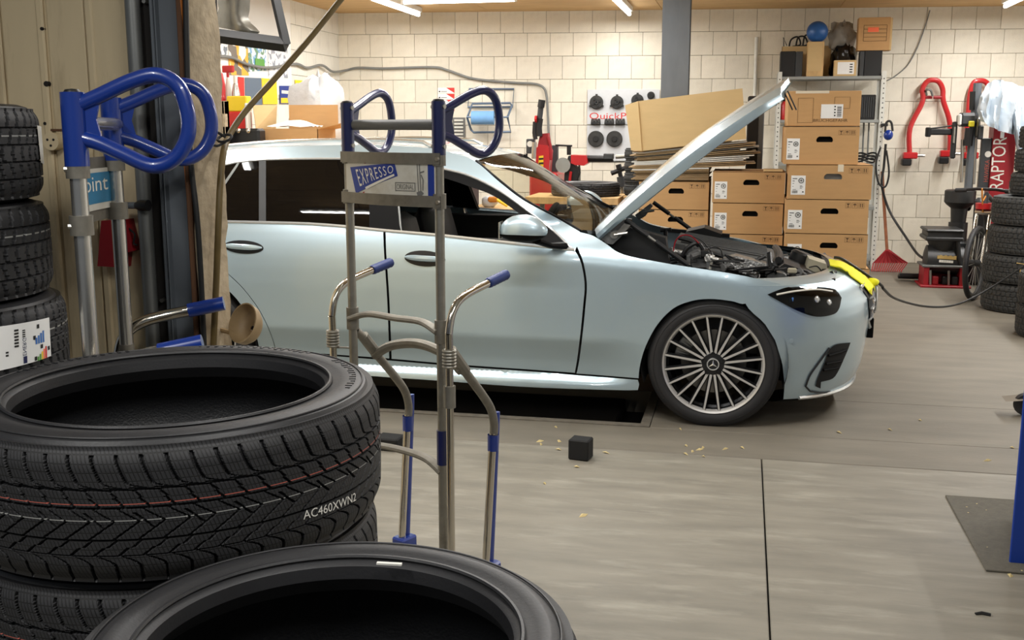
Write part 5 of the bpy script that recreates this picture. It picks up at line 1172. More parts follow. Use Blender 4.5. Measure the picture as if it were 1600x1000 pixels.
# big pale box tilted on the pile
pA, pB = aty(990, 237, YB+.42), aty(1163, 205, YB+.42)
t = thing('large_box', 'large pale cardboard box lying tilted on the flattened cardboard', 'cardboard box', (0, 0, 0))
dpt = np.array([-.10, .55, 0]); sd = aty(986, 240, YB+.85)-bl_
q = [bl_, br_, tr_, tl_]; back = [p+np.array([-.02, .60, .0]) for p in q]
q = [p-np.array([0, 0, bl_[2]-ptop-.012]) if False else p for p in q]
g = G(); g.add(q+back, [(0, 1, 2, 3), (7, 6, 5, 4), (0, 4, 5, 1), (1, 5, 6, 2), (2, 6, 7, 3), (3, 7, 4, 0)])
cc = np.mean(q, 0); t.location = (float(cc[0]), float(cc[1]), float(min(p[2] for p in q))); g.build('box_body', 'cardboard_pale', t, 0, world=True)
L_ = [aty(*p, YB+.28) for p in ((1003, 236), (985, 262), (976, 166), (997, 158))]; g = G(); L2 = [L_[0], np.array([L_[1][0], L_[1][1]+.02, ptop+.004]), np.array([L_[2][0], L_[2][1]+.02, L_[3][2]-.03]), L_[3]]
g.add([p for p in L2]+[p+np.array([0, .012, 0]) for p in L2], [(0, 1, 2, 3), (7, 6, 5, 4), (0, 4, 5, 1), (1, 5, 6, 2), (2, 6, 7, 3), (3, 7, 4, 0)]); g.build('side_panel', 'cardboard_pale', t, 0, world=True)
# black panel leaning behind
x0, x1, z0, z1 = rect(1166, 1190, 150, 300, 8.95); t = thing('flat_case', 'black flat case standing upright behind the cardboard pile', 'case', ((x0+x1)/2, 8.95, 0)); G().box((-(x1-x0)/2, 0, 0), ((x1-x0)/2, .14, z1), ch=.01).build('case_body', 'black_plastic', t, 0); G().box(((x1-x0)/2-.03, -.012, 0), ((x1-x0)/2+.012, .15, z1-.05), ch=.004).build('metal_edge', 'steel_post', t, 0)
# ---------------- metal shelf against the back wall
YS = 11.95; x0 = float(aty(1216, 180, YS)[0]); x1 = float(aty(1378, 180, YS)[0]); zt = float(aty(1300, 119, YS)[2]); zm = float(aty(1300, 187, YS)[2])
sh = thing('metal_shelf', 'white perforated steel shelf against the block wall', 'shelf', ((x0+x1)/2, YS, 0)); h = (x1-x0)/2; SD = .42
for sx_ in (-1, 1):
    for yy in (0, SD):
        po = G().box((sx_*h-.022, yy-.003, 0), (sx_*h+.022, yy, zt+.05)).box((sx_*(h+.0)-.0 if False else sx_*h+sx_*.019-.003, yy, 0), (sx_*h+sx_*.019+.003, yy+.035*(1 if yy == 0 else -1), zt+.05)).build('upright', 'shelf_white', sh, 0)
        if yy == 0:
            g = G(); z = .06
            while z < zt: g.box((sx_*h-.005, yy-.0045, z-.006), (sx_*h+.005, yy-.0031, z+.006)); z += .05
            g.build('slot_holes', 'dark_recess', po, 0)['kind'] = 'stuff'
for z_ in (zt, zm, zm-.46, zm-.92, .12):
    G().box((-h, .003, z_-.032), (h, SD-.003, z_), ch=.003).build('shelf_board', 'shelf_grey', sh, 0)
def on_shelf(name, label, cat, px0, px1, py0, Y, z_, dep, m, fn=None, group=None, ch=.004, part_='body'):
    x0, x1, _, z1 = rect(px0, px1, py0, 119 if z_ == zt else 187, Y); t = thing(name, label, cat, ((x0+x1)/2, Y, z_), 0, group); W = x1-x0; hgt = z1-z_
    if fn: fn(t, W, hgt)
    else: G().box((-W/2, 0, 0), (W/2, dep, hgt), ch=ch).build(part_, m, t, 0)
    return t, W, hgt
def speaker(t, W, hgt):
    G().box((-W/2, 0, 0), (W*.18, .26, hgt), ch=.004).build('cabinet', 'black_plastic', t, 0); G().box((W*.19, .0, 0), (W/2, .24, hgt*.985), ch=.004).build('grille', 'dark_grey', t, 0)
on_shelf('loudspeaker', 'black loudspeaker on the shelf below the cable box', 'loudspeaker', 1219, 1254, 80, YS+.06, zt, .26, '', speaker, 'black loudspeakers on the top shelf')
def speaker2(t, W, hgt): G().box((-W/2, 0, 0), (-W*.30, .15, hgt*.98), ch=.004).build('grille', 'dark_grey', t, 0); G().box((-W*.28, 0, 0), (W/2, .17, hgt), ch=.004).build('cabinet', 'black_plastic', t, 0)
t, W, hs = on_shelf('loudspeaker', 'black loudspeaker on the shelf carrying a carton with an orange sticker', 'loudspeaker', 1343, 1378, 79, YS+.04, zt, .26, '', speaker2, 'black loudspeakers on the top shelf')
x0, x1, z0, z1 = rect(1341, 1394, 27, 79, YS+.03); zz = zt+hs; t = thing('carton', 'brown carton with printed frame and orange sticker on the loudspeaker', 'cardboard box', ((x0+x1)/2, YS+.03, zz)); W = x1-x0; Hh = z1-zz
G().box((-W/2, 0, 0), (W*.44, .17, Hh), ch=.003).build('box_body', 'cardboard', t, 0); G().box((W*.44, .004, .0), (W/2, .16, Hh*.98), ch=.002).build('open_flap', 'cardboard_pale', t, 0)
g = G()
for k in range(5): g.box((-W*.34, -.0012, Hh*(.28+.12*k)), (W*.34, -.0003, Hh*(.292+.12*k)))
for k in (-1, 1): g.box((k*W*.34-.002, -.0012, Hh*.28), (k*W*.34+.002, -.0003, Hh*.76))
g.build('printed_frame', 'ink_brown', t, 0)['kind'] = 'stuff'
g = G(); put_text(g, 'MADE IN GERMANY', (-W*.40, 0, Hh*.17), (1, 0, 0), (0, 0, 1), Hh*.055, W*.66, n=(0, -1, 0)) if False else None
G().box((-W*.22, -.0022, Hh*.56), (W*.10, -.0013, Hh*.70)).build('orange_sticker', 'ink_orange', t, 0)
# cable box behind, with cables curling out
x0, x1, z0, z1 = rect(1221, 1298, 72, 119, YS+.33); t = thing('cable_box', 'open carton of black cables behind the loudspeaker', 'cardboard box', ((x0+x1)/2, YS+.33, zt)); W = x1-x0; Hh = z1-zt
g = G(); g.box((-W/2, -.0, 0), (W/2, .006, Hh)); g.box((-W/2, .08, 0), (W/2, .086, Hh)); g.box((-W/2, 0, 0), (-W/2+.006, .086, Hh)); g.box((W/2-.006, 0, 0), (W/2, .086, Hh)); g.box((-W/2, 0, 0), (W/2, .086, .006)); g.build('box_body', 'cardboard_pale', t, 0)
for k in range(3):
    a = -W*.36+k*W*.14; G().tube(bez([(a, .04, Hh-.03), (a+.02, .04, Hh+.07+.02*k), (a+.09, .04, Hh+.10), (a+.12, .04, Hh+.02), (a+.04, .045, Hh+.0)], 6), .009, 7).build('cable', 'cable_black', t)
G().tube([(-W*.46, .04, Hh-.03), (-W*.48, .04, Hh+.10), (-W*.40, .04, Hh+.01)], .005, 6).build('cable', 'cable_black', t)
# wooden block with blue ball on it
x0, x1, z0, z1 = rect(1261, 1287, 65, 119, YS+.02); t = thing('wood_pillar', 'upright chipboard box with a printed paper face, under the blue ball', 'box', ((x0+x1)/2, YS+.02, zt)); W = x1-x0; Hp = z1-zt
G().box((-W/2, 0, 0), (W/2, .16, Hp), ch=.003).build('box_body', 'ply', t, 0); G().box((-W*.46, -.0015, Hp*.16), (W*.40, -.0003, Hp*.98)).build('printed_face', 'cardboard_pale', t, 0)
rb_ = (rect(1260, 1294, 36, 66, YS+.1)[1]-rect(1260, 1294, 36, 66, YS+.1)[0])/2; bc = aty(1277, 51, YS+.10)
o = G().ball((0, 0, 0), rb_, 28).build('blue_ball', 'ball_blue', None, 60, loc=None); o.location = (bc[0], bc[1], zt+Hp+rb_-.006); tag(o, 'shiny blue ball resting on the upright chipboard box', 'ball')
# plastic bags and small labelled carton
def bag(name, label, pxc, pyc, Y, rx, rz_, ry, m, base, seed, amp=.22, group=None):
    c = aty(pxc, pyc, Y); g = G(); n = 26; k = 14; rr_ = np.random.default_rng(seed); ph_ = rr_.uniform(0, 6, 12); vs_ = []
    for i in range(k+1):
        for j in range(n):
            a = PI*i/k; b = 2*PI*j/n; q = 1+amp*(.30*math.sin(3*b+ph_[0]+2*a)+.26*math.sin(5*b+ph_[1]-3*a)+.24*math.sin(7*a+ph_[2]+2*b)+.22*math.sin(9*b+5*a+ph_[3])+.2*math.sin(13*b-4*a+ph_[4]))
            if i in (0, k): q = 1
            z_ = math.cos(a); vs_.append((rx*q*math.sin(a)**.8*math.cos(b), ry*q*math.sin(a)**.8*math.sin(b), max(rz_*z_*q, -(c[2]-base))))
    g.add(vs_, [(i*n+j, (i+1)*n+j, (i+1)*n+(j+1) % n, i*n+(j+1) % n) for i in range(k) for j in range(n)])
    g.v = [(p[0], p[1], p[2]+c[2]-base) for p in g.v]; o = g.build(name, m, None, 55); o.location = (c[0], c[1], base); return tag(o, label, 'plastic bag', group)
bag('plastic_bag', 'glossy black plastic bag on the shelf behind the small labelled carton', 1317, 99, YS+.27, .135, .215, .12, 'bag_black', zt, 4)
b2 = bag('plastic_bag', 'grey translucent plastic bag bulging above the black bag', 1315, 58, YS+.28, .135, .15, .11, 'bag_grey', float(aty(1318, 79, YS+.28)[2]), 9, .3)
x0, x1, z0, z1 = rect(1303, 1338, 94, 119, YS+.01); t = thing('small_carton', 'small carton with a white label at the front of the top shelf', 'cardboard box', ((x0+x1)/2, YS+.01, zt)); W = x1-x0; Hh = z1-zt; G().box((-W/2, 0, 0), (W/2, .08, Hh), ch=.003).build('box_body', 'cardboard_pale', t, 0); so = G().box((-W*.34, -.0015, Hh*.12), (W*.40, -.0003, Hh*.88)).build('label', 'paper', t, 0)
g = G(); [g.box((W*.20, -.0022, Hh*(.22+.16*i)), (W*.33, -.0016, Hh*(.29+.16*i))) for i in range(4)]; g.build('label_print', 'ink_black', so, 0)['kind'] = 'stuff'
# second shelf: black machine cases, a red bottle, a dark ring
x0, x1, z0, z1 = rect(1344, 1368, 148, 187, YS+.06); t = thing('power_supply', 'black finned power unit on the second shelf', 'device', ((x0+x1)/2, YS+.06, zm)); W = x1-x0; Hh = z1-zm; G().box((-W/2, 0, 0), (W/2, .25, Hh), ch=.008).build('housing', 'black_plastic', t, 0)
for k in range(6): G().box((-W*.40+W*.14*k, -.008, Hh*.1), (-W*.34+W*.14*k, 0, Hh*.9)).build('fin', 'dark_grey', t, 0)
x0, x1, z0, z1 = rect(1221, 1232, 158, 187, YS+.05); t = thing('red_canister', 'small red canister with black nozzle on the second shelf', 'canister', ((x0+x1)/2, YS+.05, zm)); Hh = z1-zm; G().lathe([(0, 0), (.048, .0), (.052, .02), (.052, Hh*.8), (.03, Hh*.98), (.018, Hh)], 18).build('can_body', 'red_paint', t); G().box((-.05, -.015, Hh), (.06, .015, Hh+.07), ch=.008).build('nozzle', 'black_plastic', t, 0)
p = aty(1300, 142, YS+.22); t = thing('rubber_ring', 'black rubber ring lying on the second shelf behind the fragile box', 'ring', (p[0], YS+.2, zm)); g = G(); g.lathe([(.10, 0), (.19, 0), (.20, .05), (.19, .29), (.12, .30), (.10, .25)], 24, closed=True); g.build('ring_body', 'rubber', t)
# black cables on the third shelf level
p = aty(1352, 242, YS+.1); t = thing('cable_coil', 'black coiled cable with plug on a lower shelf', 'cable', (p[0], YS+.12, zm-.46))
for k in range(3): G().tube([(.10*math.cos(a)+.01*k, .09*math.sin(a), .031+.03*k+.02*math.sin(2*a)) for a in np.linspace(0, 2*PI, 25)[:-1]], .010, 7, closed=True).build('cable_loop', 'cable_black', t)
for k in range(3):
    p0 = aty(1342+8*k, 190, YS+.3); G().tube([(p0[0], YS+.3, zm-.032), (p0[0]+.005, YS+.3, zm-.46)], .010, 6).build('hanging_lead', 'cable_grey', t, world=True)
# blue clip lamp on the shelf upright with its lead
p = aty(1388, 211, YS-.03); hx_ = float(aty(1383, 200, YS)[0])
t = thing('blue_hook', 'blue plastic clip hanging by a black strap on the shelf upright', 'clip', tuple(p)); G().ball((0, 0, 0), .055, 14, sc=(.9, .7, 1)).build('clip_body', 'blue_paint', t); G().tube(bez([(-.035, 0, .03), (-.03, 0, .12), (.0, 0, .145), (.025, 0, .12), (.04, 0, .04)], 5), .012, 7).build('strap', 'cable_black', t); G().box((-.08, .0, .09), (-.01, .045, .12), ch=.004).build('hook_arm', 'black_plastic', t, 0)
def world_tube(name, label, cat, pts, r, m, n=8, q=8):
    P_ = bez(pts, q); o = G().tube(P_, r, n).build(name, m, None, 50, loc=tuple(P_[0])); return tag(o, label, cat)
world_tube('power_cable', 'black cable running from the shelf upright down to the compressor', 'cable', [aty(1384, 225, 11.88), aty(1381, 260, 11.88), aty(1378, 290, 11.86), aty(1390, 330, 11.84), aty(1415, 370, 11.6), aty(1432, 395, 11.2), aty(1442, 403, 10.95)], .013, 'cable_black')
world_tube('power_cable', 'black cable looped on the hook by the shelf upright', 'cable', [aty(*p_, 11.838) for p_ in ((1376, 230), (1369, 255), (1372, 284), (1383, 292), (1389, 270), (1385, 235))], .010, 'cable_black')
# ---------------- rake leaning at the wall
rb0 = atz(1400, 425); t = thing('leaf_rake', 'red fan rake standing head-down against the block wall', 'rake', (rb0[0], rb0[1], 0))
hd = aty(1386, 391, rb0[1]+.05); tp = aty(1380, 300, YS-.026); G().tube([hd, tp, tp+(tp-hd)*np.array([.35, 0, .35])], .016, 8).build('handle', 'wood_handle', t, world=True)
L_ = [aty(*p, rb0[1]+.03) for p in ((1384, 390), (1390, 390), (1419, 411), (1364, 411))]
g = G(); g.add(L_+[p+np.array([0, .012, 0]) for p in L_], [(0, 1, 2, 3), (7, 6, 5, 4), (0, 4, 5, 1), (1, 5, 6, 2), (2, 6, 7, 3), (3, 7, 4, 0)]); g.build('rake_head', 'red_rake', t, 0, world=True)
for k in range(15):
    u = k/14; a = aty(1365+53*u, 410, rb0[1]+.03); b = aty(1362+46*u, 424, rb0[1]-.0); b[2] = max(b[2], .012); G().tube([a, b, b+np.array([0, -.03, -.006])], .006, 5).build('tine', 'red_rake', t, world=True)
for k in range(8):
    u = k/7; G().tube([aty(1385+3*u, 392, rb0[1]+.022), aty(1366+51*u, 410, rb0[1]+.022)], .005, 5).build('head_rib', 'red_dark', t, world=True)
# ---------------- compressor tank on red stand with black tray
pc = atz(1478, 449); t = thing('air_tank', 'black pressure tank on a red steel stand with a black tray on top', 'compressor', (pc[0], pc[1], 0)); YQ = pc[1]
a, b = aty(1444, 404, YQ+.16), aty(1505, 408, YQ+.16); r_ = .135
g = G(); ax = (b-a)/np.linalg.norm(b-a); prof = [(-.02, .03), (0, .10), (.03, r_), (.5, r_), (.97, r_), (1., .10), (1.02, .03)]
g.tube([a+(b-a)*u for u, _ in prof], [q for _, q in prof], 24); g.build('tank', 'tank_black', t, 40, world=True)
g = G(); [g.box(a+(b-a)*(.27+.06*i)+np.array([0, -r_-.003, .022]), a+(b-a)*(.27+.06*i)+np.array([.022, -r_+.004, .052+.006*(i % 2)])) for i in range(8)]; g.build('yellow_marking', 'line_yellow', t, 0, world=True)['kind'] = 'stuff'
g = G(); [g.box(a+(b-a)*(.32+.06*i)+np.array([0, -r_-.003, -.012]), a+(b-a)*(.32+.06*i)+np.array([.020, -r_+.004, .012])) for i in range(6)]; g.build('white_marking', 'ink_white', t, 0, world=True)['kind'] = 'stuff'
x0, x1, z0, z1 = rect(1443, 1508, 418, 447, YQ); 
for q in ((x0, x0+.05), (x1-.05, x1)): G().box((q[0], YQ-.0, 0), (q[1], YQ+.30, z1), ch=.004).build('stand_leg', 'red_dark', t, 0, world=True)
G().box((x0-.03, YQ-.06, 0), (x1+.05, YQ+.32, .02), ch=.004).build('base_plate', 'red_dark', t, 0, world=True); G().box((x0, YQ+.26, 0), (x1, YQ+.29, z1), ch=.003).build('back_plate', 'red_dark', t, 0, world=True); G().box((x0-.02, YQ-.02, z1), (x1+.0, YQ+.32, z1+.02), ch=.003).build('saddle', 'steel_grey', t, 0, world=True)
for k in (.30, .55, .78): xx = x0+(x1-x0)*k; G().box((xx-.03, YQ+.02, .02), (xx+.03, YQ+.10, .10), ch=.008).build('valve_block', 'black_plastic' if k > .5 else 'red_dark', t, 0, world=True)
for k in (.18, .62): xx = x0+(x1-x0)*k; G().tube([(xx, YQ+.0, .02), (xx-.01, YQ-.01, z1*.85)], .011, 7).build('pedal_rod', 'bolt', t, world=True)
x0, x1, z0, z1 = rect(1444, 1500, 357, 372, YQ+.12); g = G(); g.box((x0, YQ+.0, z0-.02), (x1+.02, YQ+.40, z0+.02), ch=.012); g.box((x0, YQ, z1-.03), (x1+.02, YQ+.40, z1), ch=.012); g.box((x0+.02, YQ+.02, z0), (x1, YQ+.38, z1-.01)); g.build('tray', 'tank_black', t, 0, world=True)['kind'] = 'stuff'
G().lathe([(.10, 0), (.16, .13), (.13, .13), (.09, 0)], 18, closed=True, mtx=Matrix.Translation(aty(1472, 392, YQ+.16))).build('tray_foot', 'tank_black', t, world=True)
G().tube([aty(1496, 372, YQ+.05), aty(1498, 400, YQ+.03), aty(1505, 430, YQ+.03)], .022, 8).build('side_pipe', 'black_plastic', t, world=True)
for k, yv in enumerate((432, 440)): p0, p1 = aty(1404, yv-2, YQ+.35), aty(1443, yv, YQ+.35); G().box((p0[0], YQ+.30+.08*k, .02+.03*(1-k)), (p1[0], YQ+.36+.08*k, .055+.03*(1-k)), ch=.004).build('fork_bar', 'black_plastic', t, 0, world=True)
# ---------------- tyre changer: column, head, arm and red post
pm = atz(1500, 440); YM = 11.35
t = thing('tyre_changer', 'tyre changer with black mast, grey head with yellow knob and side arm', 'machine', (float(aty(1512, 330, YM)[0]), YM, 0))
def wt(name, px_pts, Y, r, m, **kw): return G().tube([aty(*p, Y) for p in px_pts], r, 10, **kw).build(name, m, t, world=True)
wt('mast', [(1528, 130), (1524, 170), (1519, 220), (1511, 318)], YM, .040, 'steel_post'); wt('mast_grip', [(1520, 143), (1519, 172)], YM-.02, .028, 'black_plastic')
wt('upper_cylinder', [(1515, 200), (1512, 228)], YM-.08, .042, 'black_plastic')
wt('thin_rod', [(1504, 218), (1502, 285)], YM-.05, .015, 'bolt'); wt('thin_rod', [(1525, 215), (1521, 288)], YM-.02, .015, 'bolt')
bx = lambda name, px0, px1, py0, py1, Y, d, m, ch=.012: (lambda r: G().box((r[0], Y, r[2]), (r[1], Y+d, r[3]), ch=ch).build(name, m, t, 0, world=True))(rect(px0, px1, py0, py1, Y))
bx('head_box', 1500, 1528, 176, 198, YM-.10, .22, 'dark_grey', .03); bx('yellow_knob', 1514, 1523, 189, 198, YM-.13, .04, 'yellow', .008); bx('head_side', 1498, 1503, 178, 196, YM-.12, .1, 'ink_white'); bx('cable_guard', 1526, 1532, 184, 214, YM-.10, .08, 'galv'); bx('clamp_block', 1530, 1537, 196, 218, YM-.17, .1, 'dark_grey')
bx('side_arm', 1452, 1490, 201, 211, YM-.02, .10, 'black_plastic'); bx('arm_end', 1449, 1455, 199, 214, YM-.04, .14, 'black_matt', .008); bx('slide_bar', 1487, 1495, 190, 248, YM-.06, .06, 'black_plastic'); bx('slide_rail', 1490, 1493, 198, 224, YM-.09, .03, 'galv', .004)
wt('hose_loop', [(1453, 201), (1470, 199), (1490, 196)], YM-.03, .008, 'cable_black')
p = aty(1499, 322, YM-.12)
G().lathe([(0, -.16), (.07, -.16), (.08, -.02), (.13, .02), (.145, .04), (.145, .15), (.13, .16), (0, .16)], 26, mtx=Matrix.Translation(p)).build('turntable_drum', 'tank_black', t, world=True)
G().tube([p+np.array([0, 0, -.16]), np.array([p[0], p[1], .4])], .09, 14).build('pedestal', 'tank_black', t, world=True); G().box((p[0]-.16, p[1]-.12, 0), (p[0]+.16, p[1]+.30, .4), ch=.02).build('machine_base', 'dark_grey', t, 0, world=True)
G().tube([aty(1509, 300, YM), aty(1516, 316, YM), aty(1512, 326, YM-.1)], .03, 8).build('mount_head', 'black_plastic', t, world=True)
# red post with the white lettering
rl = rect(1548, 1584, 205, 330, YM-.10)
t2 = thing('machine_post', 'dark red machine post with tall white RAPTOR lettering', 'machine', ((rl[0]+rl[1])/2, YM-.10, 0))
z0p, z1p = 0, float(aty(1560, 196, YM-.1)[2]); wP = rl[1]-rl[0]
G().box((-wP/2, 0, 0), (wP/2, .22, z1p), ch=.006).build('post_body', 'red_dark', t2, 0)
def vtext(body, pxa, pxb, pya, pyb, Y, m, name, par, mirrored=False):
    """lettering running upwards between pixel corners (bottom-left baseline pxb)"""
    x0 = float(aty(pxa, (pya+pyb)/2, Y)[0]); x1 = float(aty(pxb, (pya+pyb)/2, Y)[0]); zb = float(aty(pxa, pyb, Y)[2]); zt_ = float(aty(pxa, pya, Y)[2]); v, f = text_geo(body); xm = v[:, 0].max()
    g = G(); g.add([(x1-(x1-x0)*p[1], Y-.002, zb+(zt_-zb)*p[0]/xm) for p in v], f); g.build(name, m, par, 0, world=True, fix=False)
vtext('RAPTOR', 1549, 1570, 214, 296, YM-.10, 'ink_white', 'white_lettering', t2)
rl2 = rect(1533, 1549, 222, 330, YM-.06); G().box((-wP/2-(rl2[1]-rl2[0]), .04, .9), (-wP/2-.004, .10, float(aty(1541, 216, YM-.06)[2])), ch=.004).build('dark_panel', 'dark_grey', t2, 0)
vtext('HAWEKA', 1538, 1545, 250, 284, YM-.062, 'line_red', 'red_lettering', t2)
pp = aty(1544, 241, YM-.066); G().tube([pp, pp+np.array([0, .01, 0])], .03, 16).build('round_badge', 'ink_white', t2, world=True)
rr_ = rect(1563, 1569, 206, 216, YM-.10); G().box((rr_[0], YM-.104, rr_[2]), (rr_[1], YM-.1005, rr_[3])).build('white_tag', 'paper', t2, 0, world=True)
# dark lower machine cabinet behind the bicycle
x0, x1, z0, z1 = rect(1522, 1545, 310, 440, 10.9); t = thing('machine_cabinet', 'dark grey machine cabinet behind the bicycle', 'machine', ((x0+x1)/2, 10.9, 0)); G().box((-(x1-x0)/2, 0, 0), ((x1-x0)/2, .16, z1), ch=.03).build('cabinet_body', 'dark_grey', t, 0); G().box((-(x1-x0)/2+.02, -.012, z1*.55), ((x1-x0)/2-.06, 0, z1*.9), ch=.006).build('front_cover', 'black_plastic', t, 0)
# white plastic sheet hanging at the right edge
t = thing('plastic_sheet', 'white plastic sheet draped over the top of the machine post', 'plastic sheet', (float(aty(1600, 180, YM-.3)[0]), YM-.3, 1.4))
def drape(L, Y0, seed):
    rr_ = np.random.default_rng(seed); P_ = []
    for i, row in enumerate(L):
        r2__ = bez([aty(px, py, Y0) for px, py in row], 6); P_.append([p+np.array([0, .05*math.sin(j*1.3+i*.8)+.03*math.sin(j*2.7+seed)+.12*(i == 0), 0]) for j, p in enumerate(r2__)])
    cols = len(P_[0]); out = []
    for i in range(len(P_)-1):
        for q in range(4): out.append([P_[i][j]*(1-q/4)+P_[i+1][j]*q/4+np.array([0, .015*math.sin(3*j+q*2), 0]) for j in range(cols)])
    out.append(P_[-1]); return out
g = G(); g.grid(drape([[(1548, 130), (1560, 124), (1580, 127), (1610, 136), (1650, 140)], [(1534, 150), (1556, 150), (1580, 155), (1612, 160), (1650, 165)], [(1529, 172), (1552, 178), (1576, 186), (1610, 190), (1650, 195)], [(1535, 190), (1552, 200), (1574, 208), (1610, 214), (1650, 220)]], YM-.30, 2)); g.build('upper_drape', 'sheet_white', t, 60, world=True)
g = G(); g.grid(drape([[(1586, 150), (1596, 160), (1625, 160)], [(1584, 190), (1596, 200), (1625, 200)], [(1588, 225), (1598, 232), (1625, 240)], [(1592, 246), (1600, 275), (1625, 280)]], YM-.36, 5)); g.build('hanging_fold', 'sheet_white', t, 60, world=True)
# ---------------- red tubular stands hung on the wall
def red_stand(pts, label, ends, YW=.10):
    P_ = [atwall(*p, YW) for p in pts]; o_ = P_[0]; t = thing('tube_stand', label, 'stand', tuple(o_), 0, 'red tubular stands hung on the wall')
    G().tube(bez(P_, 5), .028, 10).build('bent_tube', 'red_paint', t, world=True)
    for e in ends:
        c = atwall(*e, YW); G().box(c+[-.09, -.05, -.035], c+[.06, .05, .035], ch=.01).build('end_bracket', 'red_paint', t, 0, world=True); G().box(c+[-.10, -.06, -.11], c+[.0, .06, -.035], ch=.012).build('roller', 'black_plastic', t, 0, world=True); G().tube([c+[.06, 0, 0], c+[.14, 0, .0]], .016, 8).build('pin', 'bolt', t, world=True)
    for px_, d_ in ((pts[2][0], 8), (pts[-3][0], -8)): q = atwall(px_+d_, 152, YW); G().tube([q+[-.05, 0, 0], q+[.05, 0, 0]], .018, 8).build('stub_bolt', 'red_dark', t, world=True)
    return t
red_stand([(1421, 238), (1422, 200), (1441, 160), (1441, 140), (1448, 128), (1457, 125), (1467, 128), (1473, 140), (1474, 158), (1484, 192), (1484, 240)], 'red tubular stand hung on the wall beside the shelf', [(1424, 243), (1482, 240)])
red_stand([(1514, 238), (1511, 205), (1514, 165), (1516, 146), (1521, 130), (1530, 126), (1540, 128), (1546, 138), (1549, 158), (1562, 190), (1563, 235)], 'red tubular stand hung on the wall behind the tyre changer', [(1519, 243)])
for px_ in (1444, 1520):
    a = atwall(px_, 141, .0); t = thing('wall_hook', 'grey steel hook holding the red tubular stand by the shelf' if px_ < 1500 else 'grey steel hook holding the red stand behind the machine', 'hook', tuple(a)); G().tube(bez([atwall(px_+4, 148, .0), atwall(px_+3, 141, .14), atwall(px_+10, 141, .16), atwall(px_+13, 150, .15)], 5), .012, 8).build('hook_rod', 'steel_grey', t, world=True)
world_tube('wall_wire', 'thin grey wire hanging from the ceiling to the shelf', 'wire', [atwall(1453, 16, .02), atwall(1446, 40, .02), atwall(1433, 75, .02), atwall(1418, 102, .02), atwall(1400, 118, .02), atwall(1386, 126, .03)], .006, 'cable_grey')
world_tube('wall_pipe', 'thin white pipe running down the back wall', 'pipe', [atwall(1182, 58, .03), atwall(1181, 95, .03), atwall(1179, 150, .03), atwall(1176, 200, .03)], .02, 'shelf_white')
# ---------------- bicycle beside the tyre stack
bw = atz(1517, 474); YBK = bw[1]
t = thing('bicycle', 'mountain bicycle with silver fork and red ring, parked beside worn tyres', 'bicycle', (bw[0]+.1, bw[1], 0))
hub = aty(1523, 430, YBK+.05); wr_ = .33; yaw = math.radians(64); wd = np.array([math.cos(yaw), math.sin(yaw), 0])   # wheel plane direction
hub = np.array([bw[0]+.05, bw[1]+.19, wr_]); 
def wpt(a, r): return hub+wd*r*math.cos(a)+np.array([0, 0, 1])*r*math.sin(a)
wh = G().tube([wpt(a, wr_-.024) for a in np.linspace(0, 2*PI, 49)[:-1]], .024, 10, closed=True).build('front_wheel', 'rubber', t, world=True)
G().tube([wpt(a, wr_-.055) for a in np.linspace(0, 2*PI, 41)[:-1]], .011, 8, closed=True).build('rim', 'dark_grey', wh, world=False) if False else None
L0 = t.location
def sbk(g, n, m, par, sm=40): g.v = [(p[0]-L0.x, p[1]-L0.y, p[2]-L0.z) for p in g.v]; return g.build(n, m, par, sm)
sbk(G().tube([wpt(a, wr_-.055) for a in np.linspace(0, 2*PI, 41)[:-1]], .011, 8, closed=True), 'rim', 'dark_grey', wh)
for k in range(14): sbk(G().tube([hub, wpt(2*PI*k/14, wr_-.06)], .0022, 4), 'spoke', 'bolt', wh)
sd = np.array([-wd[1], wd[0], 0]); sbk(G().tube([hub-sd*.05, hub+sd*.05], .03, 12), 'hub', 'dark_grey', wh)
crown = hub+np.array([0, 0, .44])+wd*.14
for s_ in (-1, 1):
    o = sd*.055*s_; lo_ = sbk(G().tube([hub+o, hub+o+(crown-hub)*.60], .024, 10), 'fork_leg', 'alu', t); sbk(G().tube([hub+o+(crown-hub)*.58, crown+o], .016, 10), 'stanchion', 'chrome', t)
sbk(G().tube([crown-sd*.07, crown+sd*.07], .026, 10), 'fork_crown', 'alu', t)
up = (crown-hub)/np.linalg.norm(crown-hub); hdt = crown+up*.16
sbk(G().tube([crown, hdt], .024, 12), 'head_tube', 'dark_grey', t); sbk(G().lathe([(.03, -.02), (.075, -.02), (.078, .03), (.03, .03)], 20, closed=True, mtx=Matrix.Translation(crown+up*.05)), 'red_ring', 'red_paint', t)
stem = hdt+up*.05-wd*.05; hb_ = [stem-sd*.26-np.array([0, 0, .02]), stem-sd*.08, stem, stem+sd*.08, stem+sd*.26-np.array([0, 0, .02])]
sbk(G().tube(hb_, .014, 10), 'handlebar', 'black_plastic', t)
for s_ in (-1, 1): sbk(G().tube([stem+sd*.255*s_-[0, 0, .018], stem+sd*.16*s_-[0, 0, .012]], .020, 10), 'hand_grip', 'rubber', t)
bb = hub+wd*.62+np.array([0, 0, -.02]); st_ = bb+np.array([0, 0, .45])+wd*.12
sbk(G().tube([crown+up*.03, bb], .024, 10), 'down_tube', 'dark_grey', t); sbk(G().tube([hdt, st_], .020, 10), 'top_tube', 'dark_grey', t); sbk(G().tube([bb, st_], .018, 10), 'seat_tube', 'dark_grey', t)
rh = hub+wd*1.06; sbk(G().tube([bb, rh], .012, 8), 'chain_stay', 'dark_grey', t); sbk(G().tube([st_, rh], .010, 8), 'seat_stay', 'dark_grey', t)
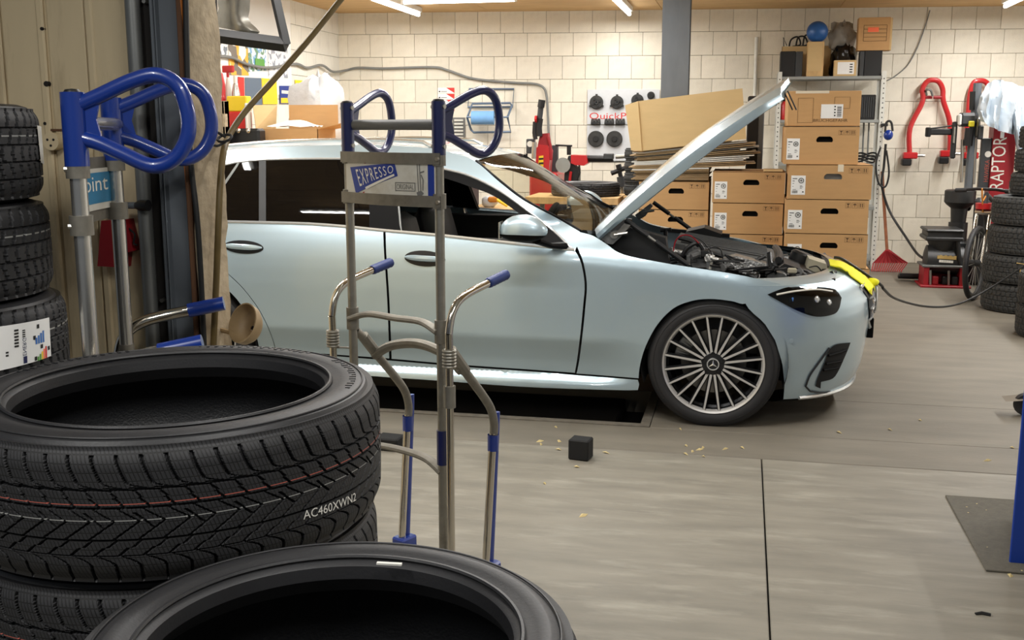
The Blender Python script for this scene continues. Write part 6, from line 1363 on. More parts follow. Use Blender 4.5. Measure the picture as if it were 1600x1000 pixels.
rw = sbk(G().tube([rh+wd*(wr_-.024)*math.cos(a)+np.array([0, 0, 1])*(wr_-.024)*math.sin(a) for a in np.linspace(0, 2*PI, 41)[:-1]], .024, 8, closed=True), 'rear_wheel', 'rubber', t)
sbk(G().box(st_+[-.05, -.10, .06], st_+[.05, .12, .11], ch=.02), 'saddle', 'black_plastic', t)
sbk(G().tube(bez([hdt, hdt-wd*.12-[0, 0, .05], hdt-wd*.16+[0, 0, .06], crown-wd*.03], 6), .006, 6), 'brake_cable', 'skin_tan', t)
# ---------------- cable from the car's nose across the floor
def nose_x(y, z):
    W0 = float(hw(XF, z)); c_ = min(.999, abs(y-YC)/W0); return XF+float(un(z))*math.sin(math.acos(c_**1.2))**(1/1.4)
def clear_nose(p, e):
    """move a point that lies inside the car's nose to its skin (e metres proud), the short way: forwards or upwards"""
    x, y, z = [float(v) for v in p]
    if x > 1.0 or y > 7: return np.array([x, y, z])
    zs = [q for q in np.linspace(.55, .735, 60) if nose_x(y, q) > x-e]; h_ = (max(zs) if zs else 0)
    if nose_x(y, .735) > x: h_ = .735+.028*math.sin(1.5*min(1, (nose_x(y, .735)-x)/.09))
    if z >= h_+e: return np.array([x, y, z])
    dx = nose_x(y, min(z, .735))+e-x; dz = h_+e-z
    return np.array([x+dx, y, z]) if 0 < dx < dz else np.array([x, y, z+max(0, dz)])
cable_pts = [aty(1302, 418, 6.1), aty(1330, 428, 6.1), aty(1352, 440, 6.15), aty(1372, 452, 6.3)]
cb_ = bez(cable_pts, 6); cb_ = [clear_nose(p, .034+.060*(i/(len(cb_)-1))**1.2) for i, p in enumerate(cb_)]
for _ in range(3): cb_ = [cb_[0]]+[(cb_[i-1]+2*cb_[i]+cb_[i+1])/4 for i in range(1, len(cb_)-1)]+[cb_[-1]]
cable_pts = cb_[::3]
world_tube('charger_cable', 'long black cable sagging from the car nose to the worn tyres', 'cable', cable_pts+[aty(1400, 467, 6.9), aty(1440, 478, 7.8), aty(1478, 479, 8.4), aty(1510, 470, 8.7), aty(1550, 448, 8.82), aty(1600, 415, 8.83), aty(1640, 380, 8.83)], .008, 'cable_black')
# yellow cloth on the nose
t = thing('yellow_cloth', 'bright yellow cloth laid over the front edge of the car', 'cloth', tuple(aty(1320, 416, 6.05)))
cl = [((1295, 409), (1297, 417)), ((1306, 406.5), (1308, 416)), ((1318, 409), (1316, 418)), ((1332, 418), (1327, 428)), ((1345, 429), (1338, 440)), ((1357, 437), (1349, 450)), ((1366, 442), (1357, 460)), ((1367, 456), (1360, 458))]
g = G(); P_ = []
for k in range(2):
    P_.append([aty(*(c_[k]), 6.12 if k == 0 else 5.86)+np.array([.0, 0, .004*math.sin(3*i)]) for i, c_ in enumerate(cl)])
mid = [(a+b)/2+np.array([0, 0, .012]) for a, b in zip(*P_)]
rowsY = [P_[0], mid, P_[1]]; dn = np.array([.0, 0, -.006]); rr3 = [bez(r_, 4) for r_ in rowsY]; rr3 = [rr3[0], [(a+b)/2 for a, b in zip(rr3[0], rr3[1])], rr3[1], [(a+b)/2 for a, b in zip(rr3[1], rr3[2])], rr3[2]]; rr3 = [[clear_nose(p, .020) for p in r_] for r_ in rr3]; g.grid(rr3); g.grid([[p+dn for p in r_] for r_ in rr3])
for e in (0, 4): g.grid([rr3[e], [p+dn for p in rr3[e]]])
g.build('cloth_sheet', 'yellow_cloth', t, 60, world=True)
G().ball(clear_nose(aty(1363, 441, 6.1), .045), .035, 12, sc=(1, .8, .7), jit=.2).build('cloth_knot', 'yellow_cloth', t, 60, world=True)
# ---------------- floor: blocks, mat, litter
def rubber_block(px, py, pw, ph, label, rz=-.05):
    p = atz(px, py); zc = (p-CV)@FV; s_ = pw/FPX*zc; h_ = ph/FPX*zc*1.0
    o = G().box((-s_/2, 0, 0), (s_/2, s_*.85, h_), ch=.006).build('rubber_block', 'black_matt', None, 0); o.location = tuple(p); o.rotation_euler = (0, 0, rz); return tag(o, label, 'block', 'black rubber jacking blocks')
b1 = rubber_block(903, 720, 33, 33, 'black rubber block alone on the concrete beside the recess', -.16)
G().box((.0, .03, .0), (.014, .05, .002)).build('bolt_hole', 'ink_grey', b1, 0).location = (0, .03, .092)
rubber_block(602, 705, 40, 20, 'black rubber block beside the lettered hand truck', -.10)
m0, m1, m2 = atz(1477, 776), atz(1537, 893), atz(1600, 776)
o = G().box((0, 0, 0), (.80, float(m0[1]-m1[1]), .008), ch=.002).build('floor_mat', 'mat_rubber', None, 0); o.location = (float(m0[0]), float(m1[1]), 0); tag(o, 'dark rubber mat on the concrete in front of the blue cabinet', 'mat')
g = G(); rl_ = np.random.default_rng(21)
spots = [(863, 655), (868, 668), (872, 690), (843, 690), (948, 708), (874, 703), (845, 695), (1054, 668), (1062, 671), (1092, 703), (1082, 706), (1098, 700), (1070, 710), (1132, 702), (1160, 668), (1070, 697), (1100, 714), (1528, 790), (1540, 800), (1596, 895), (1580, 900), (1580, 700), (1545, 720), (1310, 676), (1436, 657), (912, 806), (850, 756), (900, 730), (1392, 672), (955, 648), (915, 654), (1160, 700), (1543, 858), (1510, 795), (1511, 804)]
for px, py in spots:
    p = atz(px+rl_.uniform(-2, 2), py)
    if (p[1] > 5.2 and p[0] < -.4) or (p[1] > 5.28 and abs(p[0]-XF) < .26): continue
    a = rl_.uniform(0, PI); l_, w_ = rl_.uniform(.010, .028), rl_.uniform(.006, .012); d = np.array([math.cos(a), math.sin(a), 0]); n = np.array([-d[1], d[0], 0])
    g.add([p-d*l_, p+n*w_+[0, 0, .006], p+d*l_+[0, 0, .002], p-n*w_+[0, 0, .001], p+[0, 0, .010]], [(0, 1, 4), (1, 2, 4), (2, 3, 4), (3, 0, 4)])
o = g.build('leaf_litter', 'leaf', None, 0); tag(o, 'small dry leaf scraps scattered on the concrete floor', 'litter'); o['kind'] = 'stuff'
p = atz(1524, 960); o = tag(G().tube([p, p+[.02, .005, .004], p+[.045, 0, .002]], .006, 6).build('twig', 'black_matt', None, 50, loc=tuple(p)), 'small dark twig lying on the bare concrete', 'litter')
# ---------------- blue tool cabinet at the right edge
pb = atz(1577, 882); zt_ = float(aty(1597, 585, pb[1])[2])
t = thing('tool_cabinet', 'blue steel tool cabinet with pale drawer edges', 'cabinet', (pb[0], pb[1], 0))
G().box((0, 0, 0), (.05, .012, zt_), ch=.003).build('corner_post', 'blue_cabinet', t, 0)
G().box((.14, .02, .12), (.75, .50, zt_-.02), ch=.004).build('cabinet_body', 'blue_cabinet', t, 0)
for z_ in (.14, .26, .38): G().box((.05, .006, z_), (.73, .02, z_+.105), ch=.003).build('drawer', 'blue_cabinet', t, 0)
for py in (588, 708): z_ = float(aty(1594, py, pb[1])[2]); G().box((.052, -.012, z_-.012), (.74, .03, z_+.016), ch=.003).build('drawer_edge', 'shelf_white', t, 0)
for xx, yy in ((.20, .06), (.68, .06), (.20, .44), (.68, .44)): G().tube([(xx-.015, yy, .05), (xx+.015, yy, .05)], .05, 16).build('caster', 'rubber', t); 
for xx, yy in ((.20, .06), (.68, .06), (.20, .44), (.68, .44)): G().box((xx-.022, yy-.02, .07), (xx+.022, yy+.02, .125), ch=.004).build('caster_fork', 'galv', t, 0)
G().box((.03, -.01, .56), (.044, .0, .62)).build('hinge', 'steel_grey', t, 0)
pk = atz(1596, 650); t = thing('jack_wheel', 'small black castor wheel with a grey rag beyond the blue cabinet', 'wheel', (pk[0]+.02, pk[1]+.02, 0))
G().lathe([(.02, -.02), (.055, -.022), (.062, 0), (.055, .022), (.02, .02)], 20, closed=True, mtx=Matrix.Translation((0, 0, .062)) @ Matrix.Rotation(PI/2, 4, 'X')).build('tyre_ring', 'rubber', t); G().tube([(0, -.03, .062), (0, .03, .062)], .022, 10).build('hub', 'steel_grey', t)
g = G(); g.grid([[(x, y_, .10+.02*math.sin(9*x+5*y_)+.2*max(0, x)) for x in np.linspace(-.11, .04, 7)] for y_ in np.linspace(-.05, .05, 5)]); g.build('rag', 'cloth_grey', t, 60)
# ================================================================ things behind the car
# sign board with discs
Q = [atwall(*p, .02) for p in ((918, 141), (1031, 139), (1031, 252), (917, 252))]
ox = Q[3]; zlo, zhi = float(atwall(918, 252, .02)[2]), float(atwall(918, 140, .02)[2]); zmid = float(atwall(918, 195, .02)[2])
s0 = float((Q[0]-WP)@WD); s1 = float((Q[1]-WP)@WD)
t = thing('adapter_board', 'white tool board with red QuickPlate lettering on the block wall', 'board', tuple(WP+WD*s0-WN*.02+np.array([0, 0, zlo])), WANG); Wd = s1-s0; Hb = zhi-zlo; Hm = zmid-zlo
G().box((0, 0, 0), (Wd, .012, Hm-.006), ch=.002).build('lower_panel', 'board_white', t, 0); up_ = G().box((0, 0, Hm+.004), (Wd, .012, Hb), ch=.002).build('upper_panel', 'board_white', t, 0)
def bc_(px, py): p = atwall(px, py, .03); return float((p-WP)@WD)-s0, float(p[2])-zlo
g = G(); a = bc_(921, 188); put_text(g, 'QuickPlate', (a[0], 0, a[1]), (1, 0, 0), (0, 0, 1), .085, .62, n=(0, -1, 0)); g.build('red_lettering', 'ink_red', t, 0, fix=False)
def disc(px, py, r_px, label, kind):
    a = bc_(px, py); r = r_px/143.; q = WP+WD*(s0+a[0])-WN*.03+np.array([0, 0, zlo+a[1]]); o = thing('adapter_disc', label, 'adapter', tuple(q), 0, 'black adapters on the tool board', rot=(PI/2, 0, WANG))
    G().lathe([(.012, 0), (r, 0), (r, .022), (r*.9, .03), (r*.35, .03), (r*.3, .05), (.012, .05)], 28).build('disc_body', 'cast_dark', o)
    if kind: 
        for k in range(4): b = 2*PI*k/4+.4; G().tube([(r*.55*math.cos(b), r*.55*math.sin(b), .028), (r*.55*math.cos(b), r*.55*math.sin(b), .05)], r*.2, 10).build('stud', 'black_plastic', o)
        for b in (PI/2, PI/2+2.1, PI/2-2.1): G().box((r*.9, -.012, .0), (r*1.2, .012, .02), mtx=Matrix.Rotation(b, 4, 'Z')).build('lug', 'cast_dark', o, 0)
    else: G().tube([(0, 0, .03), (0, 0, .055)], .03, 10).build('hub', 'black_plastic', o)
    return o
disc(932, 160, 11, 'black four-hole adapter above the red letters, at the board corner', 1); disc(964, 160, 10.5, 'black flanged adapter second along above the red letters', 1); disc(996, 157, 10, 'black flanged adapter above the pale box', 1); disc(1017, 149, 6, 'small black adapter at the far top corner of the board', 0)
disc(931, 217, 13, 'plain dark disc on the lower board next to its edge', 0); disc(960, 217, 13, 'plain dark disc on the lower board next to the pale box', 0)
for px_ in (931, 952, 969):
    a = bc_(px_, 192); q = WP+WD*(s0+a[0])-WN*.025+np.array([0, 0, zlo+a[1]-.02]); o = thing('cone_holder', 'small black cone holder under the red letters at the board edge' if px_ == 931 else 'small black cone holder under the middle of the red letters' if px_ == 952 else 'small black cone holder under the red letters by the box', 'holder', tuple(q), WANG, 'black cone holders on the board')
    G().box((-.055, -.05, 0), (.055, 0, .03), ch=.006).build('holder_body', 'black_plastic', o, 0)
    for k in (-1, 0, 1): G().lathe([(.02, .028), (.014, .065), (0, .07)], 10, mtx=Matrix.Translation((.036*k, -.025, 0))).build('cone', 'cast_dark', o)
# red-white hazard labels
for k in range(4):
    p = atwall(684, 137+9.5*k, .006); q = atwall(710, 137+9.5*k, .006); wd_ = float(np.linalg.norm(q-p)); o = thing('hazard_label', ['red and white notice strip on the wall, topmost of four', 'red and white notice strip second from the top of four', 'red and white notice strip third from the top of four', 'red and white notice strip lowest of four'][k], 'notice', tuple(p), WANG, 'red and white notice strips on the back wall'); 
    G().box((0, 0, -.062), (wd_, .004, 0)).build('card', 'paper', o, 0); G().add([(wd_*.5, -.001, -.001), (wd_, -.001, -.001), (wd_, -.001, -.060)], [(0, 1, 2)]).build('red_corner', 'ink_red', o, 0); G().box((wd_*.06, -.001, -.05), (wd_*.15, -.0002, -.036)).build('print_mark', 'ink_black', o, 0); G().box((wd_*.2, -.001, -.047), (wd_*.55, -.0002, -.040)).build('print_line', 'ink_grey', o, 0)
# roll holder with blue paper roll
t = thing('roll_holder', 'grey wire wall holder for paper towel rolls', 'roll holder', tuple(atwall(768, 206, .05)))
def wtube(name, L, off, r, m, closed=False): return G().tube([atwall(*p, o_) for p, o_ in zip(L, off if hasattr(off, '__len__') else [off]*len(L))], r, 8, closed=closed).build(name, m, t, world=True)
wtube('wire_frame', [(733, 139), (803, 139), (801, 167), (731, 167)], .02, .011, 'blue_steel', True); wtube('front_frame', [(738, 162), (797, 161), (800, 165), (793, 183), (798, 206), (740, 207), (736, 203), (730, 184)], [.1, .1, .1, .22, .12, .12, .12, .22], .013, 'blue_steel', True); wtube('cross_rod', [(729, 183), (795, 183)], .24, .010, 'blue_steel')
a, b = atwall(737, 184, .24), atwall(772, 184, .24); o = G().tube([a, b], .075, 24).build('paper_roll', 'blue_roll', None, 50, loc=tuple(a)); tag(o, 'blue paper towel roll on the wire holder', 'paper roll')
# louvre vent beside it
a = [atwall(*p, .02) for p in ((710, 185), (724, 185), (724, 223), (710, 223))]; t = thing('wall_vent', 'grey louvred vent beside the paper roll holder', 'vent', tuple(a[3]), WANG); wv = float(np.linalg.norm(a[1]-a[0])); hv = float(a[0][2]-a[3][2])
G().box((-.02, .005, -.01), (wv+.02, .02, hv+.01)).build('vent_frame', 'ink_grey', t, 0)
for k in range(7): G().box((0, -.012, hv*(k+.15)/7), (wv, .006, hv*(k+.7)/7), ch=.003).build('louvre', 'shelf_white', t, 0)
# wall cable
world_tube('wall_cable', 'grey cable strung across both walls and down to the red machine', 'cable', [atx(340, 88, LX+.036), atx(362, 90, LX+.036), atx(385, 100, LX+.038), atx(420, 106, LX+.036), atx(462, 100, LX+.036), atx(480, 106, LX+.03), atx(503, 102, LX+.05), atx(520, 112, LX+.06)]+[atwall(*p, .03) for p in ((540, 110), (560, 106), (600, 107), (675, 105), (700, 110), (740, 123), (800, 129), (835, 131), (849, 137), (854, 150), (856, 180), (858, 225))], .014, 'cable_grey')
# red upright jack with yellow decal
YJ = 10.6
def mk(name, label, cat, px, Y): p = aty(px, 300, Y); return thing(name, label, cat, (p[0], Y, 0))
t = mk('tyre_inflator', 'red tyre machine with black lever arms and yellow label on its front', 'machine', 845, YJ)
pb_ = lambda name, L, Y, d, m: (lambda P_: G().prism([(p[0]-P_[0][0], p[2]-P_[0][2]) for p in P_], 0, d, (P_[0], (1, 0, 0), (0, 0, 1), (0, 1, 0))).build(name, m, t, 0, world=True))([aty(*p, Y) for p in L])
pb_('red_body', [(836, 275), (838, 232), (842, 226), (856, 227), (860, 236), (857, 275)], YJ, .16, 'red_paint'); pb_('red_neck', [(840, 228), (844, 209), (856, 208), (859, 228)], YJ+.02, .10, 'red_dark'); pb_('yellow_label', [(841, 262), (842, 244), (849, 243), (849, 264)], YJ-.004, .003, 'ink_yellow')
for y_ in (250, 257): pb_('label_bar', [(842, y_), (842, y_-3), (849, y_-3.5), (849, y_-.5)], YJ-.006, .002, 'ink_black')
wt = lambda name, L, Y, r, m: G().tube([aty(*p, Y) for p in L], r, 10).build(name, m, t, world=True)
wt('lever', [(846, 158), (844, 178), (843, 185)], YJ, .028, 'dark_grey'); wt('lever_grip', [(847, 156), (845, 168)], YJ-.01, .035, 'black_plastic'); wt('lever_arm', [(843, 185), (841, 200), (842, 213)], YJ, .038, 'black_plastic'); wt('red_hook', [(836, 186), (839, 186)], YJ-.03, .035, 'red_paint'); wt('side_strut', [(836, 190), (835, 208), (837, 218)], YJ-.02, .022, 'black_plastic'); wt('silver_cylinder', [(835, 222), (834, 248)], YJ-.05, .025, 'alu'); wt('hose', [(856, 214), (860, 228), (861, 250)], YJ, .016, 'red_dark')
r_ = rect(822, 834, 217, 240, YJ+.05); G().box((r_[0], YJ+.05, r_[2]), (r_[1], YJ+.15, r_[3]), ch=.008).build('gauge_box', 'dark_grey', t, 0, world=True); q = aty(828, 225, YJ+.045); G().tube([q, q+[0, .01, 0]], .03, 18).build('gauge_dial', 'ink_white', t, world=True); wt('gauge_hose', [(823, 240), (821, 255), (824, 275)], YJ+.08, .012, 'cable_black')
r_ = rect(836, 860, 270, 300, YJ); G().box((r_[0]-.05, YJ-.05, 0), (r_[1]+.08, YJ+.4, r_[3]), ch=.02).build('machine_base', 'red_paint', t, 0, world=True)
r_ = rect(863, 872, 227, 300, YJ+.3); G().box((r_[0], YJ+.25, 0), (r_[1], YJ+.33, r_[3]), ch=.005).build('back_column', 'dark_grey', t, 0, world=True)
# second machine: red head with long black shaft
t = mk('wheel_balancer', 'wheel machine with red motor head and long black arm', 'machine', 900, YJ)
pb_('red_head', [(892, 255), (892, 242), (916, 243), (918, 255), (912, 259), (899, 258)], YJ, .20, 'red_paint'); pb_('black_frame', [(880, 300), (883, 258), (888, 244), (895, 242), (897, 258), (904, 264), (904, 300)], YJ+.03, .14, 'black_plastic'); wt('top_pin', [(889, 242), (889, 229)], YJ+.08, .022, 'black_plastic'); wt('top_rod', [(868, 227), (894, 228)], YJ+.08, .010, 'black_plastic')
wt('black_arm', [(917, 247), (958, 248)], YJ+.08, .030, 'black_plastic'); wt('arm_rod', [(917, 252), (980, 252)], YJ+.1, .012, 'steel_grey'); r_ = rect(943, 958, 240, 249, YJ+.05); G().box((r_[0], YJ+.04, r_[2]), (r_[1], YJ+.14, r_[3]), ch=.006).build('arm_block', 'dark_grey', t, 0, world=True); wt('end_cluster', [(962, 245), (978, 244)], YJ+.05, .022, 'galv'); wt('end_cluster_block', [(982, 240), (990, 255)], YJ+.05, .03, 'alu')
q = aty(880, 258, YJ-.02); G().lathe([(0, -.01), (.05, -.01), (.075, 0), (.075, .02), (0, .02)], 22, mtx=Matrix.Translation(q) @ Matrix.Rotation(PI/2, 4, 'X')).build('silver_dial', 'alu', t, world=True)
wt('red_cable', [(892, 268), (890, 285), (888, 300)], YJ, .014, 'red_paint'); wt('side_cable', [(905, 258), (906, 270), (902, 280)], YJ, .010, 'cable_black')
r_ = rect(880, 906, 290, 330, YJ); G().box((r_[0]-.05, YJ-.02, 0), (r_[1]+.1, YJ+.4, r_[3]), ch=.02).build('machine_base', 'black_plastic', t, 0, world=True)
# black clamp tool hanging at the end
t = mk('clamp_tool', 'black pivot clamp tool on a stand beside the tyre rack', 'tool', 972, 9.6)
wt('jaw', [(955, 271), (968, 266), (988, 258)], 9.6, .022, 'black_plastic'); wt('handle', [(967, 258), (969, 272), (972, 284)], 9.6, .020, 'black_plastic'); wt('grip', [(966, 257), (968, 264)], 9.59, .026, 'black_plastic'); wt('body', [(970, 276), (972, 292)], 9.6, .038, 'dark_grey'); wt('stand', [(972, 290), (973, 310), (973, 320)], 9.6, .022, 'alu')
a = aty(973, 318, 9.6); G().tube([a, (a[0], a[1], 0)], .022, 8).build('stand_pole', 'alu', t, world=True)
# rack with a tyre lying on it
Yr = 8.9; x0, x1, z0, z1 = rect(884, 966, 309, 320, Yr); t = thing('tyre_rack', 'low rack with a pale wooden top board behind the windscreen', 'rack', ((x0+x1)/2-.1, Yr, 0))
G().box((x0-.35, Yr, z0), (x1, Yr+.62, z1), ch=.003).build('top_board', 'ply', t, 0, world=True)
for xx in (x0-.33, x1-.05): 
    for yy in (Yr+.02, Yr+.56): G().box((xx, yy, 0), (xx+.04, yy+.04, z0)).build('rack_leg', 'steel_post', t, 0, world=True)
TW = tyre_mesh('tyre', .30, .20, .115, 200, 20, pat_blocks(60, .2), pal=('rubber', 'rubber_side', 'rubber_inner', 'line_red', 'line_white'))
pt = aty(915, 309, Yr+.30); o = tyre(TW, (float(pt[0]), Yr+.30, z1), 'black tyre lying on the wooden rack board behind the windscreen', 'tyres on the wooden rack')
tyre(TS, (float(pt[0])+.05, Yr+.31, z0-.22), 'black tyre held below the wooden rack board', 'tyres on the wooden rack'); G().box((x0-.33, Yr+.02, z0-.24), (x1-.02, Yr+.60, z0-.22)).build('lower_board', 'ply', t, 0, world=True)
TK = tyre_mesh('tyre', .14, .07, .10, 120, 14, pat_blocks(40, .2), pal=('rubber_old', 'rubber_old', 'rubber_inner', 'line_red', 'line_white'))
ps = aty(1000, 305, 9.2); zb_ = float(ps[2]); 
t = thing('low_stand', 'low wooden stand under the small tyre pile', 'stand', (float(ps[0]), 9.2, 0)); G().box((-.13, -.13, zb_-.02), (.13, .13, zb_), ch=.003).build('stand_top', 'ply', t, 0)
for a in (-1, 1):
    for b in (-1, 1): G().box((a*.10-.02, b*.10-.02, 0), (a*.10+.02, b*.10+.02, zb_-.02)).build('stand_leg', 'ply', t, 0)
for k in range(4): tyre(TK, (float(ps[0]), 9.2, zb_+.1*k), ['small grey kart tyre lowest beside the cardboard pile', 'small grey kart tyre second up beside the cardboard pile', 'small grey kart tyre third up beside the cardboard pile', 'small grey kart tyre topmost beside the cardboard pile'][k], 'small tyres beside the cardboard pile', k)
# things seen through the car window: bench with a yellow-handled tool
Yw = 9.3; x0, x1, z0, z1 = rect(760, 800, 326, 331, Yw); t = thing('workbench', 'low grey workbench behind the car', 'workbench', ((x0+x1)/2, Yw, 0)); G().box((-.3, 0, z1-.04), (.2, .6, z1), ch=.004).build('bench_top', 'ply', t, 0); G().box((-.27, .05, 0), (.17, .55, z1-.04), ch=.004).build('bench_body', 'dark_grey', t, 0)
q = aty(768, 318, Yw+.15); t = thing('tool_bag', 'white plastic wrapped tool with a yellow handle on the workbench', 'tool', (q[0], Yw+.15, z1)); G().ball((-.02, 0, .05), .075, 12, sc=(1, .7, .75), jit=.25, seed=3).build('wrap', 'bag_white', t, 50); G().box((-.02, -.07, .05), (.07, -.03, .10), ch=.012).build('tool_body', 'skin_tan', t, 0); G().tube([(.05, -.05, .08), (.16, -.05, .02)], .016, 8).build('handle', 'ink_yellow', t)
# ================================================================ LEFT WALL things
def on_left(name, label, cat, L, m, off=.004, group=None):
    P_ = [atx(*p, LX+off) for p in L]; o_ = P_[3]; t = thing(name, label, cat, tuple(o_), 0, group); g = G(); q = [p for p in P_]+[p+np.array([-.003, 0, 0]) for p in P_]; g.add(q, [(0, 1, 2, 3), (7, 6, 5, 4), (0, 4, 5, 1), (1, 5, 6, 2), (2, 6, 7, 3), (3, 7, 4, 0)]); g.build('sheet', m, t, 0, world=True); return t
pg = 'posters and boards on the white wall'
bd = on_left('wall_board', 'white panel board behind the posters on the left wall', 'board', [(322, -12), (453, 2), (456, 146), (322, 160)], 'white_board', .006)
on_left('poster', 'white poster with small grey print beside the jamb', 'poster', [(331, 60), (354, 60), (356, 87), (333, 87)], 'poster_a', .012, pg)
on_left('poster', 'poster with an orange star burst on a grey ground', 'poster', [(357, 58), (386, 60), (389, 118), (358, 117)], 'poster_b', .012, pg)
on_left('poster', 'pale blue and green picture poster above the blue flag', 'poster', [(387, 60), (415, 64), (416, 110), (389, 112)], 'poster_c', .012, pg)
on_left('poster', 'grey and white picture poster beside the black frame', 'poster', [(419, 72), (449, 75), (450, 122), (420, 120)], 'poster_d', .012, pg)
on_left('sticker_note', 'light green note stuck on the blue picture poster', 'note', [(399, 91), (413, 93), (414, 104), (399, 103)], 'ink_green', .018, pg)
on_left('pennant', 'plain slate blue banner on the left wall', 'banner', [(383, 121), (408, 122), (410, 166), (384, 168)], 'blue_steel', .012, pg)
on_left('pennant', 'orange yellow banner on the left wall', 'banner', [(409, 122), (432, 124), (434, 163), (411, 163)], 'ink_yellow', .012, pg)
on_left('pennant', 'red banner behind the spray bottles', 'banner', [(372, 120), (381.5, 121), (382.5, 160), (373, 160)], 'ink_red', .012, pg)
tk = on_left('tyre_maker_sign', 'blue and yellow sign with a white letter band on the left wall', 'sign', [(437, 134), (454, 134), (455, 162), (438, 162)], 'ink_blue', .014, pg)
def lp(name, L, m, off): P_ = [atx(*p, LX+off) for p in L]; g = G(); g.add(P_, [(0, 1, 2, 3)]); g.build(name, m, tk, 0, world=True)
lp('white_band', [(440, 141), (453, 142), (453, 147), (440, 146)], 'ink_white', .0165); lp('yellow_field', [(439, 153), (454, 153), (455, 161), (439, 161)], 'ink_yellow', .0165)
on_left('yellow_note', 'bright yellow sheet on the blocks above the white bag', 'note', [(461, 125), (480, 126), (480, 146), (463, 150)], 'yellow', .010, pg)
# workbench along the left wall carrying the bottles, the box and the bag
Yb = 8.6; zb = 1.18
t = thing('side_bench', 'long grey bench behind the car along the left wall', 'bench', (-3.4, Yb+.35, 0)); G().box((-1.15, -.74, zb-.04), (1.0, .95, zb), ch=.004).build('bench_top', 'ply', t, 0); G().box((-1.1, -.70, 0), (.95, .90, zb-.04), ch=.006).build('bench_body', 'dark_grey', t, 0)
def bottle(name, label, px0, px1, py0, py1, Y, mats, cap):
    a = rect(px0, px1, py0, py1, Y); r = (a[1]-a[0])/2; z1 = a[3]; t = thing(name, label, 'bottle', ((a[0]+a[1])/2, Y, zb), 0, 'bottles and cans on the side bench'); hb_ = z1-zb
    G().lathe([(0, 0), (r*.95, 0), (r, .01), (r, hb_*.80), (r*.6, hb_*.9), (r*.4, hb_*.92)], 18).build('bottle_body', mats, t); G().lathe([(r*.45, hb_*.90), (r*.45, hb_), (0, hb_)], 14).build('cap', cap, t)
    return t, r, hb_
t, r, hb_ = bottle('spray_bottle', 'white and red cleaner bottle beside the concrete jamb', 338, 351, 100, 150, Yb+.05, 'red_paint', 'ink_white'); G().lathe([(r*1.02, hb_*.35), (r*1.02, hb_*.52)], 18).build('label', 'navy', t)
t, r, hb_ = bottle('spray_bottle', 'white spray bottle with a red trigger head', 352, 361, 108, 152, Yb+.12, 'ink_white', 'red_paint'); G().box((-.05, -.02, hb_-.03), (.06, .02, hb_+.03), ch=.01).build('trigger', 'red_paint', t, 0)
t, r, hb_ = bottle('spray_can', 'silver and black spray can next to the trigger bottle', 362, 374, 118, 152, Yb+.1, 'alu', 'ink_white'); G().lathe([(r*1.02, hb_*.55), (r*1.02, hb_*.72)], 18).build('label', 'ink_black', t)
# flag-striped bag hanging over the bench edge
a = rect(355, 386, 150, 218, Yb-.04); t = thing('striped_bag', 'bag with yellow, red and grey stripes standing on the side bench', 'bag', ((a[0]+a[1])/2, Yb-.04, zb)); Wd = a[1]-a[0]; Hz = a[3]-zb
for k, (f0, f1, m_) in enumerate(((.78, 1., 'ink_yellow'), (.52, .78, 'ink_red'), (0, .52, 'dark_grey'))): G().box((-Wd/2+.01*k, 0, Hz*f0), (Wd/2, .10, Hz*f1), ch=.008).build(['yellow_stripe', 'red_stripe', 'grey_stripe'][k], m_, t, 0)
G().box((Wd*.42, -.012, 0), (Wd*.52, .08, Hz*.9), ch=.006).build('white_edge', 'ink_white', t, 0)
a = rect(340, 356, 195, 222, Yb-.2); t = thing('black_tool_case', 'black tool case with chrome fittings behind the jamb', 'case', ((a[0]+a[1])/2+.12, Yb-.22, zb)); G().box((-.22, 0, 0), (.22, .14, a[3]-zb-.03), ch=.02).build('case_body', 'black_plastic', t, 0)
for k in range(3): G().ball((-.05+.09*k, -.01, a[3]-zb-.05), .022, 10).build('fitting', 'chrome', t)
# old bricks in the jamb's shade
a = rect(338, 356, 158, 195, Yb-.3)
t = thing('hollow_brick', 'pale hollow brick standing on the bench beside the jamb', 'brick', ((a[0]+a[1])/2-.02, Yb-.355, zb)); g = G(); hz_ = a[3]-zb
for z0_, z1_ in ((0, hz_*.28), (hz_*.44, hz_*.62), (hz_*.80, hz_)): g.box((-.07, 0, z0_), (.07, .08, z1_), ch=.004)
g.box((-.07, .05, 0), (.07, .08, hz_)); g.box((-.07, 0, 0), (-.05, .08, hz_)); g.box((.05, 0, 0), (.07, .08, hz_)); g.build('brick_body', 'plaster_old', t, 0)
# open cardboard box with paper bag
a = rect(400, 496, 164, 222, Yb); x0, x1, zt_ = a[0], a[1], a[3]; zf = float(aty(450, 201, Yb)[2])
t = thing('open_carton', 'open brown carton with raised flaps on the side bench', 'cardboard box', ((x0+x1)/2, Yb, zb)); Wd = x1-x0
G().box((-Wd/2, 0, 0), (Wd/2, .005, zf-zb)).build('front_wall', 'cardboard', t, 0); G().box((-Wd/2, .40, 0), (Wd/2, .405, zf-zb)).build('back_wall', 'cardboard', t, 0); G().box((-Wd/2, 0, 0), (-Wd/2+.005, .40, zf-zb)).build('side_wall', 'cardboard', t, 0); G().box((Wd/2-.005, 0, 0), (Wd/2, .40, zf-zb)).build('side_wall', 'cardboard', t, 0)
ztb = float(aty(450, 164, Yb+.4)[2]); G().box((-Wd/2+.13, .40, zf-zb), (Wd/2+.03, .405, ztb-zb)).build('back_flap', 'cardboard', t, 0)
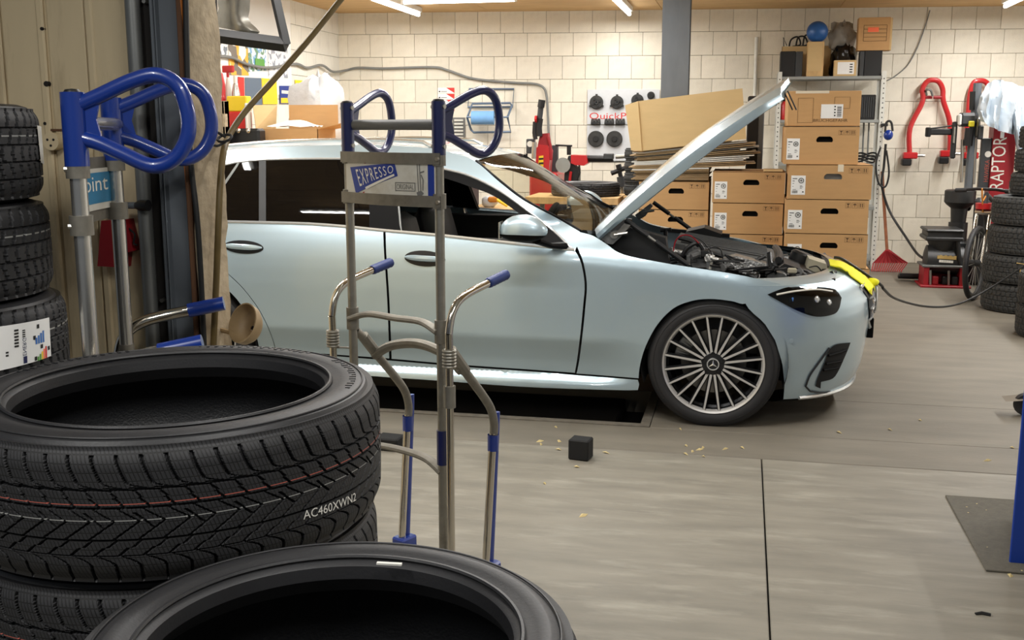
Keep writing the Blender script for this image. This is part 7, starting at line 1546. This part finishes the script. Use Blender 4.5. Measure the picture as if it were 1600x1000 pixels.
g = G(); q = [(-Wd/2, 0, zf-zb), (-Wd/2+.0, .40, zf-zb), (-Wd/2+.02, .40, ztb-zb), (-Wd/2-.02, .0, zt_-zb)]; g.add(q+[(p[0]-.004, p[1], p[2]) for p in q], [(0, 1, 2, 3), (7, 6, 5, 4), (0, 4, 5, 1), (1, 5, 6, 2), (2, 6, 7, 3), (3, 7, 4, 0)]); g.build('side_flap', 'cardboard_pale', t, 0)
g = G(); q = [(Wd/2, 0, zf-zb), (Wd/2, .40, zf-zb), (Wd/2+.20, .38, zf-zb+.03), (Wd/2+.22, .02, zf-zb+.05)]; g.add(q+[(p[0], p[1], p[2]-.005) for p in q], [(0, 1, 2, 3), (7, 6, 5, 4), (0, 4, 5, 1), (1, 5, 6, 2), (2, 6, 7, 3), (3, 7, 4, 0)]); g.build('side_flap', 'cardboard', t, 0)
o = G(); P_ = []
for i in range(9):
    P_.append([(-Wd*.38+Wd*.74*i/8, .06+.26*j/6, .02+.055*math.sin(PI*i/8)*math.sin(PI*j/6)+.006*math.sin(5*i+3*j)) for j in range(7)])
o.grid(P_); o.grid([[(p[0], p[1], -.02) for p in r_] for r_ in P_]); pbag = o.build('paper_sack', 'paper', None, 60); pbag.location = ((x0+x1)/2, Yb, zf); tag(pbag, 'flat white paper sack lying in the open carton', 'paper sack')
bw_ = bag('plastic_bag', 'big white plastic bag standing beside the open carton', 500, 190, Yb+.80, .27, .40, .22, 'bag_white', zb, 12, .26)
# framed mirror above, near the jamb
Ym = 4.3
F4 = [aty(*p, Ym) for p in ((331, -30), (424, -30), (447, 70), (333, 55))]
t = thing('framed_mirror', 'dark framed tilted mirror with a grey lamp shade behind the jamb top', 'mirror', tuple(F4[3])); g = G(); g.tube(F4, .020, 4, closed=True); 
fr4 = [np.array(p) for p in F4]
for k, nm in enumerate(('top_rail', 'right_rail', 'bottom_rail', 'left_rail')):
    a, b = fr4[k], fr4[(k+1) % 4]; G().tube([a, b], .030 if k == 2 else .022, 4).build(nm, 'black_plastic' if k != 3 else 'black_matt', t, 0, world=True)
I4 = [p*.0+p for p in fr4]; c4 = np.mean(fr4, 0); g = G(); q = [c4+(p-c4)*.93+np.array([0, .012, 0]) for p in fr4]; g.add(q+[p+np.array([0, .006, 0]) for p in q], [(0, 1, 2, 3), (7, 6, 5, 4), (0, 4, 5, 1), (1, 5, 6, 2), (2, 6, 7, 3), (3, 7, 4, 0)]); g.build('mirror_glass', 'glass_thin', t, 0, world=True)
lpz = [aty(*p, Ym+.10) for p in ((366, -10), (366, 44))]; g = G()
pr_ = [(340, 392, -30), (340, 390, 5), (342, 388, 14), (338, 392, 24), (337, 400, 31), (336, 406, 38), (336, 402, 42)]
g.grid([[aty(a+(b-a)*u, y_+12*u*(u > .01), Ym+.12-.10*math.sin(PI*u)) for u in np.linspace(0, 1, 9)] for a, b, y_ in pr_]); g.build('lamp_shade', 'galv', t, 60, world=True)
G().tube([fr4[0], np.array([fr4[0][0], fr4[0][1], CEIL])], .012, 6).build('hanger', 'black_matt', t, world=True); G().tube([fr4[1], np.array([fr4[1][0], fr4[1][1], CEIL])], .012, 6).build('hanger', 'black_matt', t, world=True)
# ================================================================ JAMB things
hz = YP+.05
world_tube('air_hose', 'brown hose running from above down along the concrete jamb', 'hose', [np.array([*((aty(532, 0, 3.3)+.8*(aty(532, 0, 3.3)-aty(480, 65, 3.2)))[:2]), CEIL]), aty(532, 0, 3.3)+.7*(aty(532, 0, 3.3)-aty(480, 65, 3.2))+np.array([0, 0, .04]), aty(532, 0, 3.3)+.35*(aty(532, 0, 3.3)-aty(480, 65, 3.2)), aty(532, 0, 3.3), aty(480, 65, 3.2), aty(430, 122, 3.1), aty(385, 172, 3.0), aty(358, 212, 2.92), aty(349, 240, 2.86), aty(344, 290, 2.82), aty(341, 360, 2.80), aty(338, 440, 2.80), aty(334, 530, 2.80), aty(330, 640, 2.80)], .0095, 'hose_brown', 10)
G_ = aty(351, 216, 2.84); t = thing('hose_clip', 'dark wire clip tying the hose to the jamb', 'clip', tuple(G_)); G().tube([G_+[.02*math.cos(a), .02*math.sin(a), .01*math.sin(a)] for a in np.linspace(0, 2*PI, 13)[:-1]], .004, 5, closed=True).build('clip_ring', 'black_matt', t, world=True); G().tube(bez([aty(352, 214, 2.83), aty(338, 206, 2.80), aty(330, 208, 2.78)], 4), .004, 5).build('clip_wire', 'black_matt', t, world=True); G().tube(bez([aty(352, 222, 2.83), aty(340, 228, 2.80), aty(331, 225, 2.78)], 4), .004, 5).build('clip_wire', 'black_matt', t, world=True)
world_tube('orange_cable', 'orange cable running up the steel channel of the jamb', 'cable', [aty(282, -10, YP-.012), aty(287, 200, YP-.012), aty(296, 330, YP-.012), aty(308, 530, YP-.012), aty(312, 640, YP-.012)], .006, 'cable_orange')
world_tube('black_cable', 'black cable running up beside the orange one', 'cable', [aty(290, -10, YP-.02), aty(295, 200, YP-.02), aty(300, 270, YP-.025), aty(308, 340, YP-.03), aty(314, 430, YP-.03), aty(320, 560, YP-.03)], .008, 'cable_black')
# beige dish-shaped hook plate at the jamb foot
q = aty(380, 505, 2.86); t = thing('dish_hook', 'beige dented metal dish with a dark centre hole at the jamb', 'dish', tuple(q)); mt = Matrix.Rotation(math.radians(62), 4, 'X') @ Matrix.Rotation(math.radians(-12), 4, 'Y')
g = G(); g.lathe([(.006, -.045), (.020, -.045), (.036, -.038), (.044, -.020), (.046, .004), (.049, .004), (.047, -.024), (.038, -.044), (.02, -.051), (.006, -.051)], 32, closed=True, mtx=mt @ Matrix.Scale(1.28, 4, (0, 1, 0))); g.build('dish', 'dish_beige', t, 50)
G().lathe([(0, 0), (.0065, 0)], 14, mtx=mt @ Matrix.Translation((0, 0, -.047))).build('centre_hole', 'black_matt', t, 0); G().tube([(-.04, 0, -.03), (-.085, .03, -.03)], .008, 8).build('mount_stub', 'dish_beige', t)
# red holder and black clamp on the beige wall
R4 = [aty(*p, YP-.01) for p in ((158, 345), (196, 343), (208, 392), (194, 396), (192, 418), (152, 416))]; t = thing('red_holder', 'faded red plastic holder fixed on the beige panel wall', 'holder', tuple(R4[5])); g = G(); g.prism([(p[0]-R4[0][0], p[2]-R4[0][2]) for p in R4], 0, .045, (R4[0], (1, 0, 0), (0, 0, 1), (0, 1, 0))); g.build('holder_body', 'red_dark', t, 0, world=True); G().tube(bez([aty(200, 356, YP), aty(210, 366, YP-.01), (aty(209, 380, YP-.01)), aty(214, 383, YP-.01)], 4), .003, 5).build('wire_clip', 'black_matt', t, world=True)
a, b = aty(186, 321, YP-.03), aty(232, 321, YP-.04); t = thing('wall_clamp', 'black rubber clamp rod on the door track', 'clamp', tuple(a)); G().tube([a, a+(b-a)*.6], .010, 10).build('rod', 'steel_post', t, world=True); G().tube([a+(b-a)*.58, a+(b-a)*.72, b], [.010, .016, .016], 12).build('rubber_end', 'black_plastic', t, world=True)
q = aty(79, 221, YP+.0); t = thing('wall_socket', 'round brown wall fitting between the tyres and the hand truck', 'fitting', tuple(q)); G().tube([q+[0, .045, 0], q], .026, 18).build('round_plate', 'panel_beige', t, world=True); [G().tube([q+[dx, -.001, dz], q+[dx, .003, dz]], .004, 6).build('hole', 'black_matt', t, world=True) for dx, dz in ((-.01, .005), (.01, .005), (0, -.012))]; G().box(q+[-.03, .03, .03], q+[.05, .045, .036]).build('wall_bracket', 'timber_dark', t, 0, world=True)
